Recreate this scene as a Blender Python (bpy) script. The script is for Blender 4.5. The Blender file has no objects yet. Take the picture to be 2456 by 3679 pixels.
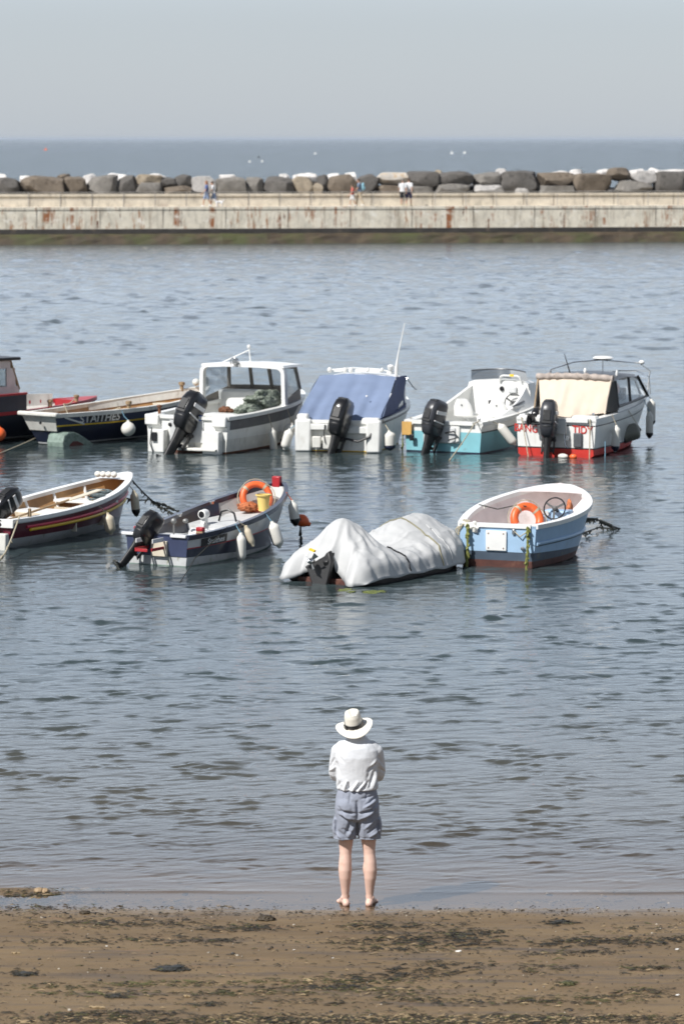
import bpy, bmesh, math, random
import numpy as np
from mathutils import Vector, Matrix, Euler
R = math.radians
random.seed(7)
rng = np.random.default_rng(11)
scene = bpy.context.scene
col = scene.collection

# ------------------------------------------------------------------ camera, world, sun, exposure
FPX, CAMH, CX, CY, HORIZON = 12500.0, 7.0, 1228.0, 1839.5, 497.0      # photograph pixels (2456 x 3679)
PITCH = math.atan((CY - HORIZON) / FPX)
cam_data = bpy.data.cameras.new('camera')
cam = bpy.data.objects.new('camera', cam_data); col.objects.link(cam)
cam.location = (0, 0, CAMH); cam.rotation_euler = (math.pi / 2 - PITCH, 0, 0)
cam_data.sensor_fit = 'VERTICAL'; cam_data.sensor_height = 36.0; cam_data.sensor_width = 24.0
cam_data.lens = FPX / 3679.0 * 36.0
cam_data.clip_start = 0.5; cam_data.clip_end = 200000.0
cam_data.dof.use_dof = True; cam_data.dof.focus_distance = 41.0; cam_data.dof.aperture_fstop = 3.8
scene.camera = cam

SUN_AZ, SUN_EL = R(48), R(47)                  # behind the photographer's left shoulder
S = Vector((-math.sin(SUN_AZ) * math.cos(SUN_EL), -math.cos(SUN_AZ) * math.cos(SUN_EL), math.sin(SUN_EL)))
world = bpy.data.worlds.new('World'); scene.world = world; world.use_nodes = True
wn = world.node_tree.nodes; wl = world.node_tree.links
sky = wn.new('ShaderNodeTexSky'); sky.sky_type = 'NISHITA'; sky.sun_disc = False
sky.sun_elevation = SUN_EL; sky.sun_rotation = math.atan2(S.x, S.y) % (2 * math.pi)
sky.air_density = 1.0; sky.dust_density = 0.6; sky.ozone_density = 2.0
bg = wn['Background']; bg.inputs['Strength'].default_value = 0.085
# pale haze veil thinning overhead; bright low band in front shaped to lighten the water
def wnode(t, **k):
    q = wn.new(t)
    for a_, v_ in k.items(): setattr(q, a_, v_)
    return q
wtc = wn.new('ShaderNodeTexCoord'); wsp = wn.new('ShaderNodeSeparateXYZ'); wl.new(wtc.outputs['Generated'], wsp.inputs[0])
def wrange(src, a_, b_, c_, d_, smooth=True):
    q = wn.new('ShaderNodeMapRange'); q.interpolation_type = 'SMOOTHSTEP' if smooth else 'LINEAR'
    q.inputs[1].default_value = a_; q.inputs[2].default_value = b_; q.inputs[3].default_value = c_; q.inputs[4].default_value = d_
    wl.new(src, q.inputs[0]); return q.outputs[0]
up1 = wrange(wsp.outputs[2], 0.03, 0.09, 0.95, 1.85); up2 = wrange(wsp.outputs[2], 0.28, 0.65, 1.0, 0.30)
side = wrange(wsp.outputs[1], 0.05, 0.90, 0.42, 1.0)
def wmath(op, a_, b_):
    q = wn.new('ShaderNodeMath'); q.operation = op; wl.new(a_, q.inputs[0]); wl.new(b_, q.inputs[1]); return q.outputs[0]
vfac = wmath('MULTIPLY', wmath('MULTIPLY', up1, up2), side)
vcol = wn.new('ShaderNodeMix'); vcol.data_type = 'RGBA'; vcol.blend_type = 'MULTIPLY'; vcol.inputs[0].default_value = 1
vcol.inputs[6].default_value = (5.85, 6.5, 7.5, 1); wl.new(vfac, vcol.inputs[7])
veil = wn.new('ShaderNodeMix'); veil.data_type = 'RGBA'; veil.inputs[0].default_value = 0.72
wl.new(sky.outputs['Color'], veil.inputs[6]); wl.new(vcol.outputs[2], veil.inputs[7]); wl.new(veil.outputs[2], bg.inputs['Color'])
sd = bpy.data.lights.new('sun', 'SUN'); sd.energy = 4.9; sd.angle = R(0.5); sd.color = (1.0, 0.975, 0.94)
sun = bpy.data.objects.new('sun', sd); col.objects.link(sun)
sun.rotation_euler = S.to_track_quat('Z', 'Y').to_euler(); sun.location = S * 60
vs = scene.view_settings
vs.view_transform = 'Standard'; vs.look = 'None'; vs.exposure = 0.20; vs.gamma = 1.0; vs.use_curve_mapping = False
scene.cycles.max_bounces = 8; scene.cycles.transparent_max_bounces = 12
scene.cycles.caustics_reflective = False; scene.cycles.caustics_refractive = False
scene.cycles.use_denoising = True
scene.render.filter_size = 1.15
scene.cycles.sample_clamp_indirect = 6.0

def at(px, py, z=0.0):
    """world point seen at a photograph pixel, on the horizontal plane z"""
    xc = (px - CX) / FPX; yc = -(py - CY) / FPX
    c, s = math.cos(PITCH), math.sin(PITCH)
    d = Vector((xc, c + yc * s, -s + yc * c))
    t = (z - CAMH) / d.z
    return Vector((d.x * t, d.y * t, z))

# ------------------------------------------------------------------ materials
def mat(name, c, rough=0.5, metal=0.0, var=0.12, vs_=4.0, bump=0.0, bs=30.0, dirt=None, ds=2.5, dthr=0.55, dsoft=0.12,
        stretch=(1, 1, 1), coat=0.0, spec=0.5, trans=0.0, sheen=0.0, bump2=None):
    m = bpy.data.materials.new(name); m.use_nodes = True
    n, l = m.node_tree.nodes, m.node_tree.links
    b = n['Principled BSDF']
    b.inputs['Roughness'].default_value = rough; b.inputs['Metallic'].default_value = metal
    b.inputs['Specular IOR Level'].default_value = spec
    if coat: b.inputs['Coat Weight'].default_value = coat; b.inputs['Coat Roughness'].default_value = 0.12
    if sheen: b.inputs['Sheen Weight'].default_value = sheen
    if trans: b.inputs['Transmission Weight'].default_value = trans
    tc = n.new('ShaderNodeTexCoord')
    nz = n.new('ShaderNodeTexNoise'); nz.inputs['Scale'].default_value = vs_; nz.inputs['Detail'].default_value = 5
    l.new(tc.outputs['Object'], nz.inputs['Vector'])
    mr = n.new('ShaderNodeMapRange'); mr.inputs[1].default_value = 0.3; mr.inputs[2].default_value = 0.7
    mr.inputs[3].default_value = 1 - var; mr.inputs[4].default_value = 1 + var * 0.6
    l.new(nz.outputs['Fac'], mr.inputs[0])
    mul = n.new('ShaderNodeMix'); mul.data_type = 'RGBA'; mul.blend_type = 'MULTIPLY'; mul.inputs[0].default_value = 1
    mul.inputs[6].default_value = (*c, 1); l.new(mr.outputs[0], mul.inputs[7])
    last = mul.outputs[2]
    if dirt:
        mp = n.new('ShaderNodeMapping'); mp.inputs['Scale'].default_value = stretch; l.new(tc.outputs['Object'], mp.inputs['Vector'])
        n2 = n.new('ShaderNodeTexNoise'); n2.inputs['Scale'].default_value = ds; n2.inputs['Detail'].default_value = 7; n2.inputs['Roughness'].default_value = 0.65
        l.new(mp.outputs[0], n2.inputs['Vector'])
        m2 = n.new('ShaderNodeMapRange'); m2.inputs[1].default_value = dthr; m2.inputs[2].default_value = dthr + dsoft
        l.new(n2.outputs['Fac'], m2.inputs[0])
        mx = n.new('ShaderNodeMix'); mx.data_type = 'RGBA'; l.new(m2.outputs[0], mx.inputs[0]); l.new(last, mx.inputs[6]); mx.inputs[7].default_value = (*dirt, 1)
        last = mx.outputs[2]
    l.new(last, b.inputs['Base Color'])
    if bump:
        n3 = n.new('ShaderNodeTexNoise'); n3.inputs['Scale'].default_value = bs; n3.inputs['Detail'].default_value = 6
        l.new(tc.outputs['Object'], n3.inputs['Vector'])
        bp = n.new('ShaderNodeBump'); bp.inputs['Strength'].default_value = bump; bp.inputs['Distance'].default_value = 0.02
        l.new(n3.outputs['Fac'], bp.inputs['Height']); l.new(bp.outputs[0], b.inputs['Normal'])
    return m

def glass(name, tint=(0.93, 0.95, 0.96), fac=0.88, rough=0.03):
    m = bpy.data.materials.new(name); m.use_nodes = True
    n, l = m.node_tree.nodes, m.node_tree.links
    n.remove(n['Principled BSDF'])
    t = n.new('ShaderNodeBsdfTransparent'); t.inputs[0].default_value = (*tint, 1)
    g = n.new('ShaderNodeBsdfGlossy'); g.inputs['Roughness'].default_value = rough; g.inputs[0].default_value = (0.9, 0.92, 0.95, 1)
    fr = n.new('ShaderNodeFresnel'); fr.inputs[0].default_value = 1.5
    ad = n.new('ShaderNodeMath'); ad.operation = 'MULTIPLY_ADD'; ad.inputs[1].default_value = 0.45; ad.inputs[2].default_value = (1 - fac) * .4; ad.use_clamp = True
    l.new(fr.outputs[0], ad.inputs[0])
    mx = n.new('ShaderNodeMixShader'); l.new(ad.outputs[0], mx.inputs[0]); l.new(t.outputs[0], mx.inputs[1]); l.new(g.outputs[0], mx.inputs[2])
    l.new(mx.outputs[0], n['Material Output'].inputs['Surface'])
    return m

M = {}
M['white'] = mat('white_gelcoat', (0.78, 0.78, 0.75), 0.32, var=0.08, dirt=(0.52, 0.5, 0.44), ds=2.2, dthr=0.6, dsoft=.2, stretch=(2.5, 2.5, 0.7))
M['white_clean'] = mat('white_paint', (0.80, 0.80, 0.78), 0.35, var=0.06)
M['white_worn'] = mat('worn_white_paint', (0.70, 0.69, 0.64), 0.5, var=0.14, dirt=(0.36, 0.33, 0.27), ds=3, dthr=0.57, dsoft=.2, stretch=(3, 3, 0.6), bump=.15)
M['grey_white'] = mat('grey_white_paint', (0.60, 0.61, 0.61), 0.45, var=0.12, dirt=(0.38, 0.37, 0.33), ds=3, dthr=0.58, dsoft=.2)
M['boot_grey'] = mat('weedy_grey_bottom', (0.52, 0.53, 0.53), 0.55, var=0.15, dirt=(0.20, 0.21, 0.12), ds=4, dthr=0.55, dsoft=.2, stretch=(2, 2, 1))
M['navy'] = mat('navy_paint', (0.016, 0.021, 0.046), 0.3, var=0.2, dirt=(0.06, 0.065, 0.085), ds=3, dthr=0.62, dsoft=.2, coat=.3)
M['navy_light'] = mat('blue_navy_paint', (0.045, 0.058, 0.115), 0.35, var=0.15, dirt=(0.08, 0.09, 0.13), ds=3, dthr=0.6, dsoft=.2)
M['black'] = mat('black_paint', (0.010, 0.010, 0.012), 0.4, var=0.2)
M['red'] = mat('red_paint', (0.40, 0.022, 0.030), 0.4, var=0.15)
M['antifoul_red'] = mat('red_antifouling', (0.55, 0.030, 0.020), 0.55, var=0.15, dirt=(0.30, 0.04, 0.03), ds=4, dthr=.6)
M['antifoul_brown'] = mat('brown_antifouling', (0.085, 0.030, 0.022), 0.6, var=0.3, vs_=9, dirt=(0.14, 0.06, 0.04), ds=6, dthr=.55)
M['maroon'] = mat('maroon_paint', (0.135, 0.013, 0.030), 0.28, var=0.15, coat=.4)
M['stripe_red'] = mat('crimson_stripe_paint', (0.66, 0.020, 0.065), 0.35, var=0.08)
M['yellow'] = mat('yellow_stripe_paint', (0.88, 0.58, 0.03), 0.4, var=0.08)
M['turq'] = mat('turquoise_paint', (0.22, 0.50, 0.56), 0.4, var=0.08, dirt=(0.20, 0.38, 0.41), ds=3, dthr=.62)
M['sky_blue'] = mat('pale_blue_paint', (0.36, 0.53, 0.72), 0.4, var=0.08, dirt=(0.29, 0.42, 0.55), ds=3, dthr=.6)
M['slate_blue'] = mat('slate_blue_paint', (0.06, 0.085, 0.12), 0.5, var=0.2, dirt=(0.12, 0.12, 0.11), ds=5, dthr=.58)
M['grey_band'] = mat('grey_rubbing_band', (0.085, 0.09, 0.10), 0.5, var=0.2, dirt=(0.25, 0.25, 0.25), ds=5, dthr=.64)
M['tan'] = mat('tan_inside_paint', (0.46, 0.26, 0.11), 0.5, var=0.2, dirt=(0.28, 0.16, 0.08), ds=3, dthr=.57, dsoft=.2)
M['cream'] = mat('cream_inside_paint', (0.66, 0.60, 0.48), 0.5, var=0.12, dirt=(0.42, 0.35, 0.25), ds=3, dthr=.58, dsoft=.2)
M['pink_white'] = mat('faded_white_inside_paint', (0.78, 0.71, 0.69), 0.5, var=0.1, dirt=(0.50, 0.42, 0.38), ds=3, dthr=.58, dsoft=.2)
M['grey_floor'] = mat('grey_deck_paint', (0.50, 0.50, 0.48), 0.55, var=0.14, dirt=(0.26, 0.25, 0.22), ds=3.5, dthr=.58, dsoft=.2)
M['engine'] = mat('black_engine_casing', (0.012, 0.012, 0.014), 0.28, var=0.2, coat=.3)
M['engine_matt'] = mat('black_engine_leg', (0.014, 0.014, 0.015), 0.5, var=0.3, dirt=(0.07, 0.07, 0.06), ds=8, dthr=.62)
M['engine_grey'] = mat('dark_grey_engine_casing', (0.045, 0.047, 0.055), 0.35, var=0.15)
M['steel'] = mat('brushed_steel', (0.62, 0.62, 0.62), 0.25, metal=1.0, var=0.1)
M['prop'] = mat('dull_propeller_metal', (0.30, 0.30, 0.29), 0.55, metal=.6, var=.2)
M['decal'] = mat('white_decal', (0.75, 0.75, 0.75), 0.4, var=0.04)
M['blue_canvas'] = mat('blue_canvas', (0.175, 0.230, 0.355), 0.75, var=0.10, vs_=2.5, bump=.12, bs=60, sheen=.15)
M['cream_canvas'] = mat('cream_canvas', (0.66, 0.565, 0.46), 0.8, var=0.08, dirt=(0.50, 0.42, 0.33), ds=2, dthr=.6, dsoft=.25, bump=.12, bs=50)
M['grey_canvas'] = mat('weathered_canvas_roll', (0.42, 0.36, 0.32), 0.85, var=0.3, vs_=9, dirt=(0.20, 0.16, 0.13), ds=8, dthr=.56, bump=.3)
M['dark_canvas'] = mat('dark_window_canvas', (0.08, 0.075, 0.07), 0.7, var=0.3)
M['tarp'] = mat('white_tarpaulin', (0.51, 0.515, 0.515), 0.6, var=0.05, dirt=(0.55, 0.53, 0.49), ds=2.2, dthr=.62, dsoft=.25, bump=.10, bs=22)
M['fender'] = mat('white_fender_vinyl', (0.76, 0.74, 0.68), 0.42, var=0.08, dirt=(0.52, 0.46, 0.33), ds=6, dthr=.6, dsoft=.2)
M['fender_dirty'] = mat('stained_fender_vinyl', (0.66, 0.58, 0.44), 0.5, var=0.15, dirt=(0.42, 0.33, 0.20), ds=7, dthr=.52, dsoft=.2)
M['orange'] = mat('orange_buoy_plastic', (0.82, 0.14, 0.035), 0.42, var=0.10, dirt=(0.75, 0.24, 0.12), ds=6, dthr=.6)
M['yellow_plastic'] = mat('yellow_bucket_plastic', (0.78, 0.58, 0.18), 0.45, var=0.08)
M['rope_dark'] = mat('wet_dark_rope', (0.028, 0.030, 0.024), 0.7, var=0.4, vs_=30)
M['rope_pale'] = mat('pale_rope', (0.46, 0.41, 0.30), 0.8, var=0.25, vs_=40)
M['rope_blue'] = mat('blue_twine', (0.20, 0.38, 0.50), 0.7, var=0.2, vs_=40)
M['rope_green'] = mat('weedy_yellow_green_rope', (0.19, 0.20, 0.045), 0.75, var=0.4, vs_=25)
M['net'] = mat('grey_green_fishing_net', (0.17, 0.20, 0.16), 0.85, var=0.6, vs_=14, dirt=(0.40, 0.41, 0.36), ds=11, dthr=.54, bump=.6, bs=30)
M['rope_coil'] = mat('blue_grey_rope', (0.13, 0.17, 0.18), 0.8, var=0.5, vs_=25)
M['rust'] = mat('rusty_iron', (0.16, 0.065, 0.03), 0.8, var=0.4, vs_=12)
M['wood'] = mat('weathered_timber', (0.34, 0.24, 0.14), 0.7, var=0.3, vs_=7, bump=.2)
M['wood_plate'] = mat('varnished_yellow_timber', (0.60, 0.36, 0.11), 0.5, var=0.2, vs_=6)
M['glass'] = glass('window_glass')
M['glass_smoke'] = glass('smoked_windscreen', (0.32, 0.34, 0.36), 0.86)
M['tunnel_red'] = mat('dark_red_tunnel_paint', (0.10, 0.018, 0.016), 0.6, var=0.3)
M['fender_grey'] = mat('grey_green_fender', (0.20, 0.20, 0.17), 0.5, var=.2)
M['wood_grey'] = mat('grey_brown_frame', (0.27, 0.245, 0.215), 0.6, var=.15)
M['tube_grey'] = mat('dark_grey_rubber', (0.045, 0.040, 0.040), 0.6, var=.3)
M['orange_rope'] = mat('faded_orange_rope', (0.52, 0.16, 0.06), 0.8, var=.5, vs_=18, dirt=(0.10, 0.06, 0.04), ds=16, dthr=.54)
M['rope_olive'] = mat('olive_rope', (0.25, 0.23, 0.15), .8, var=.2)
M['weed_green'] = mat('yellow_green_weed', (0.13, 0.155, 0.03), .6, var=.5, vs_=20)
M['screen'] = mat('dark_screen', (0.03, 0.03, 0.035), 0.2, var=0.1)
M['green_patina'] = mat('patchy_green_tunnel_paint', (0.22, 0.29, 0.25), 0.6, var=0.3, vs_=9, dirt=(0.10, 0.15, 0.12), ds=7, dthr=.55)

# ------------------------------------------------------------------ mesh builder
class MB:
    def __init__(s): s.v = []; s.f = []; s.m = []
    def add(s, verts, faces, m=0):
        o = len(s.v); s.v += [tuple(p) for p in verts]
        for f in faces: s.f.append(tuple(i + o for i in f)); s.m.append(m)
        return s
    def box(s, c, d, rot=None, m=0, taper=(1, 1)):
        hx, hy, hz = d[0] / 2, d[1] / 2, d[2] / 2
        p = [Vector((x * hx * (taper[0] if z > 0 else 1), y * hy * (taper[1] if z > 0 else 1), z * hz)) for z in (-1, 1) for y in (-1, 1) for x in (-1, 1)]
        if rot is not None:
            q = Euler(rot).to_matrix(); p = [q @ v for v in p]
        c = Vector(c); p = [v + c for v in p]
        return s.add(p, [(0, 2, 3, 1), (4, 5, 7, 6), (0, 1, 5, 4), (2, 6, 7, 3), (1, 3, 7, 5), (0, 4, 6, 2)], m)
    def loft(s, rings, m=0, cap=True, close=True):
        n = len(rings[0]); o = len(s.v)
        for r in rings: s.v += [tuple(p) for p in r]
        for i in range(len(rings) - 1):
            for j in range(n if close else n - 1):
                a, b = o + i * n + j, o + i * n + (j + 1) % n
                s.f.append((a, b, b + n, a + n)); s.m.append(m)
        if cap and close:
            s.f.append(tuple(o + j for j in reversed(range(n)))); s.m.append(m)
            e = o + (len(rings) - 1) * n
            s.f.append(tuple(e + j for j in range(n))); s.m.append(m)
        return s
    def tube(s, pts, r, seg=8, m=0, close=False):
        pts = [Vector(p) for p in pts]; n = len(pts)
        rr = r if isinstance(r, (list, tuple)) else [r] * n
        rings = []; up = Vector((0, 0, 1)); prev = None
        for i in range(n):
            if close: t = pts[(i + 1) % n] - pts[i - 1]
            else: t = pts[min(i + 1, n - 1)] - pts[max(i - 1, 0)]
            if t.length < 1e-9: t = Vector((0, 0, 1))
            t.normalize()
            if prev is None:
                a = up if abs(t.z) < 0.95 else Vector((1, 0, 0))
                x = t.cross(a).normalized()
            else:
                x = prev - t * prev.dot(t)
                x = x.normalized() if x.length > 1e-6 else t.orthogonal().normalized()
            prev = x; y = t.cross(x)
            rings.append([pts[i] + (x * math.cos(2 * math.pi * k / seg) + y * math.sin(2 * math.pi * k / seg)) * rr[i] for k in range(seg)])
        if close: rings.append(rings[0])
        return s.loft(rings, m, cap=not close)
    def lathe(s, prof, seg=20, m=0, c=(0, 0, 0), axis='z', sx=1, sy=1):
        rings = []
        for r, z in prof:
            ring = []
            for k in range(seg):
                a = 2 * math.pi * k / seg
                x, y = r * math.cos(a) * sx, r * math.sin(a) * sy
                p = (x, y, z) if axis == 'z' else ((x, z, y) if axis == 'y' else (z, x, y))
                ring.append((p[0] + c[0], p[1] + c[1], p[2] + c[2]))
            rings.append(ring)
        return s.loft(rings, m)
    def ell(s, c, d, m=0, seg=16, rings=9, rot=None):
        q = Euler(rot).to_matrix() if rot is not None else Matrix.Identity(3)
        c = Vector(c); rs = []
        for i in range(rings + 1):
            t = math.pi * (i + 0.02) / (rings + 0.04)
            rs.append([q @ Vector((d[0] * math.sin(t) * math.cos(2 * math.pi * k / seg), d[1] * math.sin(t) * math.sin(2 * math.pi * k / seg), -d[2] * math.cos(t))) + c for k in range(seg)])
        return s.loft(rs, m)
    def torus(s, c, R_, r, rot=(0, 0, 0), seg=36, m=0, sm=10, a0=0, a1=2 * math.pi):
        q = Euler(rot).to_matrix(); full = abs(a1 - a0 - 2 * math.pi) < 1e-6
        n = seg if full else seg + 1
        pts = [Vector(c) + q @ Vector((R_ * math.cos(a0 + (a1 - a0) * k / seg), R_ * math.sin(a0 + (a1 - a0) * k / seg), 0)) for k in range(n)]
        return s.tube(pts, r, sm, m, close=full)
    def quad(s, a, b, c, d, m=0): return s.add([a, b, c, d], [(0, 1, 2, 3)], m)
    def slab(s, poly, n, m=0):
        """polygon thickened by vector n"""
        n = Vector(n); p = [Vector(q) for q in poly]; k = len(p)
        f = [tuple(reversed(range(k))), tuple(range(k, 2 * k))] + [(i, (i + 1) % k, (i + 1) % k + k, i + k) for i in range(k)]
        return s.add(p + [q + n for q in p], f, m)
    def build(s, name, mats, parent=None, smooth=True, bevel=0, ang=38, fix=True, subsurf=0):
        me = bpy.data.meshes.new(name)
        me.from_pydata(s.v, [], s.f)
        if not isinstance(mats, (list, tuple)): mats = [mats]
        for mm in mats: me.materials.append(mm)
        me.polygons.foreach_set('material_index', np.array(s.m, dtype=np.int32))
        if fix:
            b = bmesh.new(); b.from_mesh(me)
            bmesh.ops.remove_doubles(b, verts=b.verts, dist=1e-5)
            bmesh.ops.recalc_face_normals(b, faces=b.faces); b.to_mesh(me); b.free()
        if smooth:
            me.shade_smooth(); me.set_sharp_from_angle(angle=R(ang))
        me.update()
        o = bpy.data.objects.new(name, me); col.objects.link(o)
        if parent is not None: o.parent = parent
        if bevel:
            bv = o.modifiers.new('bevel', 'BEVEL'); bv.width = bevel; bv.segments = 2; bv.limit_method = 'ANGLE'; bv.angle_limit = R(50)
        if subsurf:
            ss = o.modifiers.new('subsurf', 'SUBSURF'); ss.levels = subsurf; ss.render_levels = subsurf
        return o

def tag(o, label=None, cat=None, group=None, kind=None):
    if label: o['label'] = label
    if cat: o['category'] = cat
    if group: o['group'] = group
    if kind: o['kind'] = kind
    return o
def thing(name, label, cat, loc=(0, 0, 0), rotz=0.0, group=None):
    o = bpy.data.objects.new(name, None); col.objects.link(o)
    o.location = loc; o.rotation_euler = (0, 0, rotz)
    return tag(o, label, cat, group)
def empty_part(name, parent, loc=(0, 0, 0), rot=(0, 0, 0), scale=1.0):
    o = bpy.data.objects.new(name, None); col.objects.link(o)
    o.parent = parent; o.location = loc; o.rotation_euler = rot; o.scale = (scale,) * 3
    return o
def W(root, p):
    """boat-local point to world"""
    return Matrix.LocRotScale(root.location, root.rotation_euler, root.scale) @ Vector(p)

def text_mesh(s, size):
    cu = bpy.data.curves.new('text', 'FONT'); cu.body = s; cu.size = size; cu.align_x = 'CENTER'; cu.align_y = 'CENTER'
    cu.offset = size * 0.018; cu.resolution_u = 3
    o = bpy.data.objects.new('text', cu); col.objects.link(o)
    dg = bpy.context.evaluated_depsgraph_get()
    me = bpy.data.meshes.new_from_object(o.evaluated_get(dg))
    v = [tuple(p.co) for p in me.vertices]; f = [tuple(p.vertices) for p in me.polygons]
    bpy.data.objects.remove(o); bpy.data.curves.remove(cu); bpy.data.meshes.remove(me)
    return v, f
def text_on(s, size, fn, name, m, parent, sx=1.0):
    """text laid on a surface: fn(tx, ty) -> point"""
    v, f = text_mesh(s, size)
    b = MB(); b.add([fn(p[0] * sx, p[1]) for p in v], f)
    return b.build(name, m, parent, smooth=False, fix=False)

def remesh_obj(mb, voxel, smooth_it=4, smooth_f=0.5):
    """union of overlapping closed shells as one continuous mesh"""
    o = mb.build('tmp', M['white'], None, smooth=False)
    r = o.modifiers.new('r', 'REMESH'); r.mode = 'VOXEL'; r.voxel_size = voxel; r.adaptivity = 0
    if smooth_it:
        s_ = o.modifiers.new('s', 'SMOOTH'); s_.factor = smooth_f; s_.iterations = smooth_it
    dg = bpy.context.evaluated_depsgraph_get(); dg.update()
    me = bpy.data.meshes.new_from_object(o.evaluated_get(dg))
    old = o.data; bpy.data.objects.remove(o); bpy.data.meshes.remove(old)
    return me
def mesh_obj(name, me, m, parent=None):
    me.name = name
    me.materials.clear()
    for mm in (m if isinstance(m, (list, tuple)) else [m]): me.materials.append(mm)
    me.polygons.foreach_set('material_index', np.zeros(len(me.polygons), dtype=np.int32))
    me.shade_smooth(); me.update()
    o = bpy.data.objects.new(name, me); col.objects.link(o)
    if parent is not None: o.parent = parent
    return o
def get_co(me):
    a = np.empty(len(me.vertices) * 3, dtype=np.float32); me.vertices.foreach_get('co', a); return a.reshape(-1, 3)
def get_no(me):
    a = np.empty(len(me.vertices) * 3, dtype=np.float32); me.vertices.foreach_get('normal', a); return a.reshape(-1, 3)
def set_co(me, a):
    me.vertices.foreach_set('co', a.astype(np.float32).ravel()); me.update()

def vnoise(x, y, seed=0):
    """smooth 2D value noise in 0..1"""
    xi = np.floor(x).astype(np.int64); yi = np.floor(y).astype(np.int64); fx = x - xi; fy = y - yi
    fx = fx * fx * (3 - 2 * fx); fy = fy * fy * (3 - 2 * fy)
    def h(a, b):
        n = (a * 374761393 + b * 668265263 + seed * 1442695041) & 0x7fffffff
        n = ((n ^ (n >> 13)) * 1274126177) & 0x7fffffff
        return ((n ^ (n >> 16)) & 0xffff) / 65535.0
    return (h(xi, yi) * (1 - fx) + h(xi + 1, yi) * fx) * (1 - fy) + (h(xi, yi + 1) * (1 - fx) + h(xi + 1, yi + 1) * fx) * fy
def fbm(x, y, o=4, seed=0):
    t = 0; a = 0.5; n = 0
    for i in range(o):
        t = t + a * vnoise(x * 2 ** i, y * 2 ** i, seed + i); n += a; a *= 0.5
    return t / n

# ------------------------------------------------------------------ the setting: sand, water, sea
SHORE = 31.32                                   # where still water meets the sand
def sand_z(x, y):
    d = SHORE - y
    edge = 0.16 * (fbm(x * 0.35 + 7, y * 0 + 1.3, 3, 5) - 0.5) * 2
    heap = np.exp(-((x + 3.05) / 0.62) ** 2 - ((y - 31.98) / 0.26) ** 2) * 0.070
    slope = np.where(d > 0, 0.045, 0.042)
    z = slope * (d + edge * np.exp(-(d / 1.2) ** 2))
    z = z + 0.010 * (fbm(x * 2.6, y * 3.0, 3, 15) - .5) * np.exp(-((d - .1) / .8) ** 2)
    z = z - 0.020 * np.exp(-((d + 0.55) / 0.55) ** 2) + 0.016 * np.exp(-((d + 0.02) / 0.25) ** 2) * 0
    return z + heap + 0.02 * (fbm(x * 0.8, y * 2.2, 3, 9) - 0.5) * np.clip(d + .3, 0, 1)

def grid_obj(name, X, Y, Z, m, smooth=True):
    ny, nx = X.shape
    co = np.stack([X, Y, Z], -1).reshape(-1, 3)
    i = np.arange(ny * nx).reshape(ny, nx)
    q = np.stack([i[:-1, :-1], i[:-1, 1:], i[1:, 1:], i[1:, :-1]], -1).reshape(-1, 4)
    me = bpy.data.meshes.new(name)
    me.vertices.add(len(co)); me.loops.add(q.size); me.polygons.add(len(q))
    me.vertices.foreach_set('co', co.astype(np.float32).ravel())
    me.loops.foreach_set('vertex_index', q.astype(np.int32).ravel())
    me.polygons.foreach_set('loop_start', (np.arange(len(q)) * 4).astype(np.int32))
    me.update(calc_edges=True); me.validate()
    me.materials.append(m)
    if smooth: me.shade_smooth()
    o = bpy.data.objects.new(name, me); col.objects.link(o)
    return o

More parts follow.
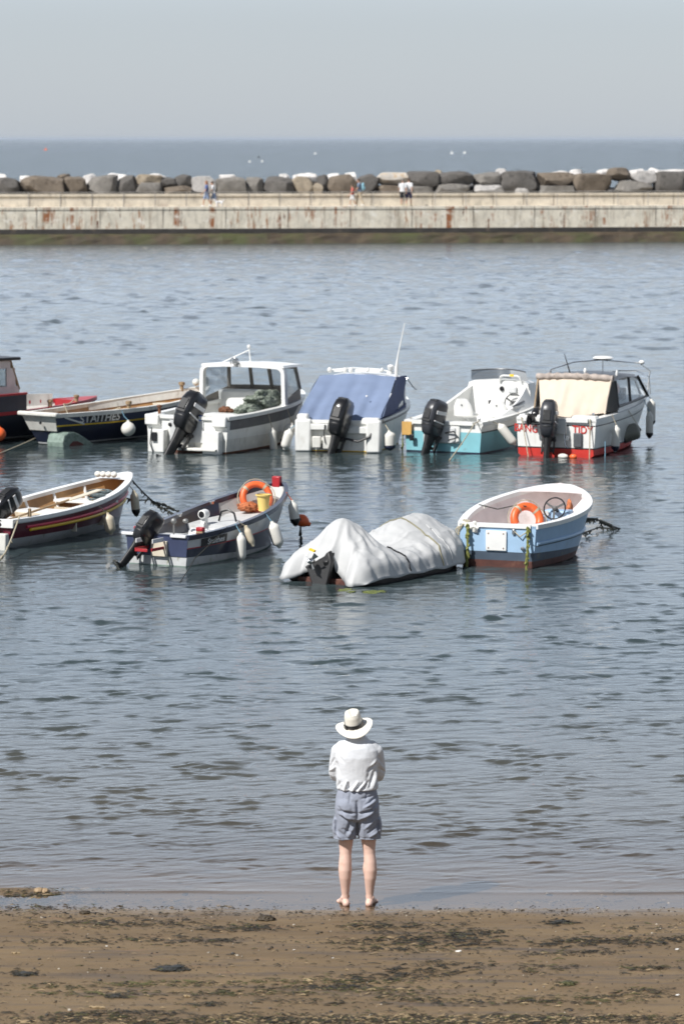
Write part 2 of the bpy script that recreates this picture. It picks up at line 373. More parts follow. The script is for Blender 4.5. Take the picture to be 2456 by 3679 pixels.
def sand_material():
    m = bpy.data.materials.new('wet_brown_sand'); m.use_nodes = True
    n, l = m.node_tree.nodes, m.node_tree.links; b = n['Principled BSDF']
    g = n.new('ShaderNodeNewGeometry')
    def noise(sc, stretch, det=6, rough=.6):
        mp = n.new('ShaderNodeMapping'); mp.inputs['Scale'].default_value = stretch; l.new(g.outputs['Position'], mp.inputs['Vector'])
        t = n.new('ShaderNodeTexNoise'); t.inputs['Scale'].default_value = sc; t.inputs['Detail'].default_value = det; t.inputs['Roughness'].default_value = rough
        l.new(mp.outputs[0], t.inputs['Vector']); return t.outputs['Fac']
    def ramp(f, a, b_):
        r = n.new('ShaderNodeMapRange'); r.inputs[1].default_value = a; r.inputs[2].default_value = b_; l.new(f, r.inputs[0]); return r.outputs[0]
    def mix(f, a, b_):
        x = n.new('ShaderNodeMix'); x.data_type = 'RGBA'; l.new(f, x.inputs[0])
        for k, c in ((6, a), (7, b_)):
            if isinstance(c, tuple): x.inputs[k].default_value = (*c, 1)
            else: l.new(c, x.inputs[k])
        return x.outputs[2]
    c = mix(ramp(noise(1.2, (.5, 1.4, 1)), .38, .62), (0.150, 0.102, 0.055), (0.195, 0.135, 0.072))
    c = mix(ramp(noise(2.2, (.35, 2.2, 1)), .52, .68), c, (0.105, 0.080, 0.060))
    c = mix(ramp(noise(5.0, (.6, 1.6, 1)), .60, .72), c, (0.215, 0.135, 0.080))
    c = mix(ramp(noise(9.0, (.3, 1.8, 1), 8, .7), .60, .70), c, (0.060, 0.048, 0.038))
    c = mix(ramp(noise(60, (1, 1.4, 1), 4), .58, .74), c, (0.085, 0.062, 0.042))
    c = mix(ramp(noise(75, (1, 1.2, 3), 2), .68, .76), c, (0.30, 0.22, 0.14))
    l.new(c, b.inputs['Base Color']); b.inputs['Specular IOR Level'].default_value = 0.22
    sp = n.new('ShaderNodeSeparateXYZ'); l.new(g.outputs['Position'], sp.inputs[0])
    wet = n.new('ShaderNodeMapRange'); wet.inputs[1].default_value = 0.028; wet.inputs[2].default_value = 0.004; l.new(sp.outputs[2], wet.inputs[0])
    rr = n.new('ShaderNodeMapRange'); rr.inputs[3].default_value = 0.72; rr.inputs[4].default_value = 0.30; l.new(wet.outputs[0], rr.inputs[0])
    l.new(rr.outputs[0], b.inputs['Roughness'])
    bp = n.new('ShaderNodeBump'); bp.inputs['Strength'].default_value = 0.55; bp.inputs['Distance'].default_value = 0.012
    l.new(noise(28, (.7, 1.2, 1), 8, .7), bp.inputs['Height']); l.new(bp.outputs[0], b.inputs['Normal'])
    return m
M['sand'] = sand_material()
yy = np.concatenate([np.linspace(-40, 26.0, 24)[:-1], np.linspace(26.0, 33.2, 330), np.linspace(33.2, 120, 60)[1:]])
xx = np.concatenate([np.linspace(-80, -6.5, 20)[:-1], np.linspace(-6.5, 6.5, 560), np.linspace(6.5, 80, 20)[1:]])
X, Y = np.meshgrid(xx, yy)
Z = sand_z(X, Y)
fine = np.exp(-((Y - 29) / 3.5) ** 4)
Z = Z + fine * (0.010 * (fbm(X * 5, Y * 11, 3, 21) - .5) + 0.006 * (fbm(X * 22, Y * 30, 2, 31) - .5))
tag(grid_obj('beach_sand', X, Y, Z, M['sand']), 'wet brown sand at the water edge strewn with weed', 'beach', kind='structure')

def water_material():
    m = bpy.data.materials.new('harbour_water'); m.use_nodes = True
    n, l = m.node_tree.nodes, m.node_tree.links; n.remove(n['Principled BSDF'])
    g = n.new('ShaderNodeNewGeometry')
    def noise(sc, stretch, det, rough=.5, dist=0.0):
        mp = n.new('ShaderNodeMapping'); mp.inputs['Scale'].default_value = stretch; mp.inputs['Rotation'].default_value = (0, 0, R(9)); l.new(g.outputs['Position'], mp.inputs['Vector'])
        t = n.new('ShaderNodeTexNoise'); t.inputs['Scale'].default_value = sc; t.inputs['Detail'].default_value = det; t.inputs['Roughness'].default_value = rough; t.inputs['Distortion'].default_value = dist
        l.new(mp.outputs[0], t.inputs['Vector']); return t.outputs['Fac']
    def bump(h, dist, prev=None, strength=1.0):
        b = n.new('ShaderNodeBump'); b.inputs['Distance'].default_value = dist
        if isinstance(strength, float): b.inputs['Strength'].default_value = strength
        else: l.new(strength, b.inputs['Strength'])
        l.new(h, b.inputs['Height'])
        if prev is not None: l.new(prev, b.inputs['Normal'])
        return b.outputs[0]
    sp = n.new('ShaderNodeSeparateXYZ'); l.new(g.outputs['Position'], sp.inputs[0])
    near = n.new('ShaderNodeMapRange'); near.inputs[1].default_value = 31.9; near.inputs[2].default_value = 34.0; near.inputs[3].default_value = 0.05; l.new(sp.outputs[1], near.inputs[0])
    far = n.new('ShaderNodeMapRange'); far.inputs[1].default_value = 120; far.inputs[2].default_value = 240; l.new(sp.outputs[1], far.inputs[0])
    nb = bump(noise(6.0, (.60, 1.2, 1), 4, .6), 0.012, None, near.outputs[0])
    nb = bump(noise(2.0, (.40, 1.0, 1), 3, .55, .3), 0.06, nb, far.outputs[0])
    far2 = n.new('ShaderNodeMapRange'); far2.inputs[1].default_value = 230; far2.inputs[2].default_value = 500; l.new(sp.outputs[1], far2.inputs[0])
    nb2 = bump(noise(0.35, (.4, 1, 1), 4, .6), 0.7, nb, far.outputs[0])
    nb2 = bump(noise(0.10, (.35, 1, 1), 5, .6), 4.0, nb2, far2.outputs[0])
    gl = n.new('ShaderNodeBsdfGlossy'); gl.inputs['Roughness'].default_value = 0.06; l.new(nb2, gl.inputs['Normal'])
    rf = n.new('ShaderNodeMapRange'); rf.inputs[1].default_value = 85; rf.inputs[2].default_value = 210; rf.inputs[3].default_value = 0.05; rf.inputs[4].default_value = 0.20
    l.new(sp.outputs[1], rf.inputs[0]); l.new(rf.outputs[0], gl.inputs['Roughness'])
    gl.inputs[0].default_value = (0.97, 0.985, 1.0, 1)
    fr = n.new('ShaderNodeFresnel'); fr.inputs[0].default_value = 1.333; l.new(nb2, fr.inputs['Normal'])
    df = n.new('ShaderNodeBsdfDiffuse')
    mxc = n.new('ShaderNodeMix'); mxc.data_type = 'RGBA'
    dc = n.new('ShaderNodeMapRange'); dc.inputs[1].default_value = 33; dc.inputs[2].default_value = 46; l.new(sp.outputs[1], dc.inputs[0])
    l.new(dc.outputs[0], mxc.inputs[0]); mxc.inputs[6].default_value = (0.080, 0.070, 0.053, 1); mxc.inputs[7].default_value = (0.036, 0.052, 0.055, 1)
    l.new(mxc.outputs[2], df.inputs[0])
    tr = n.new('ShaderNodeBsdfTransparent'); tr.inputs[0].default_value = (0.86, 0.80, 0.70, 1)
    at_ = n.new('ShaderNodeMapRange'); at_.inputs[1].default_value = 31.2; at_.inputs[2].default_value = 37.0; at_.inputs[3].default_value = 0.0; at_.inputs[4].default_value = 1.0; at_.interpolation_type = 'SMOOTHSTEP'
    l.new(sp.outputs[1], at_.inputs[0])
    body = n.new('ShaderNodeMixShader'); l.new(at_.outputs[0], body.inputs[0]); l.new(tr.outputs[0], body.inputs[1]); l.new(df.outputs[0], body.inputs[2])
    out = n.new('ShaderNodeMixShader'); l.new(fr.outputs[0], out.inputs[0]); l.new(body.outputs[0], out.inputs[1]); l.new(gl.outputs[0], out.inputs[2])
    l.new(out.outputs[0], n['Material Output'].inputs['Surface'])
    return m
M['water'] = water_material()

WAVES = []
for i in range(130):
    lam = 0.085 * (11.0 ** (rng.random() ** 0.85))              # 0.085 .. 1.2 m
    th = R(90 + 14) + rng.normal() * R(24)
    slope = 0.0136 * (lam / 0.6) ** (-0.30)
    WAVES.append((lam, math.cos(th), math.sin(th), slope * lam / (2 * math.pi), rng.random() * 6.283))
CHOP = []                                          # wind chop on the open outer part of the harbour
for i in range(54):
    lam = 0.65 * (3.2 ** rng.random()); th = R(96) + rng.normal() * R(36)
    CHOP.append((lam, math.cos(th), math.sin(th), 0.0155 * lam / (2 * math.pi), rng.random() * 6.283))
def wave_z(X, Y, spacing):
    z = np.zeros_like(X)
    gust = 0.45 + 0.7 * fbm(X * 0.16 + 3, Y * 0.10, 3, 77)
    e = fbm(X * 2.6 + 0.4 * Y, Y * 2.9 - .2 * X, 3, 91); e = np.clip((e - 0.50) / 0.22, 0, 1); gust = gust * (0.66 + 1.42 * e * e * (3 - 2 * e))
    for lam, cx, cy, a, ph in WAVES:
        att = np.clip((lam / spacing - 2.2) / 2.0, 0, 1)
        if att.max() <= 0: continue
        k = 2 * math.pi / lam
        p = k * (cx * X + cy * Y) + ph + 0.9 * np.sin(0.37 * X + ph * 3) + 0.7 * np.sin(0.23 * Y + ph * 5)
        if lam > .42: att = att * (0.55 + .45 * np.clip((Y - 35) / 12, 0, 1))
        z += a * att * (np.sin(p) + 0.22 * np.cos(2 * p))
    z = z * gust
    w = np.clip((Y - 78) / 70, 0, 1); w = w * w * (3 - 2 * w); c = np.zeros_like(X)
    for lam, cx, cy, a, ph in CHOP:
        k = 2 * math.pi / lam; att = 1.0
        p = k * (cx * X + cy * Y) + ph + .8 * np.sin(.11 * X + ph * 3) + .8 * np.sin(.07 * Y + ph * 5); c += a * att * (np.sin(p) + .2 * np.cos(2 * p))
    e2 = fbm(X * 1.5, Y * .60, 3, 55); e3 = fbm(X * .05, Y * .03, 2, 58); return z + c * w * (1.05 + 1.5 * np.clip((e2 - .50) / .20, 0, 1) ** 1.5) * (.85 + .3 * e3)
Y0, Y1 = 30.9, 227.0
ys = [Y0]
while ys[-1] < Y1: ys.append(ys[-1] + max(0.022, 0.52 * ys[-1] ** 2 / 24330.0))
ys = np.array(ys); s_ = np.concatenate([np.linspace(-2.6, -1, 90)[:-1], np.linspace(-1, 1, 760), np.linspace(1, 2.6, 90)[1:]])
SX, YG = np.meshgrid(s_, ys)
XG = SX * (0.1 * YG + 3.0)
dy = np.gradient(ys)[:, None] + 0 * XG
dxx = (0.1 * YG + 3.0) * np.gradient(s_)[None, :]
ZG = wave_z(XG, YG, np.maximum(dy, dxx))
edge = np.clip((2.6 - np.abs(SX)) / 0.2, 0, 1) * np.clip((Y1 - YG) / 5, 0, 1)
shore_f = np.clip((YG - 31.85 - 0.25 * (fbm(XG * .5, XG * 0, 2, 3) - .5)) / 2.6, 0, 1) ** 0.8
lee = 1.0
ZG = ZG * edge * shore_f * lee
ZG += 0.010 * np.exp(-((YG - 31.95 - 0.16 * (fbm(XG * .45 + 5, XG * 0, 3, 13) - .5)) / 0.07) ** 2) * np.clip(vnoise(XG * .7, XG * 0 + 2, 4) * 1.4 - .2, 0, 1) * np.clip((2.6 - np.abs(SX)) / 0.2, 0, 1)
tag(grid_obj('harbour_water', XG, YG, ZG, M['water']), 'rippled grey blue harbour water', 'water', kind='structure')
b = MB()
for sgn in (-1, 1):                               # calm sheets either side of the modelled ripples, out of frame
    xa, xb = sgn * 2.6 * (0.1 * ys[0] + 3), sgn * 2.6 * (0.1 * ys[-1] + 3)
    b.quad((xa, ys[0], 0), (sgn * 3000, ys[0], 0), (sgn * 3000, ys[-1], 0), (xb, ys[-1], 0))
ye = float(ys[-1])
for a, c in ((ye, 260), (260, 700), (700, 2500), (2500, 9000), (9000, 70000)):
    w0, w1 = 3000 + a * 1.5, 3000 + c * 1.5
    b.quad((-3000 if a == ye else -w0, a, 0), (3000 if a == ye else w0, a, 0), (w1, c, 0), (-w1, c, 0))
tag(b.build('sea', M['water'], smooth=False), 'open blue grey sea running to the hazy horizon', 'sea', kind='structure')

# ------------------------------------------------------------------ the pier
PY0 = at(1228, 875).y; PROT = R(8.5)
def pier_pt(px, z, dep):
    """point on the pier seen at column px: dep metres behind its water face"""
    # intersect the view column with the line of the pier
    t = (px - CX) / FPX
    ca, sa = math.cos(PROT), math.sin(PROT)
    ox, oy = -sa * dep, PY0 + ca * dep
    # x = ox + s*ca ; y = oy + s*sa ; x = t*y/cosP (approx depth)
    k = t * (math.cos(PITCH))
    s = (k * oy - ox) / (ca - k * sa)
    return Vector((ox + s * ca, oy + s * sa, z)), s
def concrete(name, base, streak_rust, dark=(0.16, 0.14, 0.12)):
    m = bpy.data.materials.new(name); m.use_nodes = True
    n, l = m.node_tree.nodes, m.node_tree.links; b = n['Principled BSDF']; b.inputs['Roughness'].default_value = 0.85
    tc = n.new('ShaderNodeTexCoord')
    def noise(sc, st, det=6, ro=.6):
        mp = n.new('ShaderNodeMapping'); mp.inputs['Scale'].default_value = st; l.new(tc.outputs['Object'], mp.inputs['Vector'])
        t = n.new('ShaderNodeTexNoise'); t.inputs['Scale'].default_value = sc; t.inputs['Detail'].default_value = det; t.inputs['Roughness'].default_value = ro; l.new(mp.outputs[0], t.inputs['Vector']); return t.outputs['Fac']
    def ramp(f, a, b_):
        r = n.new('ShaderNodeMapRange'); r.inputs[1].default_value = a; r.inputs[2].default_value = b_; l.new(f, r.inputs[0]); return r.outputs[0]
    def mul(a, b_):
        r = n.new('ShaderNodeMath'); r.operation = 'MULTIPLY'; l.new(a, r.inputs[0])
        if isinstance(b_, float): r.inputs[1].default_value = b_
        else: l.new(b_, r.inputs[1])
        return r.outputs[0]
    def mix(f, a, b_):
        x = n.new('ShaderNodeMix'); x.data_type = 'RGBA'; l.new(f, x.inputs[0])
        for k, c in ((6, a), (7, b_)):
            if isinstance(c, tuple): x.inputs[k].default_value = (*c, 1)
            else: l.new(c, x.inputs[k])
        return x.outputs[2]
    c = mix(ramp(noise(1.1, (1, 1, 1.3)), .35, .65), base, tuple(v * 0.80 for v in base))
    c = mix(mul(ramp(noise(2.6, (1.2, 1, .5), 8, .68), .50, .68), .75), c, tuple(v * 0.5 for v in base))
    if streak_rust:
        c = mix(mul(ramp(noise(1.6, (1.6, 1, .12), 5), .56, .70), .75), c, (0.30, 0.25, 0.19))
        rm = mul(ramp(noise(1.3, (1.3, 1, .10), 5, .6), .555, .63), ramp(noise(.9, (1, 1, 1.8), 3), .42, .56))
        c = mix(rm, c, (0.30, 0.115, 0.045))
        rm2 = mul(ramp(noise(2.3, (1.5, 1, .16), 6, .7), .60, .65), ramp(noise(1.5, (.7, 1, 1.5), 3), .46, .56))
        c = mix(rm2, c, (0.12, 0.05, 0.03))
        rm3 = mul(ramp(noise(3.6, (1.2, 1, .22), 7, .7), .56, .62), ramp(noise(.35, (1, 1, .2), 3), .44, .56))
        c = mix(mul(rm3, .85), c, (0.34, 0.16, 0.07))
        c = mix(mul(ramp(noise(1.9, (.8, 1, .9), 7, .7), .56, .66), .8), c, (0.86, 0.82, 0.74))
    l.new(c, b.inputs['Base Color'])
    bp = n.new('ShaderNodeBump'); bp.inputs['Strength'].default_value = .4; bp.inputs['Distance'].default_value = .04; l.new(noise(3, (1, 1, 1), 8), bp.inputs['Height']); l.new(bp.outputs[0], b.inputs['Normal'])
    return m
M['quay'] = concrete('stained_quay_concrete', (0.80, 0.735, 0.61), True)
M['parapet'] = concrete('pale_parapet_concrete', (0.66, 0.595, 0.49), False)
M['wet_band'] = mat('black_tide_mark', (0.030, 0.026, 0.022), 0.6, var=0.4, vs_=1.5, dirt=(0.09, 0.07, 0.05), ds=1.6, dthr=.6, stretch=(1, 1, .5), bump=.3)
M['weed_apron'] = mat('weedy_brown_footing', (0.062, 0.044, 0.026), 0.7, var=0.5, vs_=1.2, dirt=(0.060, 0.068, 0.020), ds=0.35, dthr=.45, dsoft=.2, bump=.8, bs=4)
pier = thing('pier', 'long pale concrete pier with rust stains and a low parapet across the harbour mouth', 'pier', (0, PY0, 0), PROT)
XL, XR = -70, 70
def profile(name, prof, m, joints=0, jm=None, nx=140, jitter=0.0):
    b = MB(); xs = np.linspace(XL, XR, nx + 1)
    rings = []
    for i, x in enumerate(xs):
        rings.append([(x, y + (rng.normal() * jitter if 0 < k < len(prof) - 1 else 0), z + (rng.normal() * jitter * .5 if 0 < k < len(prof) - 1 else 0)) for k, (y, z) in enumerate(prof)])
    b.loft(rings, 0, cap=True)
    return b.build(name, m, pier, smooth=False)
profile('footing', [(1.15, -1.5), (-0.05, -1.5), (-0.02, -0.05), (0.18, 0.28), (0.34, 0.50), (0.62, 0.66), (1.15, 0.70)], M['weed_apron'], jitter=0.045)
profile('tide_band', [(1.15, 0.60), (0.94, 0.60), (0.95, 0.72), (0.99, 1.0), (1.15, 1.0)], M['wet_band'], jitter=0.004)
profile('quay_wall', [(1.002, 1.0), (1.03, 2.26), (0.99, 2.27), (0.99, 2.44), (6.5, 2.44), (6.5, 1.0)], M['quay'])
profile('parapet', [(3.30, 2.442), (3.33, 3.12), (3.24, 3.13), (3.24, 3.29), (3.95, 3.29), (3.95, 2.442)], M['parapet'])
b = MB()                                            # joints between the cast bays
for k in range(-31, 32):
    x = k * 2.1 + 0.4
    b.box((x, 3.235, 3.21), (0.035, 0.012, 0.15)); b.box((x, 3.313, 2.78), (0.035, 0.04, 0.66))
    if k % 2 == 0: b.box((x + .3, 0.985, 2.355), (0.035, 0.012, 0.16)); b.box((x + .3, 1.012, 1.65), (0.035, 0.03, 1.2))
tag(b.build('bay_joint', mat('dark_joint', (0.20, 0.17, 0.14), 0.9), pier, smooth=False), kind='stuff')
b = MB()
rail = thing('railing', 'thin weathered metal railing along the front edge of the pier', 'railing', (0, PY0, 0), PROT)
M['rail'] = mat('weathered_rail_metal', (0.42, 0.39, 0.36), 0.6, metal=.3, var=0.2)
for z in (3.42, 2.95):
    MB().tube([(x, 1.15, z) for x in np.linspace(XL, XR, 60)], 0.026 if z > 3 else .016, 6).build('rail', M['rail'], rail)
for k in range(-14, 15):
    MB().tube([(k * 2.1 + .2, 1.15, 2.44), (k * 2.1 + .2, 1.15, 3.43)], 0.024, 6).build('post', M['rail'], rail)

# ------------------------------------------------------------------ breakwater boulders
def rock_mat(name, c, d):
    return mat(name, c, 0.9, var=0.3, vs_=1.6, dirt=d, ds=1.8, dthr=.52, dsoft=.15, bump=1.0, bs=5)
M['rk_dark'] = rock_mat('dark_grey_rock', (0.125, 0.115, 0.105), (0.055, 0.050, 0.046))
M['rk_brown'] = rock_mat('brown_rock', (0.180, 0.145, 0.110), (0.085, 0.066, 0.050))
M['rk_grey'] = rock_mat('mid_grey_rock', (0.215, 0.200, 0.180), (0.115, 0.105, 0.095))
M['rk_tan'] = rock_mat('tan_rock', (0.330, 0.275, 0.205), (0.170, 0.140, 0.105))
M['rk_pale'] = rock_mat('pale_grey_rock', (0.48, 0.46, 0.44), (0.28, 0.27, 0.26))
M['rk_white'] = rock_mat('whitish_guano_rock', (0.75, 0.72, 0.69), (0.48, 0.45, 0.42))
M['rk_orange'] = rock_mat('pale_rock_with_orange_lichen', (0.52, 0.48, 0.43), (0.42, 0.28, 0.13))
def boulder_mesh(sx, sy, sz, seed, blocky=0.7):
    r = np.random.default_rng(seed)
    bm = bmesh.new(); bmesh.ops.create_icosphere(bm, subdivisions=4, radius=1)
    p = np.array([v.co[:] for v in bm.verts])
    q = np.sign(p) * np.abs(p) ** (1 - 0.45 * blocky); q /= np.abs(q).max()
    for i in range(26):
        nrm = r.normal(size=3) * .30; nrm[r.choice(3, p=[.36, .2, .44])] += r.choice([-1, 1]); nrm /= np.linalg.norm(nrm)
        if i % 5 == 0: nrm = r.normal(size=3); nrm /= np.linalg.norm(nrm)
        d = np.max(q @ nrm) * r.uniform(.70, .93)
        e = q @ nrm - d; q = q - np.outer(np.clip(e, 0, None), nrm)
    nz = (fbm(q[:, 0] * 3 + seed, q[:, 1] * 3 + q[:, 2] * 2.3, 4, seed) - .5) * .16
    q = q * (1 + nz)[:, None]
    q -= (q.max(0) + q.min(0)) / 2; q /= (q.max(0) - q.min(0)) / 2
    q *= np.array([sx, sy, sz]) / 2
    for v, c in zip(bm.verts, q): v.co = c
    me = bpy.data.meshes.new('boulder'); bm.to_mesh(me); bm.free()
    me.shade_smooth(); me.set_sharp_from_angle(angle=R(24))
    return me
ROCKS = [  # x0, x1, ytop, ybottom, material, depth, label
 (-12, 75, 638, 704, 'rk_dark', 4.6, 'squat dark grey boulder cut by the left edge of the photo'),
 (78, 228, 632, 704, 'rk_brown', 4.7, 'very wide dome shaped brown boulder second from the left end of the row'),
 (228, 309, 635, 704, 'rk_brown', 4.8, 'upright squarish boulder just right of the wide brown dome'),
 (312, 419, 628, 704, 'rk_grey', 4.7, 'big square grey brown boulder, fourth from the left end of the row'),
 (420, 489, 631, 704, 'rk_dark', 4.7, 'narrow pointed dark boulder right of the big square grey brown one'),
 (489, 578, 653, 706, 'rk_grey', 4.6, 'low block boulder with a tan slab lying on top of it'),
 (486, 578, 627, 660, 'rk_tan', 4.9, 'flat tan slab boulder lying on a low grey block'),
 (573, 637, 637, 672, 'rk_dark', 4.8, 'small dark boulder perched upper left in the stack of three'),
 (626, 687, 627, 673, 'rk_dark', 4.9, 'dark squarish boulder perched upper right in the stack of three'),
 (582, 682, 668, 706, 'rk_brown', 4.5, 'low bottom boulder carrying the stack of three left of the pale block'),
 (688, 772, 633, 694, 'rk_pale', 4.6, 'pale light grey block boulder above the walkers with the white dog'),
 (774, 881, 636, 706, 'rk_grey', 4.6, 'smooth grey boulder with sloping top, right of the pale block'),
 (881, 946, 637, 706, 'rk_grey', 4.6, 'narrow upright grey boulder leaning to the right'),
 (944, 1056, 634, 706, 'rk_dark', 4.7, 'wide dark boulder with a slanted top left of the tan white capped one'),
 (1048, 1132, 634, 706, 'rk_tan', 4.6, 'tan boulder with a white cap, above the middle of the pier'),
 (1116, 1155, 658, 706, 'rk_tan', 4.4, 'small tan wedge boulder leaning on the tan white capped boulder'),
 (1140, 1178, 628, 704, 'rk_dark', 4.9, 'thin dark boulder squeezed between tan wedge and brown block'),
 (1177, 1284, 627, 706, 'rk_brown', 4.6, 'large brown block boulder left of the man with the blue rucksack'),
 (1282, 1357, 626, 706, 'rk_dark', 4.7, 'dark grey boulder directly behind the blue rucksack'),
 (1352, 1456, 620, 668, 'rk_orange', 4.9, 'pale rounded boulder with an orange patch between the two right hand pairs of walkers'),
 (1355, 1440, 666, 704, 'rk_brown', 4.5, 'low brown boulder under the pale one with the orange patch'),
 (1462, 1574, 616, 674, 'rk_dark', 4.8, 'dark angular boulder just right of the two walkers in white'),
 (1474, 1553, 669, 702, 'rk_grey', 4.5, 'low flat boulder half hidden beside the two walkers in white'),
 (1570, 1695, 616, 664, 'rk_dark', 4.9, 'long dark boulder lying on a humped grey boulder'),
 (1556, 1682, 658, 704, 'rk_grey', 4.5, 'humped grey boulder under a long dark boulder'),
 (1694, 1799, 619, 668, 'rk_grey', 4.9, 'grey boulder with a straight upper edge over a pale low slab'),
 (1704, 1806, 664, 702, 'rk_pale', 4.5, 'pale low slab boulder rising just above the parapet'),
 (1796, 1937, 613, 690, 'rk_dark', 4.7, 'largest dark boulder on the right half, hollowed underneath'),
 (1838, 1907, 674, 700, 'rk_pale', 4.3, 'small light grey rock tucked under the largest dark boulder'),
 (1931, 2059, 619, 668, 'rk_brown', 4.9, 'broad brown boulder right of the largest dark boulder'),
 (1926, 2059, 664, 700, 'rk_grey', 4.5, 'low grey ledge boulder under the broad brown boulder'),
 (2057, 2187, 623, 698, 'rk_brown', 4.6, 'tall square brown boulder left of the boulder perched highest'),
 (2174, 2271, 603, 647, 'rk_brown', 5.0, 'boulder perched highest of all near the right end'),
 (2203, 2335, 648, 696, 'rk_grey', 4.5, 'wide grey boulder beneath the highest perched boulder'),
 (2267, 2352, 613, 658, 'rk_pale', 4.9, 'pale speckled boulder between highest one and dark right hand one'),
 (2350, 2470, 616, 692, 'rk_dark', 4.6, 'large dark brown boulder cut by the right edge of the photo'),
 (-20, 30, 625, 668, 'rk_white', 6.3, 'white topped rock behind the leftmost boulder'),
 (72, 112, 632, 670, 'rk_white', 6.2, 'white rock behind the gap left of the wide brown dome'),
 (208, 252, 626, 668, 'rk_brown', 6.3, 'brown peak showing between dome and upright squarish boulder'),
 (300, 345, 625, 668, 'rk_white', 6.3, 'small white rock behind the upright squarish boulder'),
 (372, 462, 623, 668, 'rk_white', 6.4, 'broad white rock behind the big square grey brown boulder'),
 (530, 600, 624, 668, 'rk_white', 6.5, 'white rock behind the flat tan slab'),
 (790, 850, 628, 668, 'rk_white', 6.2, 'white rock peeping over the smooth sloping grey boulder'),
 (1000, 1040, 625, 668, 'rk_white', 6.2, 'small white rock over the wide dark slanted boulder'),
 (1056, 1136, 622, 662, 'rk_white', 6.2, 'long white rock behind the tan boulder at mid pier'),
 (1170, 1216, 624, 668, 'rk_white', 6.2, 'whitish rock behind the thin dark squeezed boulder'),
 (1232, 1278, 620, 668, 'rk_white', 6.2, 'white rock behind the large brown block boulder'),
 (1560, 1590, 610, 660, 'rk_tan', 6.4, 'small tan rock behind the gap between two long dark boulders'),
 (1780, 1822, 606, 660, 'rk_pale', 6.4, 'pale pointed rock sticking up beside the largest dark boulder'),
 (1975, 2052, 614, 660, 'rk_white', 6.3, 'flat white rock behind the broad brown boulder'),
 (2048, 2094, 609, 660, 'rk_white', 6.4, 'round white rock behind the left corner of the tall brown boulder'),
 (2145, 2186, 608, 660, 'rk_white', 6.4, 'white rock just left of the highest perched boulder'),
 (2262, 2316, 608, 656, 'rk_white', 6.5, 'white rock just right of the highest perched boulder'),
 (2322, 2374, 604, 656, 'rk_white', 6.5, 'white rock with a peak behind the pale speckled boulder'),
 (2372, 2462, 609, 656, 'rk_white', 6.5, 'long white rock behind the large dark right hand boulder'),
]
kP = FPX / PY0
for i, (x0, x1, yt, yb, mk, dep, lab) in enumerate(ROCKS):
    px = (x0 + x1) / 2
    pa, s = pier_pt(px, 0, dep)
    dist = pa.y / math.cos(0)
    # heights from the picture rows at that distance
    def zrow(row):
        yc = -(row - CY) / FPX; c, sn = math.cos(PITCH), math.sin(PITCH)
        return CAMH + (-sn + yc * c) / (c + yc * sn) * pa.y
    zt, zb = zrow(yt), max(zrow(yb), 2.2)
    w = (x1 - x0) / FPX * pa.y
    me = boulder_mesh(w * 1.10, max(1.3, min(w, 2.2)) * .9, zt - zb + .12, 100 + i)
    me.materials.append(M[mk])
    o = bpy.data.objects.new('boulder', me); col.objects.link(o)
    o.location = (pa.x, pa.y, (zt + zb) / 2 - .03); o.rotation_euler = (0, 0, PROT)
    tag(o, lab, 'boulder', 'armour boulders along the pier')
# rubble core on which the boulders lie
b = MB(); xs = np.linspace(XL, XR, 150); rings = []
for x in xs:
    rings.append([(x, 3.96, 2.0), (x, 4.1 + rng.normal() * .1, 2.9 + rng.normal() * .12), (x, 5.4, 3.45 + rng.normal() * .15), (x, 7.0, 3.8 + rng.normal() * .15), (x, 9.5, 1.2 + rng.normal() * .3), (x, 12, -1.0)])
b.loft(rings, 0, close=False)
b.build('rubble_core', M['rk_dark'], pier, smooth=False)

# ------------------------------------------------------------------ floats far out on the sea
def float_buoy(px, py, r, mname, lab):
    p = at(px, py)
    b = MB(); b.lathe([(0.02, -r * .5), (r * .8, -r * .3), (r, 0.15 * r), (r * .8, r * .7), (r * .3, r), (r * .12, r * 1.15), (r * .12, r * 1.9), (0.02, r * 1.95)], 14)
    o = b.build('marker_buoy', M[mname]); o.location = p
    return tag(o, lab, 'buoy', 'floats on the open sea')
float_buoy(897, 583, 0.42, 'white_clean', 'white float beyond the breakwater, left one of the close pair')
float_buoy(942, 582, 0.42, 'white_clean', 'white float beyond the breakwater, right one of the close pair')
float_buoy(929, 567, 0.45, 'black', 'dark float just above the close pair of white floats')
float_buoy(1132, 554, 0.6, 'white_clean', 'lone pale float on the sea above mid pier')
float_buoy(1622, 553, 0.75, 'white_clean', 'white float far out on the right, left one of two')
float_buoy(1668, 552, 0.75, 'white_clean', 'white float far out on the right, right one of two')
float_buoy(165, 540, 0.95, 'orange', 'red float far out on the left near the horizon')

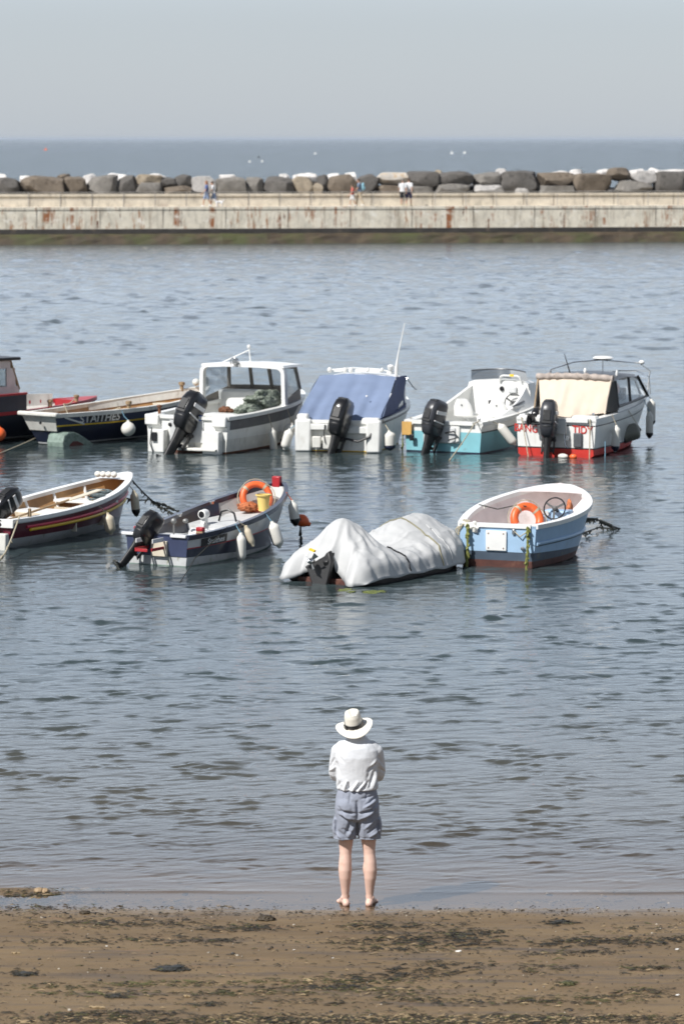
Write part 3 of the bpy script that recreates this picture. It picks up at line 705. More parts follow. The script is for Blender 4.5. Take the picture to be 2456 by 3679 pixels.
# ------------------------------------------------------------------ boat kit
class Hull:
    def __init__(s, L, B, wt=.8, um=.45, pw=.8, s0=.5, s1=.8, sp=2.0, kz=-.22, kb=.0, rake=.4, trake=.0, e0=.3, e1=.8, chine=None):
        s.__dict__.update(locals())
    def sheer(s, u): return s.s0 + (s.s1 - s.s0) * u ** s.sp
    def keel(s, u): return s.kz + s.kb * u ** 4
    def hw(s, u):
        if u <= s.um: p = s.wt + (1 - s.wt) * math.sin(math.pi / 2 * u / s.um)
        else: p = max(0.0, math.cos(math.pi / 2 * (u - s.um) / (1 - s.um))) ** s.pw
        return s.B / 2 * p
    def frac(s, v, u):
        v = min(max(v, 0), 1.1)
        if s.chine:
            vc, f0, f1 = s.chine; f = f0 + (f1 - f0) * u ** 1.5
            return f * v / vc if v < vc else f + (1 - f) * ((v - vc) / (1 - vc)) ** .8
        return v ** (s.e0 + (s.e1 - s.e0) * u ** 1.5)
    def yv(s, u, v): return s.L * u - s.rake * (1 - v) * u ** 3 - s.trake * v * (1 - u) ** 4
    def P(s, u, v, side=1, off=0.0):
        z = s.keel(u) + (s.sheer(u) - s.keel(u)) * v
        x = s.frac(v, u) * s.hw(u)
        return Vector((side * (x + off), s.yv(u, v), z))
    def vz(s, u, z): return (z - s.keel(u)) / (s.sheer(u) - s.keel(u))
    def xin(s, y, z, th=.05):
        u = min(max(y / s.L, 0), 1); return max(s.frac(s.vz(u, z), u) * s.hw(u) - th, .02)
    def at(s, y, side=1, dz=0.0, off=0.0):
        u = y / s.L; p = s.P(u, 1, side, off); p.z += dz; return p

def zrow(z): return lambda h, u: min(max(h.vz(u, z), 0.02), 0.995)
def hull_part(h, bands, mats, parent, NU=34, tbands=None, name='hull'):
    """bands: list of (v_top or zrow, material index), keel upward"""
    rows = [lambda h, u: 0.0]; rm = []
    prev = rows[0]
    for top, mi in bands:
        f = top if callable(top) else (lambda h, u, t=top: t)
        n = 3 if len(bands) > 2 else 5
        for k in range(1, n + 1):
            rows.append(lambda h, u, a=prev, b=f, k=k, n=n: a(h, u) + (b(h, u) - a(h, u)) * k / n); rm.append(mi)
        prev = f
    us = [1 - (1 - i / NU) ** 1.35 for i in range(NU + 1)]
    b = MB(); idx = {}
    for sd in (-1, 1):
        for i, u in enumerate(us):
            for r, f in enumerate(rows):
                idx[sd, i, r] = len(b.v); b.v.append(tuple(h.P(u, f(h, u), sd)))
    for sd in (-1, 1):
        for i in range(NU):
            for r in range(len(rows) - 1):
                q = (idx[sd, i, r], idx[sd, i + 1, r], idx[sd, i + 1, r + 1], idx[sd, i, r + 1])
                b.f.append(q if sd > 0 else q[::-1]); b.m.append(rm[r])
    for r in range(len(rows) - 1):
        b.f.append((idx[-1, 0, r], idx[1, 0, r], idx[1, 0, r + 1], idx[-1, 0, r + 1])); b.m.append((tbands or rm)[r] if tbands else rm[r])
    return b.build(name, mats, parent, ang=35)
def inside_part(h, zf, mats, parent, th=.045, u1=.97, NU=30, top=.985, name='interior', floor_m=1, vcap=None):
    """inner skin (material 0) and floor (material 1)"""
    us = [th / h.L + (u1 - th / h.L) * i / NU for i in range(NU + 1)]
    b = MB(); n = 5; idx = {}
    for sd in (-1, 1):
        for i, u in enumerate(us):
            vf = h.vz(u, zf)
            for r in range(n + 1):
                v = vf + (top - vf) * r / n; p = h.P(u, v, 1); p.x = max(p.x - th, 0.004) * sd
                idx[sd, i, r] = len(b.v); b.v.append(tuple(p))
    for sd in (-1, 1):
        for i in range(NU):
            for r in range(n):
                b.f.append((idx[sd, i, r], idx[sd, i + 1, r], idx[sd, i + 1, r + 1], idx[sd, i, r + 1])); b.m.append(0)
    for i in range(NU):
        b.f.append((idx[-1, i, 0], idx[1, i, 0], idx[1, i + 1, 0], idx[-1, i + 1, 0])); b.m.append(floor_m)
    for i in (0, NU):
        for r in range(n): b.f.append((idx[-1, i, r], idx[1, i, r], idx[1, i, r + 1], idx[-1, i, r + 1])); b.m.append(0)
    return b.build(name, mats, parent, ang=35)
def gunwale_part(h, m, parent, w=.07, t=.03, hgt=.05, o=.015, u0=0.0, u1=1.0, name='gunwale', NU=34, transom=True, dv=1.0):
    b = MB(); us = [u0 + (u1 - u0) * (1 - (1 - i / NU) ** 1.35) for i in range(NU + 1)]
    for sd in (-1, 1):
        rings = []
        for u in us:
            p = h.P(u, dv, 1); xo = p.x + o; xi = max(p.x - w, 0.0); yo = p.y + (o if u > .97 else 0); 
            rings.append([(sd * xi, p.y - (w * .5 if xi == 0 else 0), p.z + t), (sd * xo, yo, p.z + t), (sd * xo, yo, p.z - hgt), (sd * xi, p.y - (w * .5 if xi == 0 else 0), p.z - hgt)])
        b.loft(rings)
    if transom and u0 == 0:
        p = h.P(0, 1, 1); b.box((0, p.y + .02, p.z + (t - hgt) / 2 + .001), (2 * (p.x - w) + .02, w * .9, t + hgt - .004))
    return b.build(name, m, parent, ang=30)
def strake_part(h, v, m, parent, r=.018, u0=0.0, u1=1.0, flat=1.0, name='rubbing_strake', off=0.0, NU=30):
    b = MB()
    for sd in (-1, 1):
        pts = []
        for i in range(NU + 1):
            u = u0 + (u1 - u0) * (1 - (1 - i / NU) ** 1.3)
            vv = v(h, u) if callable(v) else v
            pts.append(h.P(u, vv, sd, off))
        b.tube(pts, r, 8)
    return b.build(name, m, parent)
def band_part(h, v0, v1, m, parent, u0=0.0, u1=1.0, off=.012, name='rubbing_band', NU=30):
    b = MB()
    for sd in (-1, 1):
        rings = []
        for i in range(NU + 1):
            u = u0 + (u1 - u0) * (1 - (1 - i / NU) ** 1.3)
            a = v0(h, u) if callable(v0) else v0; c = v1(h, u) if callable(v1) else v1
            p, q = h.P(u, a, sd, off), h.P(u, c, sd, off); p2, q2 = h.P(u, a, sd, -.005), h.P(u, c, sd, -.005)
            rings.append([p, q, q2, p2])
        b.loft(rings)
    return b.build(name, m, parent, ang=30)
def thwart(h, y, w, z, t, m, parent, name='thwart', th=.05):
    x = h.xin(y, z, th)
    b = MB(); b.box((0, y, z), (2 * x, w, t)); return b.build(name, m, parent, bevel=.008, smooth=False)
def deck_part(h, y0, m, parent, y1=None, camber=.03, dz=.012, name='foredeck', drop=0.0, NU=14, inset=.01):
    b = MB(); rings = []
    for i in range(NU + 1):
        u = y0 / h.L + ((y1 or h.L) / h.L - y0 / h.L) * (1 - (1 - i / NU) ** 1.3)
        p = h.P(u, 1, 1); x = max(p.x - inset, .003)
        rings.append([(x * k, p.y, p.z + dz + camber * (1 - k * k)) for k in (-1, -.5, 0, .5, 1)])
    b.loft(rings, close=False)
    if drop:
        r = rings[0]; b.loft([r, [(q[0], q[1], r[0][2] - drop) for q in r]], close=False)
    return b.build(name, m, parent, ang=30)

def outboard(parent, loc, s=1.0, tilt=0.0, yaw=0.0, roll=0.0, case='engine', decal=None, slim=1.0, name='outboard_motor'):
    e = empty_part(name, parent, loc, (0, 0, 0), s)
    q = (Matrix.Rotation(R(yaw), 3, 'Z') @ Matrix.Rotation(R(roll), 3, 'Y') @ Matrix.Rotation(R(-tilt), 3, 'X'))
    e.rotation_euler = q.to_euler()
    def ring(z, cy, hx, hy, n=24, p=3.0):
        o = []
        for k in range(n):
            a = 2 * math.pi * k / n; c, si = math.cos(a), math.sin(a)
            o.append((hx * math.copysign(abs(c) ** (2 / p), c), cy + hy * math.copysign(abs(si) ** (2 / p), si), z))
        return o
    b = MB()
    prof = [(.04, -.19, .085, .15), (.08, -.20, .125, .20), (.20, -.22, .148, .245), (.36, -.235, .156, .265), (.56, -.24, .152, .26), (.68, -.225, .138, .235), (.745, -.20, .108, .185), (.775, -.18, .05, .10)]
    b.loft([ring(z, cy, hx * slim, hy, p=3.6) for z, cy, hx, hy in prof])
    b.build('cowling', M[case], e, ang=60)
    b = MB(); b.loft([ring(.215, -.22, .152 * slim, .252), ring(.232, -.22, .159 * slim, .259), ring(.25, -.22, .155 * slim, .255)], cap=False)
    b.box((0, -.498, .44), (.14 * slim, .03, .20)); b.box((0, -.49, .31), (.20 * slim, .02, .05)); b.box((0, -.36, .70), (.16 * slim, .12, .10), rot=(.35, 0, 0))
    b.build('cowling_trim', M['engine_matt'], e, bevel=.006)
    if decal:
        b = MB()
        for sd in (-1, 1): b.box((sd * .153 * slim, -.24, .52), (.016, .32, .07), rot=(.12, 0, 0)); b.box((sd * .154 * slim, -.24, .33), (.016, .34, .025))
        b.box((0, -.40, .66), (.12, .03, .08), rot=(.45, 0, 0))
        b.build('cowling_decal', M[decal], e, bevel=.004)
    b = MB()                                            # leg, anti-ventilation plate, gearcase, skeg
    b.loft([ring(.12, -.20, .085, .15, 16, 2.6), ring(-.10, -.20, .065, .12, 16, 2.4), ring(-.45, -.21, .048, .105, 16, 2.2), ring(-.60, -.22, .040, .10, 16, 2.2), ring(-.80, -.22, .03, .09, 16, 2.2)])
    b.loft([ring(-.56, -.27, .10, .19, 20, 2.5), ring(-.575, -.27, .10, .19, 20, 2.5)])
    b.ell((0, -.24, -.80), (.055, .22, .055), seg=14)
    b.slab([(-.008, -.16, -.82), (-.008, -.32, -.82), (-.008, -.34, -1.0), (-.008, -.27, -1.02)], (.016, 0, 0))
    b.build('drive_leg', M['engine_matt'], e)
    b = MB(); b.ell((0, -.47, -.80), (.04, .07, .04), seg=12)
    for k in range(3):
        a = 2 * math.pi * k / 3 + .4; rr = []
        for t in (.03, .07, .11, .145):
            w = .055 * math.sin(min(1, t / .11 + .25) * 2.2) + .012; c, si = math.cos(a), math.sin(a)
            tw = .6 - t * 2
            tx, tz = -si, c
            rr.append([(c * t + tx * w * m_, -.475 + m_ * w * tw, -.80 + si * t + tz * w * m_) for m_ in (-1, 0, 1)])
        b.loft(rr, close=False)
    b.build('propeller', M['prop'], e)
    b = MB()                                            # transom bracket
    for sd in (-1, 1): b.slab([(sd * .10, .03, .08), (sd * .10, -.10, .10), (sd * .10, -.12, -.22), (sd * .10, -.05, -.26), (sd * .10, -.02, 0.0)], (sd * .025, 0, 0))
    b.box((0, -.08, .05), (.22, .09, .08)); b.box((0, -.07, -.18), (.2, .05, .06)); b.tube([(-.14, -.05, .02), (.14, -.05, .02)], .022)
    b.tube([(0.05, 0, .12), (.06, .16, .17), (.07, .34, .19)], [.025, .02, .024])
    b.build('clamp_bracket', M['engine_matt'], e)
    return e

def moor(name, label, start_px, heading, z=0, roll=0, trim=0):
    p = at(*start_px)
    t = thing(name, label, 'boat', p, -R(heading), 'boats moored in the harbour')
    t.rotation_euler = (R(trim), R(roll), -R(heading))
    return t
def fender(pos, label, length=.55, r=.09, tilt=(0, 0), mk='fender', tip=None, rope_to=None, rope='rope_pale', neck=True):
    """a hanging cylinder fender, top eye at pos"""
    t = thing('fender', label, 'fender', pos, 0, 'fenders hung along the moored boats'); t.rotation_euler = (R(tilt[0]), R(tilt[1]), 0)
    pr = [(.012, 0), (.03, -.005), (.034, -.03), (r * .6, -.055), (r * .92, -.085), (r, -.13), (r, -length + .13), (r * .92, -length + .08), (r * .6, -length + .05), (.034, -length + .03), (.03, -length + .005), (.012, -length)]
    b = MB(); b.lathe(pr, 18); b.build('body', M[mk], t, ang=50)
    if tip:
        b = MB(); b.lathe([(r * 1.01, -length + .135), (r * 1.015, -length + .12), (r * .94, -length + .078), (r * .62, -length + .046), (.04, -length + .02), (.012, -length - .004)], 18); b.build('end_cap', M[tip], t)
    if rope_to is not None:
        q = Matrix.LocRotScale(t.location, t.rotation_euler, t.scale).inverted() @ Vector(rope_to)
        MB().tube([(0, 0, -.01), Vector(q) * .5 + Vector((0, 0, -.01)), q], .009, 6).build('lanyard', M[rope], t)
    return t
def ball_fender(pos, r, mk, label, cat='buoy', name='ball_fender', rope_to=None, rope='rope_pale', group='fenders hung along the moored boats'):
    t = thing(name, label, cat, pos, 0, group)
    b = MB(); b.lathe([(.012, r * 1.22), (.03, r * 1.2), (.034, r * 1.02), (r * .35, r * .93), (r * .7, r * .70), (r * .93, r * .34), (r, 0), (r * .93, -r * .36), (r * .7, -r * .7), (r * .38, -r * .92), (.015, -r)], 22)
    b.build('body', M[mk], t, ang=60)
    if rope_to is not None:
        q = Vector(rope_to) - Vector(pos)
        MB().tube([(0, 0, r * 1.18), q * .6 + Vector((0, 0, .02)), q], .009, 6).build('lanyard', M[rope], t)
    return t
def rope(pts, r, mk, label, name='mooring_rope', sag=0.0, cat='rope', weed=None, group='mooring ropes', n=14):
    P = [Vector(p) for p in pts]; out = []
    for i in range(len(P) - 1):
        for k in range(n):
            t = k / n; p = P[i].lerp(P[i + 1], t); p.z -= sag * 4 * t * (1 - t); out.append(p)
    out.append(P[-1])
    b = MB(); b.tube(out, r, 7)
    if weed:
        rr = random.Random(len(out) * 7 + int(out[0].x * 100))
        for i in range(weed):
            p = out[rr.randrange(len(out))]; L = rr.uniform(.03, .11)
            b.tube([p, p + Vector((rr.uniform(-.03, .03), rr.uniform(-.03, .03), -L * .5)), p + Vector((rr.uniform(-.04, .04), rr.uniform(-.04, .04), -L))], [r * 1.4, r * 1.1, r * .4], 5)
        for i in range(0, len(out)):
            if rr.random() < .35 and i > len(out) * .4: b.ell(out[i], (r * 1.6, r * 1.6, r * 2.4), seg=6, rings=4)
    o = b.build(name, M[mk]); return tag(o, label, cat, group)
def lifebuoy(center, Rr, r, rot, label, a0=0, a1=2 * math.pi, bands=True):
    t = thing('lifebuoy', label, 'lifebuoy', center, 0, 'orange lifebuoys carried in the boats'); t.rotation_euler = rot
    b = MB(); b.torus((0, 0, 0), Rr, r, seg=40, sm=14, a0=a0, a1=a1); b.build('ring', M['orange'], t, ang=60)
    if bands:
        for k in range(4):
            a = math.pi / 4 + k * math.pi / 2
            if a0 <= a <= a1 or abs(a1 - a0 - 2 * math.pi) < .01:
                c = (Rr * math.cos(a), Rr * math.sin(a), 0)
                bb = MB(); bb.torus((0, 0, 0), Rr, r * 1.03, seg=4, sm=14, a0=a - .09, a1=a + .09); bb.build('strap', M['rope_pale'], t)
        pts = []
        for k in range(41):
            a = 2 * math.pi * k / 40; rr_ = Rr + r * (1.25 + .35 * abs(math.sin(2 * (a - math.pi / 4)))); pts.append((rr_ * math.cos(a), rr_ * math.sin(a), 0))
        bb = MB(); bb.tube(pts, .008, 6); bb.build('grab_line', M['rope_pale'], t)
    return t
def wheel(parent, loc, r, rot, name='steering_wheel', m='black', hub='engine_matt'):
    e = empty_part(name, parent, loc, rot)
    MB().torus((0, 0, 0), r, .013, seg=32, sm=8).build('rim', M[m], e)
    b = MB(); b.lathe([(.005, .02), (.04, .015), (.05, -.02), (.03, -.10), (.03, -.16)], 14)
    for k in range(3):
        a = math.pi / 2 + k * 2 * math.pi / 3 + math.pi; b.box((r * .5 * math.cos(a), r * .5 * math.sin(a), 0), (r, .035, .01), rot=(0, 0, a))
    b.build('spokes', M[hub], e); return e
def cleat(parent, p, s=1.0, m='steel'):
    b = MB(); x, y, z = p
    b.box((x, y, z + .02 * s), (.03 * s, .07 * s, .04 * s)); b.tube([(x, y - .08 * s, z + .05 * s), (x, y, z + .042 * s), (x, y + .08 * s, z + .05 * s)], .012 * s, 6)
    return b.build('cleat', M[m], parent)

# ================================================================== back row of boats
# ---- navy boat with a wheelhouse, cut by the left edge
A = moor('wheelhouse_boat', 'dark navy boat with red gunwales and a white wheelhouse cut off by the left edge', (-420, 1606), 47)
h = Hull(6.25, 2.2, wt=.75, um=.45, pw=.75, s0=.66, s1=.82, sp=2.2, rake=.35)
hull_part(h, [(zrow(.05), 1), (zrow(.09), 2), (1.0, 0)], [M['navy'], M['black'], M['grey_white']], A)
inside_part(h, .22, [M['white_worn'], M['grey_floor']], A)
gunwale_part(h, M['red'], A, w=.10, t=.035, hgt=.045)
deck_part(h, 5.35, M['red'], A, drop=.35)
b = MB()                                            # raised side boards round the working deck
for sd in (-1, 1):
    rings = []
    for i in range(13):
        y = .05 + 3.25 * i / 12; p = h.at(y, sd); x = abs(p.x) + .012
        rings.append([(sd * (x), y, p.z - .03), (sd * x, y, p.z + .40), (sd * (x - .05), y, p.z + .40), (sd * (x - .05), y, p.z - .03)])
    b.loft(rings)
b.build('washboard', M['navy'], A, smooth=False)
b = MB()
for sd in (-1, 1):
    rings = []
    for i in range(13):
        y = .05 + 3.27 * i / 12; p = h.at(y, sd); x = abs(p.x) + .03
        rings.append([(sd * x, y, p.z + .40), (sd * x, y, p.z + .445), (sd * (x - .10), y, p.z + .445), (sd * (x - .10), y, p.z + .40)])
    b.loft(rings)
b.build('washboard_rail', M['red'], A, smooth=False)
b = MB(); rings = []
for i in range(11):
    y = 2.6 + 2.7 * i / 10; p = h.at(y, -1); x = p.x + .10
    rings.append([(x, y, p.z - .15), (x, y, p.z + .30 - .14 * i / 10), (x - .05, y, p.z + .30 - .14 * i / 10), (x - .05, y, p.z - .15)])
b.loft(rings); b.build('white_bulwark', M['white_worn'], A, smooth=False)
wh = empty_part('wheelhouse', A, (0, 0, 0))
def whp(y, z, x): return (x, y, z)
y0, y1t, y1b, w0 = 0.8, 3.25, 3.36, .78
b = MB()
sidep = [(y0, .6), (y1b, .6), (y1b - .02, 1.12), (y1b - .38, 1.55), (y1b - .12, 1.86), (y0, 1.86)]
# side walls with a window opening made from strips
for sd in (-1, 1):
    for (ya, yb, za, zb) in ((y0, y1b - .05, .6, 1.28), (y0, y1b - .30, 1.70, 1.88), (y0, 1.3, 1.28, 1.70), (2.05, 2.30, 1.28, 1.70), (2.95, 3.20, 1.28, 1.70)):
        b.box((sd * w0, (ya + yb) / 2, (za + zb) / 2), (.05, yb - ya, zb - za))
b.box((0, y0, 1.24), (2 * w0, .05, 1.28)); b.box((0, y1b - .05, .92), (2 * w0, .05, .66))
b.build('cabin_wall', M['pink_white'], wh, smooth=False)
b = MB()
for sd in (-1, 1): b.box((sd * w0, 1.675, 1.49), (.012, .75, .42)); b.box((sd * w0, 2.625, 1.49), (.012, .65, .42))
b.slab([(-w0 + .03, y1b - .06, 1.25), (w0 - .03, y1b - .06, 1.25), (w0 - .03, y1b - .30, 1.85), (-w0 + .03, y1b - .30, 1.85)], (0, .012, .004))
b.build('cabin_window', M['glass'], wh, smooth=False)
b = MB()
for x in (-w0, 0, w0): b.tube([(x, y1b - .04, 1.2), (x, y1b - .30, 1.9)], .035, 6)
b.build('window_post', M['wood'], wh)
b = MB(); b.box((0, (y0 + y1t) / 2 - .05, 1.92), (2 * w0 + .24, y1t - y0 + .2, .07)); b.build('cabin_roof', M['black'], wh, bevel=.02)
b = MB(); b.ell((.35, 2.5, 2.0), (.16, .1, .07)); b.build('roof_lamp', M['white_clean'], wh)
b = MB(); b.tube([(w0 + .03, 2.1, 1.9), (w0 + .12, 2.2, 1.4), (h.at(2.3, 1).x + .06, 2.3, 1.06)], .012, 6); b.build('grab_line', M['rope_blue'], A)
for y in (4.15, 5.2):
    b = MB(); p = h.at(y, 1); b.lathe([(.05, p.z - .02), (.05, p.z + .13), (.07, p.z + .14), (.07, p.z + .19), (.02, p.z + .2)], 10, c=(p.x - .06, y, 0)); b.build('mooring_post', M['wood'], A)
pp = W(A, h.at(2.55, 1, .40, .16)); 
ball_fender(Vector((at(38, 1560).x, pp.y - .1, .235)), .165, 'orange', 'orange ball buoy hanging beside the navy wheelhouse boat at the left edge', rope_to=W(A, h.at(2.3, 1, .40, .03)))
q = W(A, h.at(5.05, 1)); c_ = W(A, h.at(4.3, 1))
rope([q + Vector((0, -.05, .12)), c_ + Vector((.2, -.2, .1)), c_ + Vector((.45, -.3, -.35))], .014, 'rope_pale', 'pale rope looped over the bow of the navy wheelhouse boat', sag=.05)

# ---- blue coble with tan inside
C_ = moor('coble', 'dark blue open coble with yellow stripe and tan inside, moored behind the white shelter boat', (186, 1597), 38)
h = Hull(5.55, 1.9, wt=.55, um=.5, pw=.72, s0=.72, s1=1.02, sp=2.6, rake=.45, trake=.42, e0=.42, e1=.9)
H_C = h
ys_ = lambda v: v
hull_part(h, [(zrow(.02), 3), (zrow(.055), 1), (.71, 0), (.745, 2), (.97, 4), (1.0, 3)], [M['navy'], M['grey_white'], M['yellow'], M['black'], M['navy_light']], C_)
inside_part(h, .20, [M['tan'], M['tan']], C_, th=.05)
gunwale_part(h, M['white_worn'], C_, w=.10, t=.03, hgt=.06, o=.025)
b = MB(); p = h.P(0, 1, 1)
b.box((0, p.y - .02, p.z + .01), (2 * p.x + .16, .14, .10)); b.build('transom_cap', M['white_worn'], C_, bevel=.03)
pa, pb = h.P(0, .99, 1), h.P(0, .60, 1)
b = MB(); b.slab([(-pa.x, pa.y - .012, pa.z), (pa.x, pa.y - .012, pa.z), (pb.x, pb.y - .012, pb.z), (-pb.x, pb.y - .012, pb.z)], (0, -.012, -.004)); b.build('transom_board', M['white_worn'], C_, smooth=False)
b = MB(); b.lathe([(.03, -.02), (.035, 0), (.02, .01)], 12, axis='y', c=(.06, pa.y - .01, (pa.z + pb.z) / 2)); b.build('scupper', M['black'], C_)
b = MB()                                            # diagonal white trim at the quarter
a_ = h.P(.035, .93, 1, .012); c2 = h.P(.115, .74, 1, .014)
b.tube([a_, c2], .022, 6); b.build('quarter_trim', M['white_clean'], C_)
# tunnel over the propeller at the stern
def yz(poly, x0, dx): return [(x0, y, z) for y, z in poly], (dx, 0, 0)
og = [(-.34, -.08), (-.36, .10), (-.30, .26), (-.16, .33), (.02, .33), (.22, .26), (.46, .14), (.72, -.02), (.72, -.08)]
ig = [(-.16, -.08), (-.12, .04), (-.02, .11), (.12, .11), (.28, .05), (.40, -.03), (.40, -.08)]
b = MB(); b.slab(*yz(og, .18, .50)); b.build('propeller_tunnel', M['green_patina'], C_, bevel=.07, smooth=False)
b = MB(); b.slab(*yz(ig, .60, .095)); b.build('tunnel_mouth', M['tunnel_red'], C_, bevel=.01, smooth=False)
b = MB(); b.slab([h.P(.135, .78, 1, .008), h.P(.29, .78, 1, .008), h.P(.29, .945, 1, .008), h.P(.135, .945, 1, .008)], (.002, 0, 0)); b.build('name_patch', M['black'], C_, smooth=False)
b = MB(); rr = []
for i in range(19):
    u = .40 + .58 * i / 18; p = h.P(u, 1, 1); q = h.P(u, .86, 1)
    rr.append([(-(max(p.x - .055, 0)), p.y, p.z + .01), (-(max(q.x - .045, 0)), q.y, q.z), (-(max(q.x - .075, 0)), q.y, q.z), (-(max(p.x - .09, 0)), p.y, p.z + .01)])
b.loft(rr); b.build('inner_plank', M['white_worn'], C_, smooth=False)
text_on('STAITHES', .25, lambda x, y: (lambda u, v: h.P(u, v, 1, .014) + Vector((0, 0, 0)))( (1.05 + x) / h.L, .855 + y / (h.sheer(.2) - h.kz)), 'lettering', M['decal'], C_, sx=.98)
thwart(h, 1.2, .28, .50, .05, M['cream'], C_); thwart(h, 3.1, .28, .55, .05, M['cream'], C_); thwart(h, 4.3, .3, .66, .05, M['cream'], C_)
b = MB(); p = h.P(.985, 1, 1)
b.box((0, p.y - .02, p.z + .10), (.14, .16, .34)); b.build('stem_post', M['white_worn'], C_, bevel=.015)
b = MB(); b.ell((-.12, p.y - .2, p.z + .13), (.09, .09, .09)); b.build('bow_float', M['white_worn'], C_)
b = MB()
for sd, y in ((-1, 5.0), (1, 1.75)):
    p = h.at(y, sd); b.lathe([(.045, p.z - .02), (.045, p.z + .12), (.075, p.z + .13), (.075, p.z + .20), (.02, p.z + .21)], 10, c=(p.x - sd * .06, y, 0))
b.build('mooring_post', M['wood'], C_)
fp = W(C_, h.at(1.62, 1, -.42, .15))
ball_fender(fp, .168, 'fender', 'off white ball fender hanging on the side of the dark blue coble', cat='fender', rope_to=W(C_, h.at(1.56, 1, .03, .01)), rope='rope_blue')
a_ = W(C_, h.at(1.55, 1, .08, 0)); rope([a_, at(190, 1545, .2), at(-30, 1640, 0.0)], .013, 'rope_pale', 'tan mooring rope slanting from the dark blue coble down to the left edge', sag=.02)

# ---- white boat with open shelter
D = moor('shelter_boat', 'white fishing boat with open windowed shelter and large black outboard', (673, 1626), 27)
h = Hull(5.2, 2.32, wt=.90, um=.42, pw=.62, s0=.80, s1=1.08, sp=1.6, rake=.75, e0=.2, e1=.75, chine=(.16, .93, .42))
H_D = h
hull_part(h, [(zrow(.012), 1), (zrow(.045), 2), (zrow(.33), 0), (1.0, 3)], [M['white_worn'], M['antifoul_brown'], M['rust'], M['white']], D)
inside_part(h, .30, [M['white'], M['grey_floor']], D, th=.06)
gunwale_part(h, M['white'], D, w=.16, t=.03, hgt=.05, o=.02)
band_part(h, .74, .93, M['grey_band'], D, u0=.02)
strake_part(h, .95, M['black'], D, r=.022)
deck_part(h, 3.9, M['white'], D, drop=.2)
# transom blocks either side of the engine well
for sd in (-1, 1):
    b = MB(); b.box((sd * .86, .10, .72), (.36, .42, .24)); b.box((sd * .70, -.10, .25), (.42, .20, .52)); b.build('stern_block', M['white'], D, bevel=.025)
b = MB(); b.box((0, -.012, .48), (.86, .04, .50)); b.build('engine_well', M['grey_white'], D, bevel=.01)
b = MB()
for x in (-.42, -.24): b.lathe([(.03, -.03), (.045, -.022), (.045, 0), (.03, .005)], 12, axis='y', c=(x, -.03, .62))
b.build('hose_port', M['black'], D)
b = MB(); b.box((-.72, -.22, .35), (.12, .06, .20)); b.tube([(-.80, -.2, .55), (-.82, -.24, .2), (-.74, -.25, .0)], .014, 6); b.build('trim_bracket', M['black'], D, bevel=.01)
b = MB(); b.lathe([(.035, .84), (.035, .98), (.06, .99), (.06, 1.03), (.02, 1.04)], 10, c=(-.78, .12, 0)); b.build('mooring_post', M['rust'], D)
outboard(D, (.02, -.10, .33), 1.30, tilt=32, yaw=-10, roll=10, decal='decal')
b = MB(); b.box((.30, -.16, .10), (1.15, .24, .06)); b.build('stern_step', M['white_worn'], D, bevel=.015)
# shelter
ya, yf = 2.62, 3.65
pL, pR = h.at(ya, -1), h.at(ya, 1); zr = 1.77
shelter = empty_part('shelter', D)
b = MB()
def archpts(y, wx, z0, z1, r=.14):
    P = [(-wx, y, z0), (-wx + .02, y, z1 - r)]
    for k in range(1, 5): a = math.pi - k * math.pi / 8; P.append((-wx + .02 + r + r * math.cos(a), y, z1 - r + r * math.sin(a)))
    for t in (-.5, -.25, 0, .25, .5): P.append((2 * t * (wx - .16), y, z1 + .045 * (1 - 4 * t * t)))
    for k in range(4, 0, -1): a = k * math.pi / 8; P.append((wx - .02 - r + r * math.cos(a), y, z1 - r + r * math.sin(a)))
    P += [(wx - .02, y, z1 - r), (wx, y, z0)]; return P
ar = archpts(ya, pR.x - .06, pR.z - .02, zr)
rings = []
for i, p in enumerate(ar):
    cx = -1 if i < 2 else (1 if i > len(ar) - 3 else 0)
    n_ = Vector((p[0], 0, p[2] - 1.2)).normalized()
    if cx: n_ = Vector((cx, 0, 0))
    q = Vector(p); rings.append([q + n_ * .045 + Vector((0, .07, 0)), q + n_ * .045 - Vector((0, .07, 0)), q - n_ * .045 - Vector((0, .07, 0)), q - n_ * .045 + Vector((0, .07, 0))])
b.loft(rings); b.build('arch', M['white_clean'], shelter, ang=50)
b = MB(); rings = []
for i in range(7):
    y = ya - .05 + (yf + .12 - ya) * i / 6; w = (pR.x - .05) * (1 - .10 * i / 6)
    rings.append([(w * k, y, zr + .05 + .05 * (1 - k * k) - .03 * (i / 6) ** 2 - (.05 if abs(k) == 1 else 0)) for k in (-1, -.97, -.5, 0, .5, .97, 1)] + [(w * k, y, zr - .0 + .04 * (1 - k * k) - .03 * (i / 6) ** 2) for k in (1, .5, 0, -.5, -1)])
b.loft(rings); b.build('shelter_roof', M['white_clean'], shelter, ang=50)
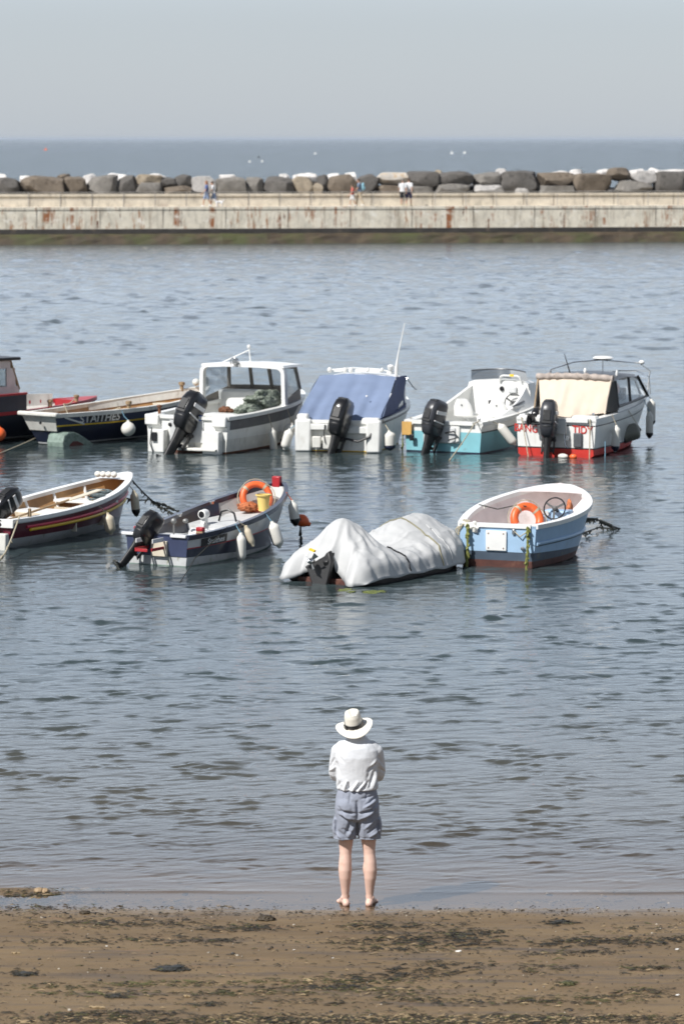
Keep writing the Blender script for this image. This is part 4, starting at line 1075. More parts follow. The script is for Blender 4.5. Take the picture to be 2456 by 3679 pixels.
# windscreen: posts, sills and panes
zb_, zt_ = 1.22, 1.74
xs4 = [-.93, -.44, .06, .50, .93]; yo = [0, .22, .26, .2, 0]
base = [Vector((x, yf + o, zb_)) for x, o in zip(xs4, yo)]; topp = [Vector((x * .94, yf + o * .8 - .12, zt_)) for x, o in zip(xs4, yo)]
b = MB(); g = MB()
for i in range(5): b.tube([base[i], topp[i]], .045, 8)
for i in range(4):
    b.slab([base[i] - Vector((0, 0, .42)), base[i + 1] - Vector((0, 0, .42)), base[i + 1] + Vector((0, 0, .05)), base[i] + Vector((0, 0, .05))], (0, .03, 0))
    b.tube([topp[i], topp[i + 1]], .05, 6)
    g.slab([base[i] + Vector((0, .01, .04)), base[i + 1] + Vector((0, .01, .04)), topp[i + 1] + Vector((0, .01, -.04)), topp[i] + Vector((0, .01, -.04))], (0, .008, 0))
for sd in (-1, 1):
    e_ = base[0] if sd < 0 else base[4]; t_ = topp[0] if sd < 0 else topp[4]; pz = (pR.z + .02)
    fwd = Vector((sd * (pR.x - .07), ya, pz + .1)); ft = Vector((sd * (pR.x - .10), ya, zr - .05))
    g.slab([e_ + Vector((0, 0, .03)), fwd, ft, t_ - Vector((0, 0, .03))], (sd * .008, 0, 0))
    b.slab([e_ + Vector((0, 0, .03)), fwd, fwd - Vector((0, 0, .25)), e_ - Vector((0, 0, .36))], (sd * .02, 0, 0))
b.build('window_frame', M['wood_grey'] if 'wood_grey' in M else M['cream'], shelter, ang=30); g.build('window_pane', M['glass'], shelter, smooth=False)
b = MB(); b.box((-.5, yf - .2, .78), (1.0, .5, .8)); b.box((.5, yf - .12, .72), (.9, .4, .75)); b.build('bulkhead', M['white'], D, bevel=.05)
b = MB(); rings = []                                # moulded engine box shoulder
for i in range(9):
    t = i / 8; rings.append([(-.30 + .30 * t + dx, .45 + .22 * k, .34 + (.62 - .45 * t ** 1.5)) for dx, k in ((0, -1), (0, 1))] + [(-.30 + .30 * t, .45 + .22, .3), (-.30 + .30 * t, .45 - .22, .3)])
b.loft(rings); b.build('engine_box', M['white'], D, bevel=.02)
b = MB(); b.lathe([(.05, -.06), (.075, -.02), (.08, .05), (.02, .06)], 16, axis='y', c=(-.16, ya - .1, zr + .13)); b.tube([(-.16, ya - .05, zr + .02), (-.16, ya - .08, zr + .08)], .03); b.torus((-.16, ya - .16, zr + .13), .085, .014, rot=(math.pi / 2, 0, 0), seg=20); b.build('searchlight', M['steel'], shelter)
b = MB(); b.tube([(-.02, ya + .4, zr + .05), (-.06, ya + .4, zr + .40)], .014, 6); b.ell((-.065, ya + .4, zr + .44), (.045, .045, .05)); b.build('mast_light', M['white_clean'], shelter)
b = MB(); b.tube([(-.80, ya + .3, zr + .03), (-.07, ya + .4, zr + .36)], .014, 6); b.build('aerial', M['white_clean'], shelter)
# net pile, resting inside
def lumpy(name, mk, label, c, d, seed, cat, sub=4, amp=.5, freq=3.0, group=None, parent=None):
    bm = bmesh.new(); bmesh.ops.create_icosphere(bm, subdivisions=sub, radius=1)
    p = np.array([v.co[:] for v in bm.verts])
    nz = fbm(p[:, 0] * freq + seed, p[:, 1] * freq + p[:, 2] * freq * .8, 5, seed)
    p = p * (1 - amp / 2 + amp * nz)[:, None] * np.array(d)
    for v, q in zip(bm.verts, p): v.co = q
    me = bpy.data.meshes.new(name); bm.to_mesh(me); bm.free(); me.materials.append(M[mk]); me.shade_smooth()
    o = bpy.data.objects.new(name, me); col.objects.link(o); o.location = c
    return tag(o, label, cat, group)
lumpy('fishing_net', 'net', 'heap of grey green fishing net piled on the white shelter boat', W(D, (.66, 2.35, 1.0)), (.34, .62, .26), 3, 'net', sub=5, amp=.9, freq=3.4).rotation_euler = (0, 0, -R(27))
lumpy('fishing_net', 'net', 'smaller spill of grey net trailing aft of the big net heap', W(D, (.72, 1.5, .86)), (.24, .42, .14), 8, 'net', sub=5, amp=.9, freq=3.4).rotation_euler = (0, 0, -R(27))
b = MB(); b.box((.40, 1.0, .62), (.9, .5, .40)); b.build('deck_box', M['white'], D, bevel=.02)
lumpy('rope_heap', 'rust', 'rust coloured heap of rope behind the engine of the white shelter boat', W(D, (.16, 1.5, .84)), (.17, .14, .10), 5, 'rope', amp=.9)
b = MB(); b.box((.34, .02, .74), (.05, .10, .2)); b.build('blue_tag', mat('blue_plastic', (.05, .15, .6), .4), D, bevel=.01)
fender(W(D, h.at(1.65, 1, -.36, .12)), 'white slim fender on the side of the white shelter boat, left one of its two', .62, .085, tilt=(0, -4), rope_to=W(D, h.at(1.65, 1, .02, .0)))
fender(W(D, h.at(2.55, 1, -.36, .16)), 'fat white fender leaning to the left under the bow of the white shelter boat', .56, .13, tilt=(0, 20), tip='navy', rope_to=W(D, h.at(2.6, 1, .0, .0)))
pbow = W(D, h.P(.90, .72, 1)); rope([pbow, pbow + Vector((.38, -.35, -.62))], .030, 'black', 'short thick black line dropping into the water from the white shelter boat bow', n=6)

# ---- white boat with blue canvas cover
E = moor('covered_cabin_boat', 'white motorboat closed in by a blue canvas cover with tall white aerial', (1217, 1623), 14)
h = Hull(5.1, 1.98, wt=.88, um=.42, pw=.66, s0=.68, s1=1.0, sp=1.5, rake=.7, e0=.2, e1=.75, chine=(.16, .94, .45))
H_E = h
hull_part(h, [(zrow(.012), 1), (zrow(.03), 2), (1.0, 0)], [M['white'], M['antifoul_brown'], M['yellow']], E)
inside_part(h, .25, [M['white'], M['grey_floor']], E, th=.06, u1=.9)
gunwale_part(h, M['white'], E, w=.15, t=.03, hgt=.04, o=.01)
strake_part(h, .955, M['black'], E, r=.03)
deck_part(h, 2.8, M['white'], E, camber=.06)
b = MB()
b.box((-.80, -.05, .36), (.38, .20, .74)); b.box((-.84, .06, .74), (.26, .24, .20)); b.build('stern_block', M['white'], E, bevel=.05)
b = MB(); b.box((.82, -.05, .36), (.34, .20, .74)); b.box((.72, .10, .71), (.40, .26, .12)); b.build('stern_block', M['white'], E, bevel=.05)
b = MB(); b.box((-.42, -.04, .56), (.40, .20, .14)); b.box((.34, -.04, .50), (.72, .16, .16)); b.build('transom_top', M['white'], E, bevel=.02)
b = MB(); b.box((-.48, -.12, .22), (.20, .10, .26)); b.box((-.18, -.12, .22), (.30, .12, .30)); b.build('stern_step', M['white_worn'], E, bevel=.02)
b = MB(); b.box((-.32, -.10, .13), (.20, .06, .12)); b.build('step_recess', M['black'], E)
outboard(E, (.04, -.14, .24), 1.22, tilt=20, yaw=-10, roll=9, decal=None)
b = MB(); b.tube([(.15, -.2, .33), (.5, -.24, .26), (.74, -.16, .36), (.86, -.05, .62)], .028, 8); b.build('fuel_hose', M['black'], E)
b = MB(); b.tube([(-.28, -.16, .62), (-.30, -.18, .40), (-.26, -.20, .20)], .012, 6); b.build('steering_cable', M['black'], E)
# canvas: sloping back panel and side panels
cov = empty_part('canvas_cover', E)
def canvas_surf(P00, P10, P01, P11, nu=44, nv=22, fold=None, th=.012):
    rings = []
    for j in range(nv + 1):
        v = j / nv; r = []
        for i in range(nu + 1):
            u = i / nu
            p = (Vector(P00) * (1 - u) + Vector(P10) * u) * (1 - v) + (Vector(P01) * (1 - u) + Vector(P11) * u) * v
            r.append(p + (fold(u, v) if fold else Vector()))
        rings.append(r)
    b = MB(); b.loft(rings, close=False); o_ = len(b.v)
    return b
def fold_back(u, v):
    n_ = Vector((0, -.62, .35))
    w = .050 * math.sin(u * 21 + v * 1.6) * (.35 + .65 * v) + .028 * math.sin(u * 43 + v * 3.0 + 1) * v
    w += .075 * math.sin(math.pi * v) ** 1.0 * math.sin(math.pi * u) * -1
    d = Vector((0, 0, -.14 * (math.sin(math.pi * u) ** .6) * v ** 6)) + Vector((0, 0, .055 * math.sin(math.pi * u) * (1 - v)))
    return n_ * w + d
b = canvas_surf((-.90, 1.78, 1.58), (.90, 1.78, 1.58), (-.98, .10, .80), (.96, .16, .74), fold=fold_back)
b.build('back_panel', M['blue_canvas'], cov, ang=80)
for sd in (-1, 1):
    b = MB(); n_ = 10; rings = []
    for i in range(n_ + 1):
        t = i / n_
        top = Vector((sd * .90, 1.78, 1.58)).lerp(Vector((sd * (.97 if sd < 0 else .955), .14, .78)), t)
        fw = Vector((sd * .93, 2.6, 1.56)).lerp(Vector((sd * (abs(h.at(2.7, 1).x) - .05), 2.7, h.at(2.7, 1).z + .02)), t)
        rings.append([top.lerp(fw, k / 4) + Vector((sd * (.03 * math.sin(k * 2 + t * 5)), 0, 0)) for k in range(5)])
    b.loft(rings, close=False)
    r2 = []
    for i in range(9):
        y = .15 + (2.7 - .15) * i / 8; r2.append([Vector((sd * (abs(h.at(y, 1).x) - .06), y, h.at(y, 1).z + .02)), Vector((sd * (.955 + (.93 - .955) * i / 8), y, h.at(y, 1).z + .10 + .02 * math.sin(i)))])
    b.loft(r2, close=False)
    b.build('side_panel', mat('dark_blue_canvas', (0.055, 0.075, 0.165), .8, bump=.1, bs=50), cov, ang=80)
cab = empty_part('cabin', E)
b = MB(); rings = []
for y, w, zt in ((1.80, .90, 1.56), (2.4, .92, 1.58), (3.0, .86, 1.54), (3.35, .78, 1.40), (3.8, .66, 1.02)):
    rings.append([(-w, y, h.at(min(y, 3.8), 1).z), (-w * .96, y, zt - .05), (-w * .6, y, zt + .03), (0, y, zt + .06), (w * .6, y, zt + .03), (w * .96, y, zt - .05), (w, y, h.at(min(y, 3.8), 1).z)])
b.loft(rings, close=False); b.build('cabin_top', M['white_clean'], cab, ang=40)
b = MB()
for x0_, x1_ in ((-.62, -.42), (-.12, .16), (.20, .48)): b.box(((x0_ + x1_) / 2, 2.05, 1.69), (x1_ - x0_, .12, .06))
for x in (-.72, -.36, -.22): b.ell((x, 2.0, 1.70), (.055, .055, .065))
for x in (.19, .52): b.ell((x, 2.0, 1.72), (.035, .035, .05))
b.box((.66, 2.02, 1.66), (.06, .08, .08)); b.tube([(-.7, 2.1, 1.70), (-.2, 2.1, 1.75), (.4, 2.1, 1.73), (.78, 2.1, 1.66)], .016, 6)
b.build('roof_rack', M['white_clean'], cab, bevel=.012)
b = MB(); b.lathe([(.03, 1.62), (.03, 1.70), (.07, 1.74), (.08, 1.81), (.05, 1.84), (.01, 1.85)], 14, c=(.72, 2.0, 0)); b.build('gps_dome', M['white_clean'], cab)
b = MB(); b.tube([(.86, 1.95, 1.56), (.865, 1.95, 1.78), (.90, 1.95, 2.05), (1.06, 1.95, 2.80)], [.045, .04, .018, .010], 8); b.build('aerial', M['white_clean'], cab)
b = MB(); b.tube([(.99, 2.5, 1.5), (1.02, 2.9, 1.3), (.96, 3.6, 1.16), (.6, 4.5, 1.22), (.1, 5.1, 1.28)], .015, 6); b.build('bow_rail', M['steel'], E)
b = MB(); b.ell((.45, .78, 1.20), (.025, .02, .025)); b.build('canvas_button', M['white_clean'], cov)
fender(W(E, (-1.13, .0, .50)), 'white fender leaning outward left of the blue covered motorboat', .50, .105, tilt=(0, 16), rope_to=W(E, h.at(.3, -1, .02)), rope='rope_blue')
fender(W(E, (1.13, .1, .50)), 'upright fat white fender right of the blue covered motorboat', .47, .135, tilt=(0, -4), tip='navy', rope_to=W(E, h.at(.4, 1, .02)))

# ---- turquoise and white open boat
F = moor('console_boat', 'turquoise and white motorboat with steering wheel on a tall white console', (1590, 1626), 26)
h = Hull(5.2, 2.10, wt=.90, um=.40, pw=.62, s0=.68, s1=1.05, sp=1.5, rake=.8, e0=.2, e1=.75, chine=(.16, .94, .45))
H_F = h
hull_part(h, [(zrow(.03), 1), (.77, 0), (1.0, 2)], [M['turq'], M['navy'], M['white']], F)
inside_part(h, .28, [M['white'], M['white']], F, th=.07, u1=.80)
gunwale_part(h, M['white'], F, w=.20, t=.03, hgt=.05, o=.015)
strake_part(h, .775, M['black'], F, r=.014); strake_part(h, .955, M['white'], F, r=.03, name='gunwale_moulding')
b = MB(); b.box((0, .0, .42), (.86, .10, .42)); b.build('engine_well', M['white'], F, bevel=.03)
b = MB()
b.box((-.06, -.06, .40), (.78, .04, .34)); b.build('well_recess', M['grey_white'], F, bevel=.01)
outboard(F, (-.14, -.12, .28), 1.14, tilt=17, yaw=-12, roll=7, case='engine_grey', decal='decal')
b = MB(); b.tube([(.1, -.1, .45), (.34, -.16, .50), (.42, -.12, .36), (.2, -.16, .30)], .018, 6); b.build('fuel_hose', M['black'], F)
b = MB(); b.box((-.86, -.07, .52), (.24, .03, .30)); b.build('timber_pad', M['wood_plate'], F, bevel=.006)
b = MB(); b.box((-.72, -.10, .32), (.10, .06, .14)); b.build('transducer', M['black'], F, bevel=.01)
# cuddy with console
yb = 3.12; pz = h.at(yb, 1).z
cud = empty_part('cuddy', F)
b = MB(); rings = []
for y, w, zt in ((yb, .74, 1.42), (3.6, .70, 1.42), (4.1, .56, 1.24), (4.7, .34, 1.08)):
    hwz = h.at(y, 1).x - .05
    rings.append([(-hwz, y, h.at(y, 1).z), (-(hwz * .6 + w * .4), y, h.at(y, 1).z + .12), (-w, y, zt - .05), (-w * .8, y, zt), (0, y, zt + .03), (w * .8, y, zt), (w, y, zt - .05), ((hwz * .6 + w * .4), y, h.at(y, 1).z + .12), (hwz, y, h.at(y, 1).z)])
b.loft(rings, close=False); b.build('cuddy_top', M['white_clean'], cud, ang=40)
r0 = rings[0]; b = MB(); b.add([Vector(p) - Vector((0, .03, 0)) for p in r0] + [(.95, yb - .03, .28), (-.95, yb - .03, .28)], [tuple(range(len(r0) + 2))]); b.build('bulkhead', M['white_clean'], cud, smooth=False, fix=False)
b = MB()
for sd in (-1, 1):                                   # coaming sweeping down aft from the cuddy
    rr = []
    for i in range(13):
        t = i / 12; y = yb - 2.5 * t; p = h.at(y, 1); hh = .44 * (1 - t) ** 1.9
        xt = p.x - .10 - .16 * (1 - t); rr.append([(sd * (p.x - .05), y, p.z), (sd * xt, y, p.z + hh + .03), (sd * (xt - .06), y, p.z + hh + .02), (sd * (p.x - .20), y, p.z - .05)])
    b.loft(rr)
b.build('coaming', M['white_clean'], cud, ang=40)
b = MB(); rr = []
for k in np.linspace(-1, 1, 15):
    y = yb + .05 + .32 * (1 - k * k); rr.append([(.72 * k, y, 1.42), (.68 * k, y - .10 + .02, 1.64 + .03 * (1 - k * k))])
b.loft(rr, close=False); b.build('windscreen', M['glass_smoke'], cud)
b = MB(); b.tube([Vector(r_[1]) for r_ in rr], .016, 6); b.build('windscreen_frame', M['engine_grey'], cud)
b = MB(); b.tube([(.05, yb - .06, 1.40), (.09, yb - .10, 1.52), (.15, yb - .11, 1.55), (.50, yb - .11, 1.55), (.56, yb - .10, 1.52), (.60, yb - .06, 1.40)], .022, 8); b.build('grab_rail', M['white_clean'], cud)
b = MB(); b.box((.38, yb - .11, 1.56), (.10, .05, .05)); b.build('rail_tag', M['yellow'], cud)
b = MB(); b.lathe([(.02, -.02), (.055, -.015), (.055, .01)], 16, axis='y', c=(.10, yb - .05, 1.24)); b.build('compass', M['black'], cud)
b = MB(); b.box((.38, yb - .07, 1.22), (.20, .06, .15)); b.build('chart_plotter', M['grey_white'], cud, bevel=.02)
b = MB(); b.box((-.12, yb - .05, .92), (.22, .03, .06)); b.box((-.20, yb - .06, .92), (.05, .05, .09)); b.build('switch_panel', M['black'], cud, bevel=.006)
b = MB(); b.tube([(.78, yb - .05, .90), (.78, yb - .12, .76), (.83, yb - .12, .74)], .012, 6); b.build('throttle', M['black'], cud)
wheel(cud, (.44, yb - .17, .93), .21, (R(78), 0, 0), m='black')
def seat(x, y):
    e = empty_part('pedestal_seat', F, (x, y, .28), (0, 0, 0))
    MB().lathe([(.14, 0), (.14, .015), (.045, .03), (.04, .34), (.10, .36), (.01, .37)], 16).build('pedestal', M['grey_white'], e)
    b = MB(); b.box((0, 0, .41), (.42, .40, .09)); b.build('cushion', M['white_clean'], e, bevel=.035)
    rr = []
    for k in range(9):
        z = .40 + .40 * k / 8; w = .24 * (1 - .5 * (k / 8) ** 3) ; rr.append([(w * math.cos(a), -.19 + .05 * math.sin(a) - .10 * k / 8, z) for a in np.linspace(0, 2 * math.pi, 16, endpoint=False)])
    b = MB(); b.loft(rr); b.build('backrest', M['white_clean'], e, ang=60)
    b = MB(); b.lathe([(.004, -.012), (.018, -.01), (.018, .006)], 10, axis='y', c=(0, -.305, .66)); b.build('backrest_button', M['black'], e)
seat(-.30, 2.0); seat(.50, 2.15)
cleat(F, (-.85, .14, .72)); cleat(F, (.82, .16, .72)); cleat(F, (-.92, 1.1, .76))
b = MB(); b.tube([(.86, 1.8, .86), (.90, 1.85, .93), (.85, 2.6, 1.0), (.82, 2.7, .93)], .024, 8); b.build('side_rail', M['black'], F)
b = MB(); b.box((.86, 2.15, .90), (.12, .7, .07)); b.build('rod_locker', M['white_clean'], F, bevel=.02)
fender(W(F, h.at(.62, 1, -.05, .09)), 'white fender slanting across the dark side of the turquoise boat, left of two', .62, .10, tilt=(0, -38), mk='fender', rope_to=W(F, h.at(.4, 1, .04, -.05)))
fender(W(F, h.at(2.0, 1, -.05, .12)), 'white fender squeezed between the turquoise boat and the red bottomed cabin boat', .62, .105, tilt=(0, -24), tip='navy', rope_to=W(F, h.at(1.9, 1, .04, -.05)))
s_ = W(F, (.82, .14, .76)); rope([s_, s_ + Vector((-.1, -.3, -.04)), at(1612, 1655)], .013, 'rope_pale', 'pale stern rope slanting down in front of the turquoise boat', sag=.03)
s_ = W(F, (-.98, -.02, .55)); rope([s_, Vector((s_.x - .01, s_.y - .08, -.05))], .015, 'rope_green', 'yellow green rope hanging at the left corner of the turquoise boat', weed=8, n=8)

# ---- red bottomed cabin boat with cream canvas
G = moor('canvas_cabin_boat', 'white cabin boat with red bottom, red lettering and cream canvas back', (1995, 1640), 22.5)
h = Hull(5.5, 2.05, wt=.90, um=.42, pw=.62, s0=.80, s1=1.12, sp=1.6, rake=.75, e0=.2, e1=.75, chine=(.16, .94, .45))
H_G = h
hull_part(h, [(zrow(.175), 1), (zrow(.205), 2), (.885, 0), (.91, 2), (1.0, 3)], [M['white'], M['antifoul_red'], M['black'], M['white_clean']], G)
inside_part(h, .25, [M['white'], M['grey_floor']], G, th=.06, u1=.9)
gunwale_part(h, M['white_clean'], G, w=.18, t=.06, hgt=.03, o=.005)
deck_part(h, 2.6, M['white_clean'], G, camber=.05, dz=.05)
for sd in (-1, 1): b = MB(); b.box((sd * .62, .19, .86), (.56, .30, .10)); b.build('stern_coaming', M['white_clean'], G, bevel=.04)
outboard(G, (-.12, -.12, .34), 1.16, tilt=12, yaw=10, roll=2, case='engine_grey', decal='decal')
outboard(G, (-.52, .02, .72), .62, tilt=84, yaw=4, roll=0, case='engine', name='auxiliary_outboard')
tz = .60
def tr(x0): return lambda x, y: h.P(0, .9, 1) * 0 + Vector((x0 + x, h.yv(0, h.vz(0, tz + y)) - .012, tz + y - .05 * x))
text_on('BANG', .235, tr(-.70), 'lettering', mat('red_lettering', (.55, .03, .02), .4), G, sx=.86)
text_on('TIDY', .235, tr(.62), 'lettering', bpy.data.materials['red_lettering'], G, sx=.90)
b = MB(); b.box((.52, -.03, .38), (.20, .05, .32)); b.build('transom_flap', M['grey_band'], G, bevel=.02)
b = MB(); b.box((.29, -.04, .42), (.07, .06, .09)); b.tube([(.2, -.04, .5), (.24, -.06, .25), (.30, -.05, .2)], .014, 6); b.build('trim_bracket', M['steel'], G)
b = MB(); b.box((.14, -.04, .66), (.24, .06, .32)); b.build('engine_well', M['white'], G, bevel=.02)
cov = empty_part('canvas_back', G)
def fold_g(u, v):
    w = .030 * math.exp(-((u - .30 - .10 * (1 - v)) / .05) ** 2) * 1.3 * math.sin(math.pi * (.15 + .85 * v)) - .020 * math.sin(u * 17 + v * 3) * v + .03 * math.exp(-((u - .68 - .12 * (1 - v)) / .06) ** 2) * v
    return Vector((0, -w * 1.2, -.10 * v ** 5 * math.sin(math.pi * u) * (1 if u < .5 else .6))) + Vector((0, 0, .03 * math.sin(math.pi * u) * (1 - v)))
b = canvas_surf((-.84, 1.25, 1.60), (.84, 1.25, 1.60), (-.62, .72, .90), (.82, .95, .92), fold=fold_g)
b.build('back_panel', M['cream_canvas'], cov, ang=80)
b = MB(); n_ = 30; pts = [(-.90 + 1.80 * i / n_, 1.28, 1.665 + .03 * math.sin(math.pi * i / n_)) for i in range(n_ + 1)]
b.tube(pts, [.075 + .012 * math.sin(i * 1.7) + .008 * math.sin(i * 4.1) for i in range(n_ + 1)], 12); b.build('canvas_roll', M['grey_canvas'], cov)
for sd in (-1, 1):
    b = MB(); b.loft([[(sd * .84, 1.25, 1.6), (sd * .86, 1.55, 1.62)], [(sd * .83, 1.1, 1.25), (sd * .92, 1.55, 1.25)], [(sd * .82, .95, .92), (sd * .95, 1.55, .95)]], close=False); b.build('side_curtain', M['dark_canvas'], cov)
    b = MB(); b.tube([(sd * .86, 1.24, 1.62), (sd * .84, 1.05, 1.25), (sd * .83, .90, .90)], .022, 6); b.build('canvas_edge', M['wood'] if sd < 0 else M['cream_canvas'], cov)
cab = empty_part('cabin', G)
zc = 1.66
b = MB(); b.loft([[(-.88, y, z - .06), (-.8, y, z), (0, y, z + .06), (.8, y, z), (.88, y, z - .06), (.8, y, z - .09), (-.8, y, z - .09)] for y, z in ((1.35, zc), (2.2, zc + .05), (3.0, zc + .0), (3.25, zc - .07))]); b.build('cabin_roof', M['engine_grey'], cab, ang=50)
b = MB()
for sd in (-1, 1):
    for y0_, z0_, y1_, z1_ in ((1.55, 1.02, 1.55, 1.6), (2.45, 1.05, 2.5, 1.62), (3.75, 1.12, 3.2, 1.6)): b.tube([(sd * .93, y0_, z0_), (sd * .86, y1_, z1_)], .035, 6)
    b.tube([(sd * .94, 1.55, 1.02), (sd * .92, 3.75, 1.12)], .03, 6)
b.tube([(-.7, 3.9, 1.14), (-.75, 3.22, 1.62)], .03, 6); b.tube([(.7, 3.9, 1.14), (.75, 3.22, 1.62)], .03, 6); b.tube([(0, 4.0, 1.2), (0, 3.25, 1.66)], .03, 6)
b.build('window_frame', M['black'], cab)
b = MB()
for sd in (-1, 1):
    b.slab([(sd * .925, 1.55, 1.06), (sd * .925, 2.45, 1.09), (sd * .865, 2.4, 1.6), (sd * .865, 1.55, 1.58)], (sd * .006, 0, 0)); b.slab([(sd * .925, 2.55, 1.09), (sd * .91, 3.72, 1.14), (sd * .85, 3.2, 1.6), (sd * .865, 2.5, 1.6)], (sd * .006, 0, 0))
b.slab([(-.7, 3.9, 1.14), (.7, 3.9, 1.14), (.75, 3.22, 1.62), (-.75, 3.22, 1.62)], (0, .008, 0))
b.build('window_pane', M['glass'], cab, smooth=False)
b = MB(); rr = []
for y, w, zt in ((1.5, .95, 1.05), (2.8, .95, 1.08), (3.75, .84, 1.14), (4.3, .5, 1.12)):
    rr.append([(-w, y, h.at(y, 1).z + .02), (-w * .97, y, zt), (w * .97, y, zt), (w, y, h.at(y, 1).z + .02)])
b.loft(rr, close=False); b.build('cabin_side', M['white_clean'], cab, ang=40)
b = MB(); b.box((.5, 2.9, 1.2), (.3, .3, .30)); b.build('seat_back', M['black'], cab, bevel=.04)
b = MB(); b.ell((.70, 2.05, 1.38), (.10, .08, .16)); b.build('lifejacket', M['orange'], cab)
b = MB()
b.tube([(-.72, 1.5, zc + .02), (-.66, 1.55, zc + .16), (-.2, 1.8, zc + .32), (.3, 2.2, zc + .36), (.9, 3.2, zc + .24), (.80, 4.3, zc - .0), (.62, 4.75, 1.30), (.60, 4.8, 1.12)], .014, 6)
b.tube([(-.60, 4.75, 1.12), (-.62, 4.7, 1.5), (-.2, 5.2, 1.58), (.2, 5.2, 1.58), (.62, 4.7, 1.5)], .016, 6)
for x, y in ((-.66, 1.55), (.35, 2.2)): b.tube([(x, y, zc), (x, y, zc + (.16 if x < 0 else .36))], .012, 6)
b.tube([(.85, 4.2, 1.12), (.84, 4.1, 1.55)], .012, 6)
b.build('hand_rail', M['steel'], G)
b = MB(); b.lathe([(.01, zc + .36), (.20, zc + .37), (.24, zc + .40), (.18, zc + .44), (.01, zc + .45)], 18, c=(.35, 2.2, 0)); b.ell((.95, 3.2, zc + .26), (.07, .05, .05)); b.build('radar_dome', M['white_clean'], cab)
b = MB(); b.tube([(-.22, 1.6, zc + .06), (-.40, 1.7, zc + .52)], [.02, .006], 6); b.build('aerial', M['black'], cab)
b = MB(); b.ell((.1, 1.7, zc + .13), (.04, .04, .07)); b.ell((.78, 1.9, zc + .07), (.03, .03, .09)); b.build('roof_lamp', M['white_clean'], cab)
cleat(G, (.80, .18, .92)); cleat(G, (.5, 5.0, 1.22))
fender(W(G, h.at(.95, 1, -.16, .11)), 'white navy tipped fender at the stern quarter of the red bottomed cabin boat', .60, .095, tilt=(0, 3), tip='navy', rope_to=W(G, h.at(.95, 1, .07)))
fender(W(G, h.at(2.35, 1, -.42, .20)), 'large grey and navy barrel fender lying against the red bottomed cabin boat', .56, .19, tilt=(0, 72), mk='fender_grey', tip='navy', rope_to=W(G, h.at(2.0, 1, .05)))
fender(W(G, h.at(3.5, 1, -.18, .14)), 'white black tipped fender under the forward window of the red bottomed cabin boat', .62, .085, tip='black', rope_to=W(G, h.at(3.5, 1, .09)), rope='rope_blue')
fender(W(G, h.at(4.85, 1, -.10, .17)), 'white black tipped fender at the bow tip, furthest right of all the fenders', .64, .10, tip='black', rope_to=W(G, h.at(4.85, 1, .09)), rope='navy')
s_ = W(G, (-.80, -.03, .86)); rope([s_, s_ + Vector((.15, -.25, -.9))], .012, 'rope_pale', 'pale rope down the left half of the lettered transom', n=8)
s_ = W(G, (.80, -.03, .86)); rope([s_, s_ + Vector((-.02, -.15, -.92))], .013, 'rope_pale', 'pale rope hanging down the right half of the lettered transom', n=8)
s_ = W(G, h.at(.25, 1, -.45, .12)); rope([s_, s_ + Vector((0, -.02, -.36))], .010, 'rope_blue', 'short turquoise rope end trailing in water beside the lettered transom', n=6)
t = thing('net_float', 'small pale and orange floats lying in the water under the lettered transom', 'float', W(G, (.38, -.22, .03)), -R(25))
MB().ell((-.14, 0, 0), (.12, .06, .06)).build('pale_float', M['fender'], t); MB().ell((.10, 0, .0), (.09, .06, .06)).build('orange_float', M['orange'], t)

# ================================================================== front row of boats
# ---- maroon coble, cut by the left edge
Hb = moor('open_coble', 'maroon open boat with red and yellow stripes and white gunwale, cut by the left edge', (-62, 1968), 29.5)
h = Hull(4.6, 1.62, wt=.80, um=.45, pw=.66, s0=.49, s1=.90, sp=2.0, kz=-.16, rake=.38, e0=.28, e1=.75)
hull_part(h, [(zrow(.02), 1), (zrow(.175), 0), (.965, 2), (1.0, 3)], [M['boot_grey'], M['boot_grey'], M['maroon'], M['black']], Hb)
inside_part(h, .12, [M['tan'], M['tan']], Hb, th=.05)
gunwale_part(h, M['white_clean'], Hb, w=.11, t=.03, hgt=.035, o=.02)
strake_part(h, .955, M['grey_white'], Hb, r=.022, off=.01)
fz = lambda a: (lambda h_, u: h_.vz(u, a * (h_.sheer(u) - .175) + .175))
strake_part(h, fz(.58), M['stripe_red'], Hb, r=.030, u0=.085, u1=.985, name='red_stripe')
strake_part(h, fz(.40), M['yellow'], Hb, r=.030, u0=.115, u1=.985, name='yellow_stripe')
b = MB(); b.ell(h.P(.115, fz(.40)(h, .115), 1, 0), (.035, .035, .035)); b.build('stripe_end', M['yellow'], Hb)
b = MB(); b.box((0, -.035, .45), (1.36, .05, .15)); b.build('name_board', M['white_clean'], Hb, bevel=.008)
text_on('STAITHES', .155, lambda x, y: Vector((.035 + x, -.064, .45 + y)), 'lettering', M['black'], Hb, sx=1.25)
b = MB(); b.box((-.10, -.10, .10), (.5, .2, .36)); b.box((.42, -.07, .10), (.30, .12, .36)); b.build('motor_pad', M['white_worn'], Hb, bevel=.02)
thwart(h, .95, .30, .40, .05, M['white_clean'], Hb); thwart(h, 2.15, .50, .42, .05, M['white_clean'], Hb); thwart(h, 3.2, .45, .52, .05, M['white_clean'], Hb)
b = MB()
for y in (2.15 - .24, 3.2 - .22):
    x = h.xin(y, .4); b.box((0, y, .27), (2 * x - .04, .03, .28))
b.build('thwart_front', M['cream'], Hb, smooth=False)
for y in (1.45, 2.35, 3.1, 3.8):
    for sd in (-1, 1):
        b = MB(); b.tube([h.P(y / h.L, v, sd, -.055) for v in (.98, .85, .7, .55)], .028, 6); b.build('rib', M['white_clean'], Hb)
b = MB(); rr = [(-.02 + .22 * math.cos(a), 1.75 + .36 * math.sin(a), .40) for a in np.linspace(0, 2 * math.pi, 14, endpoint=False)]
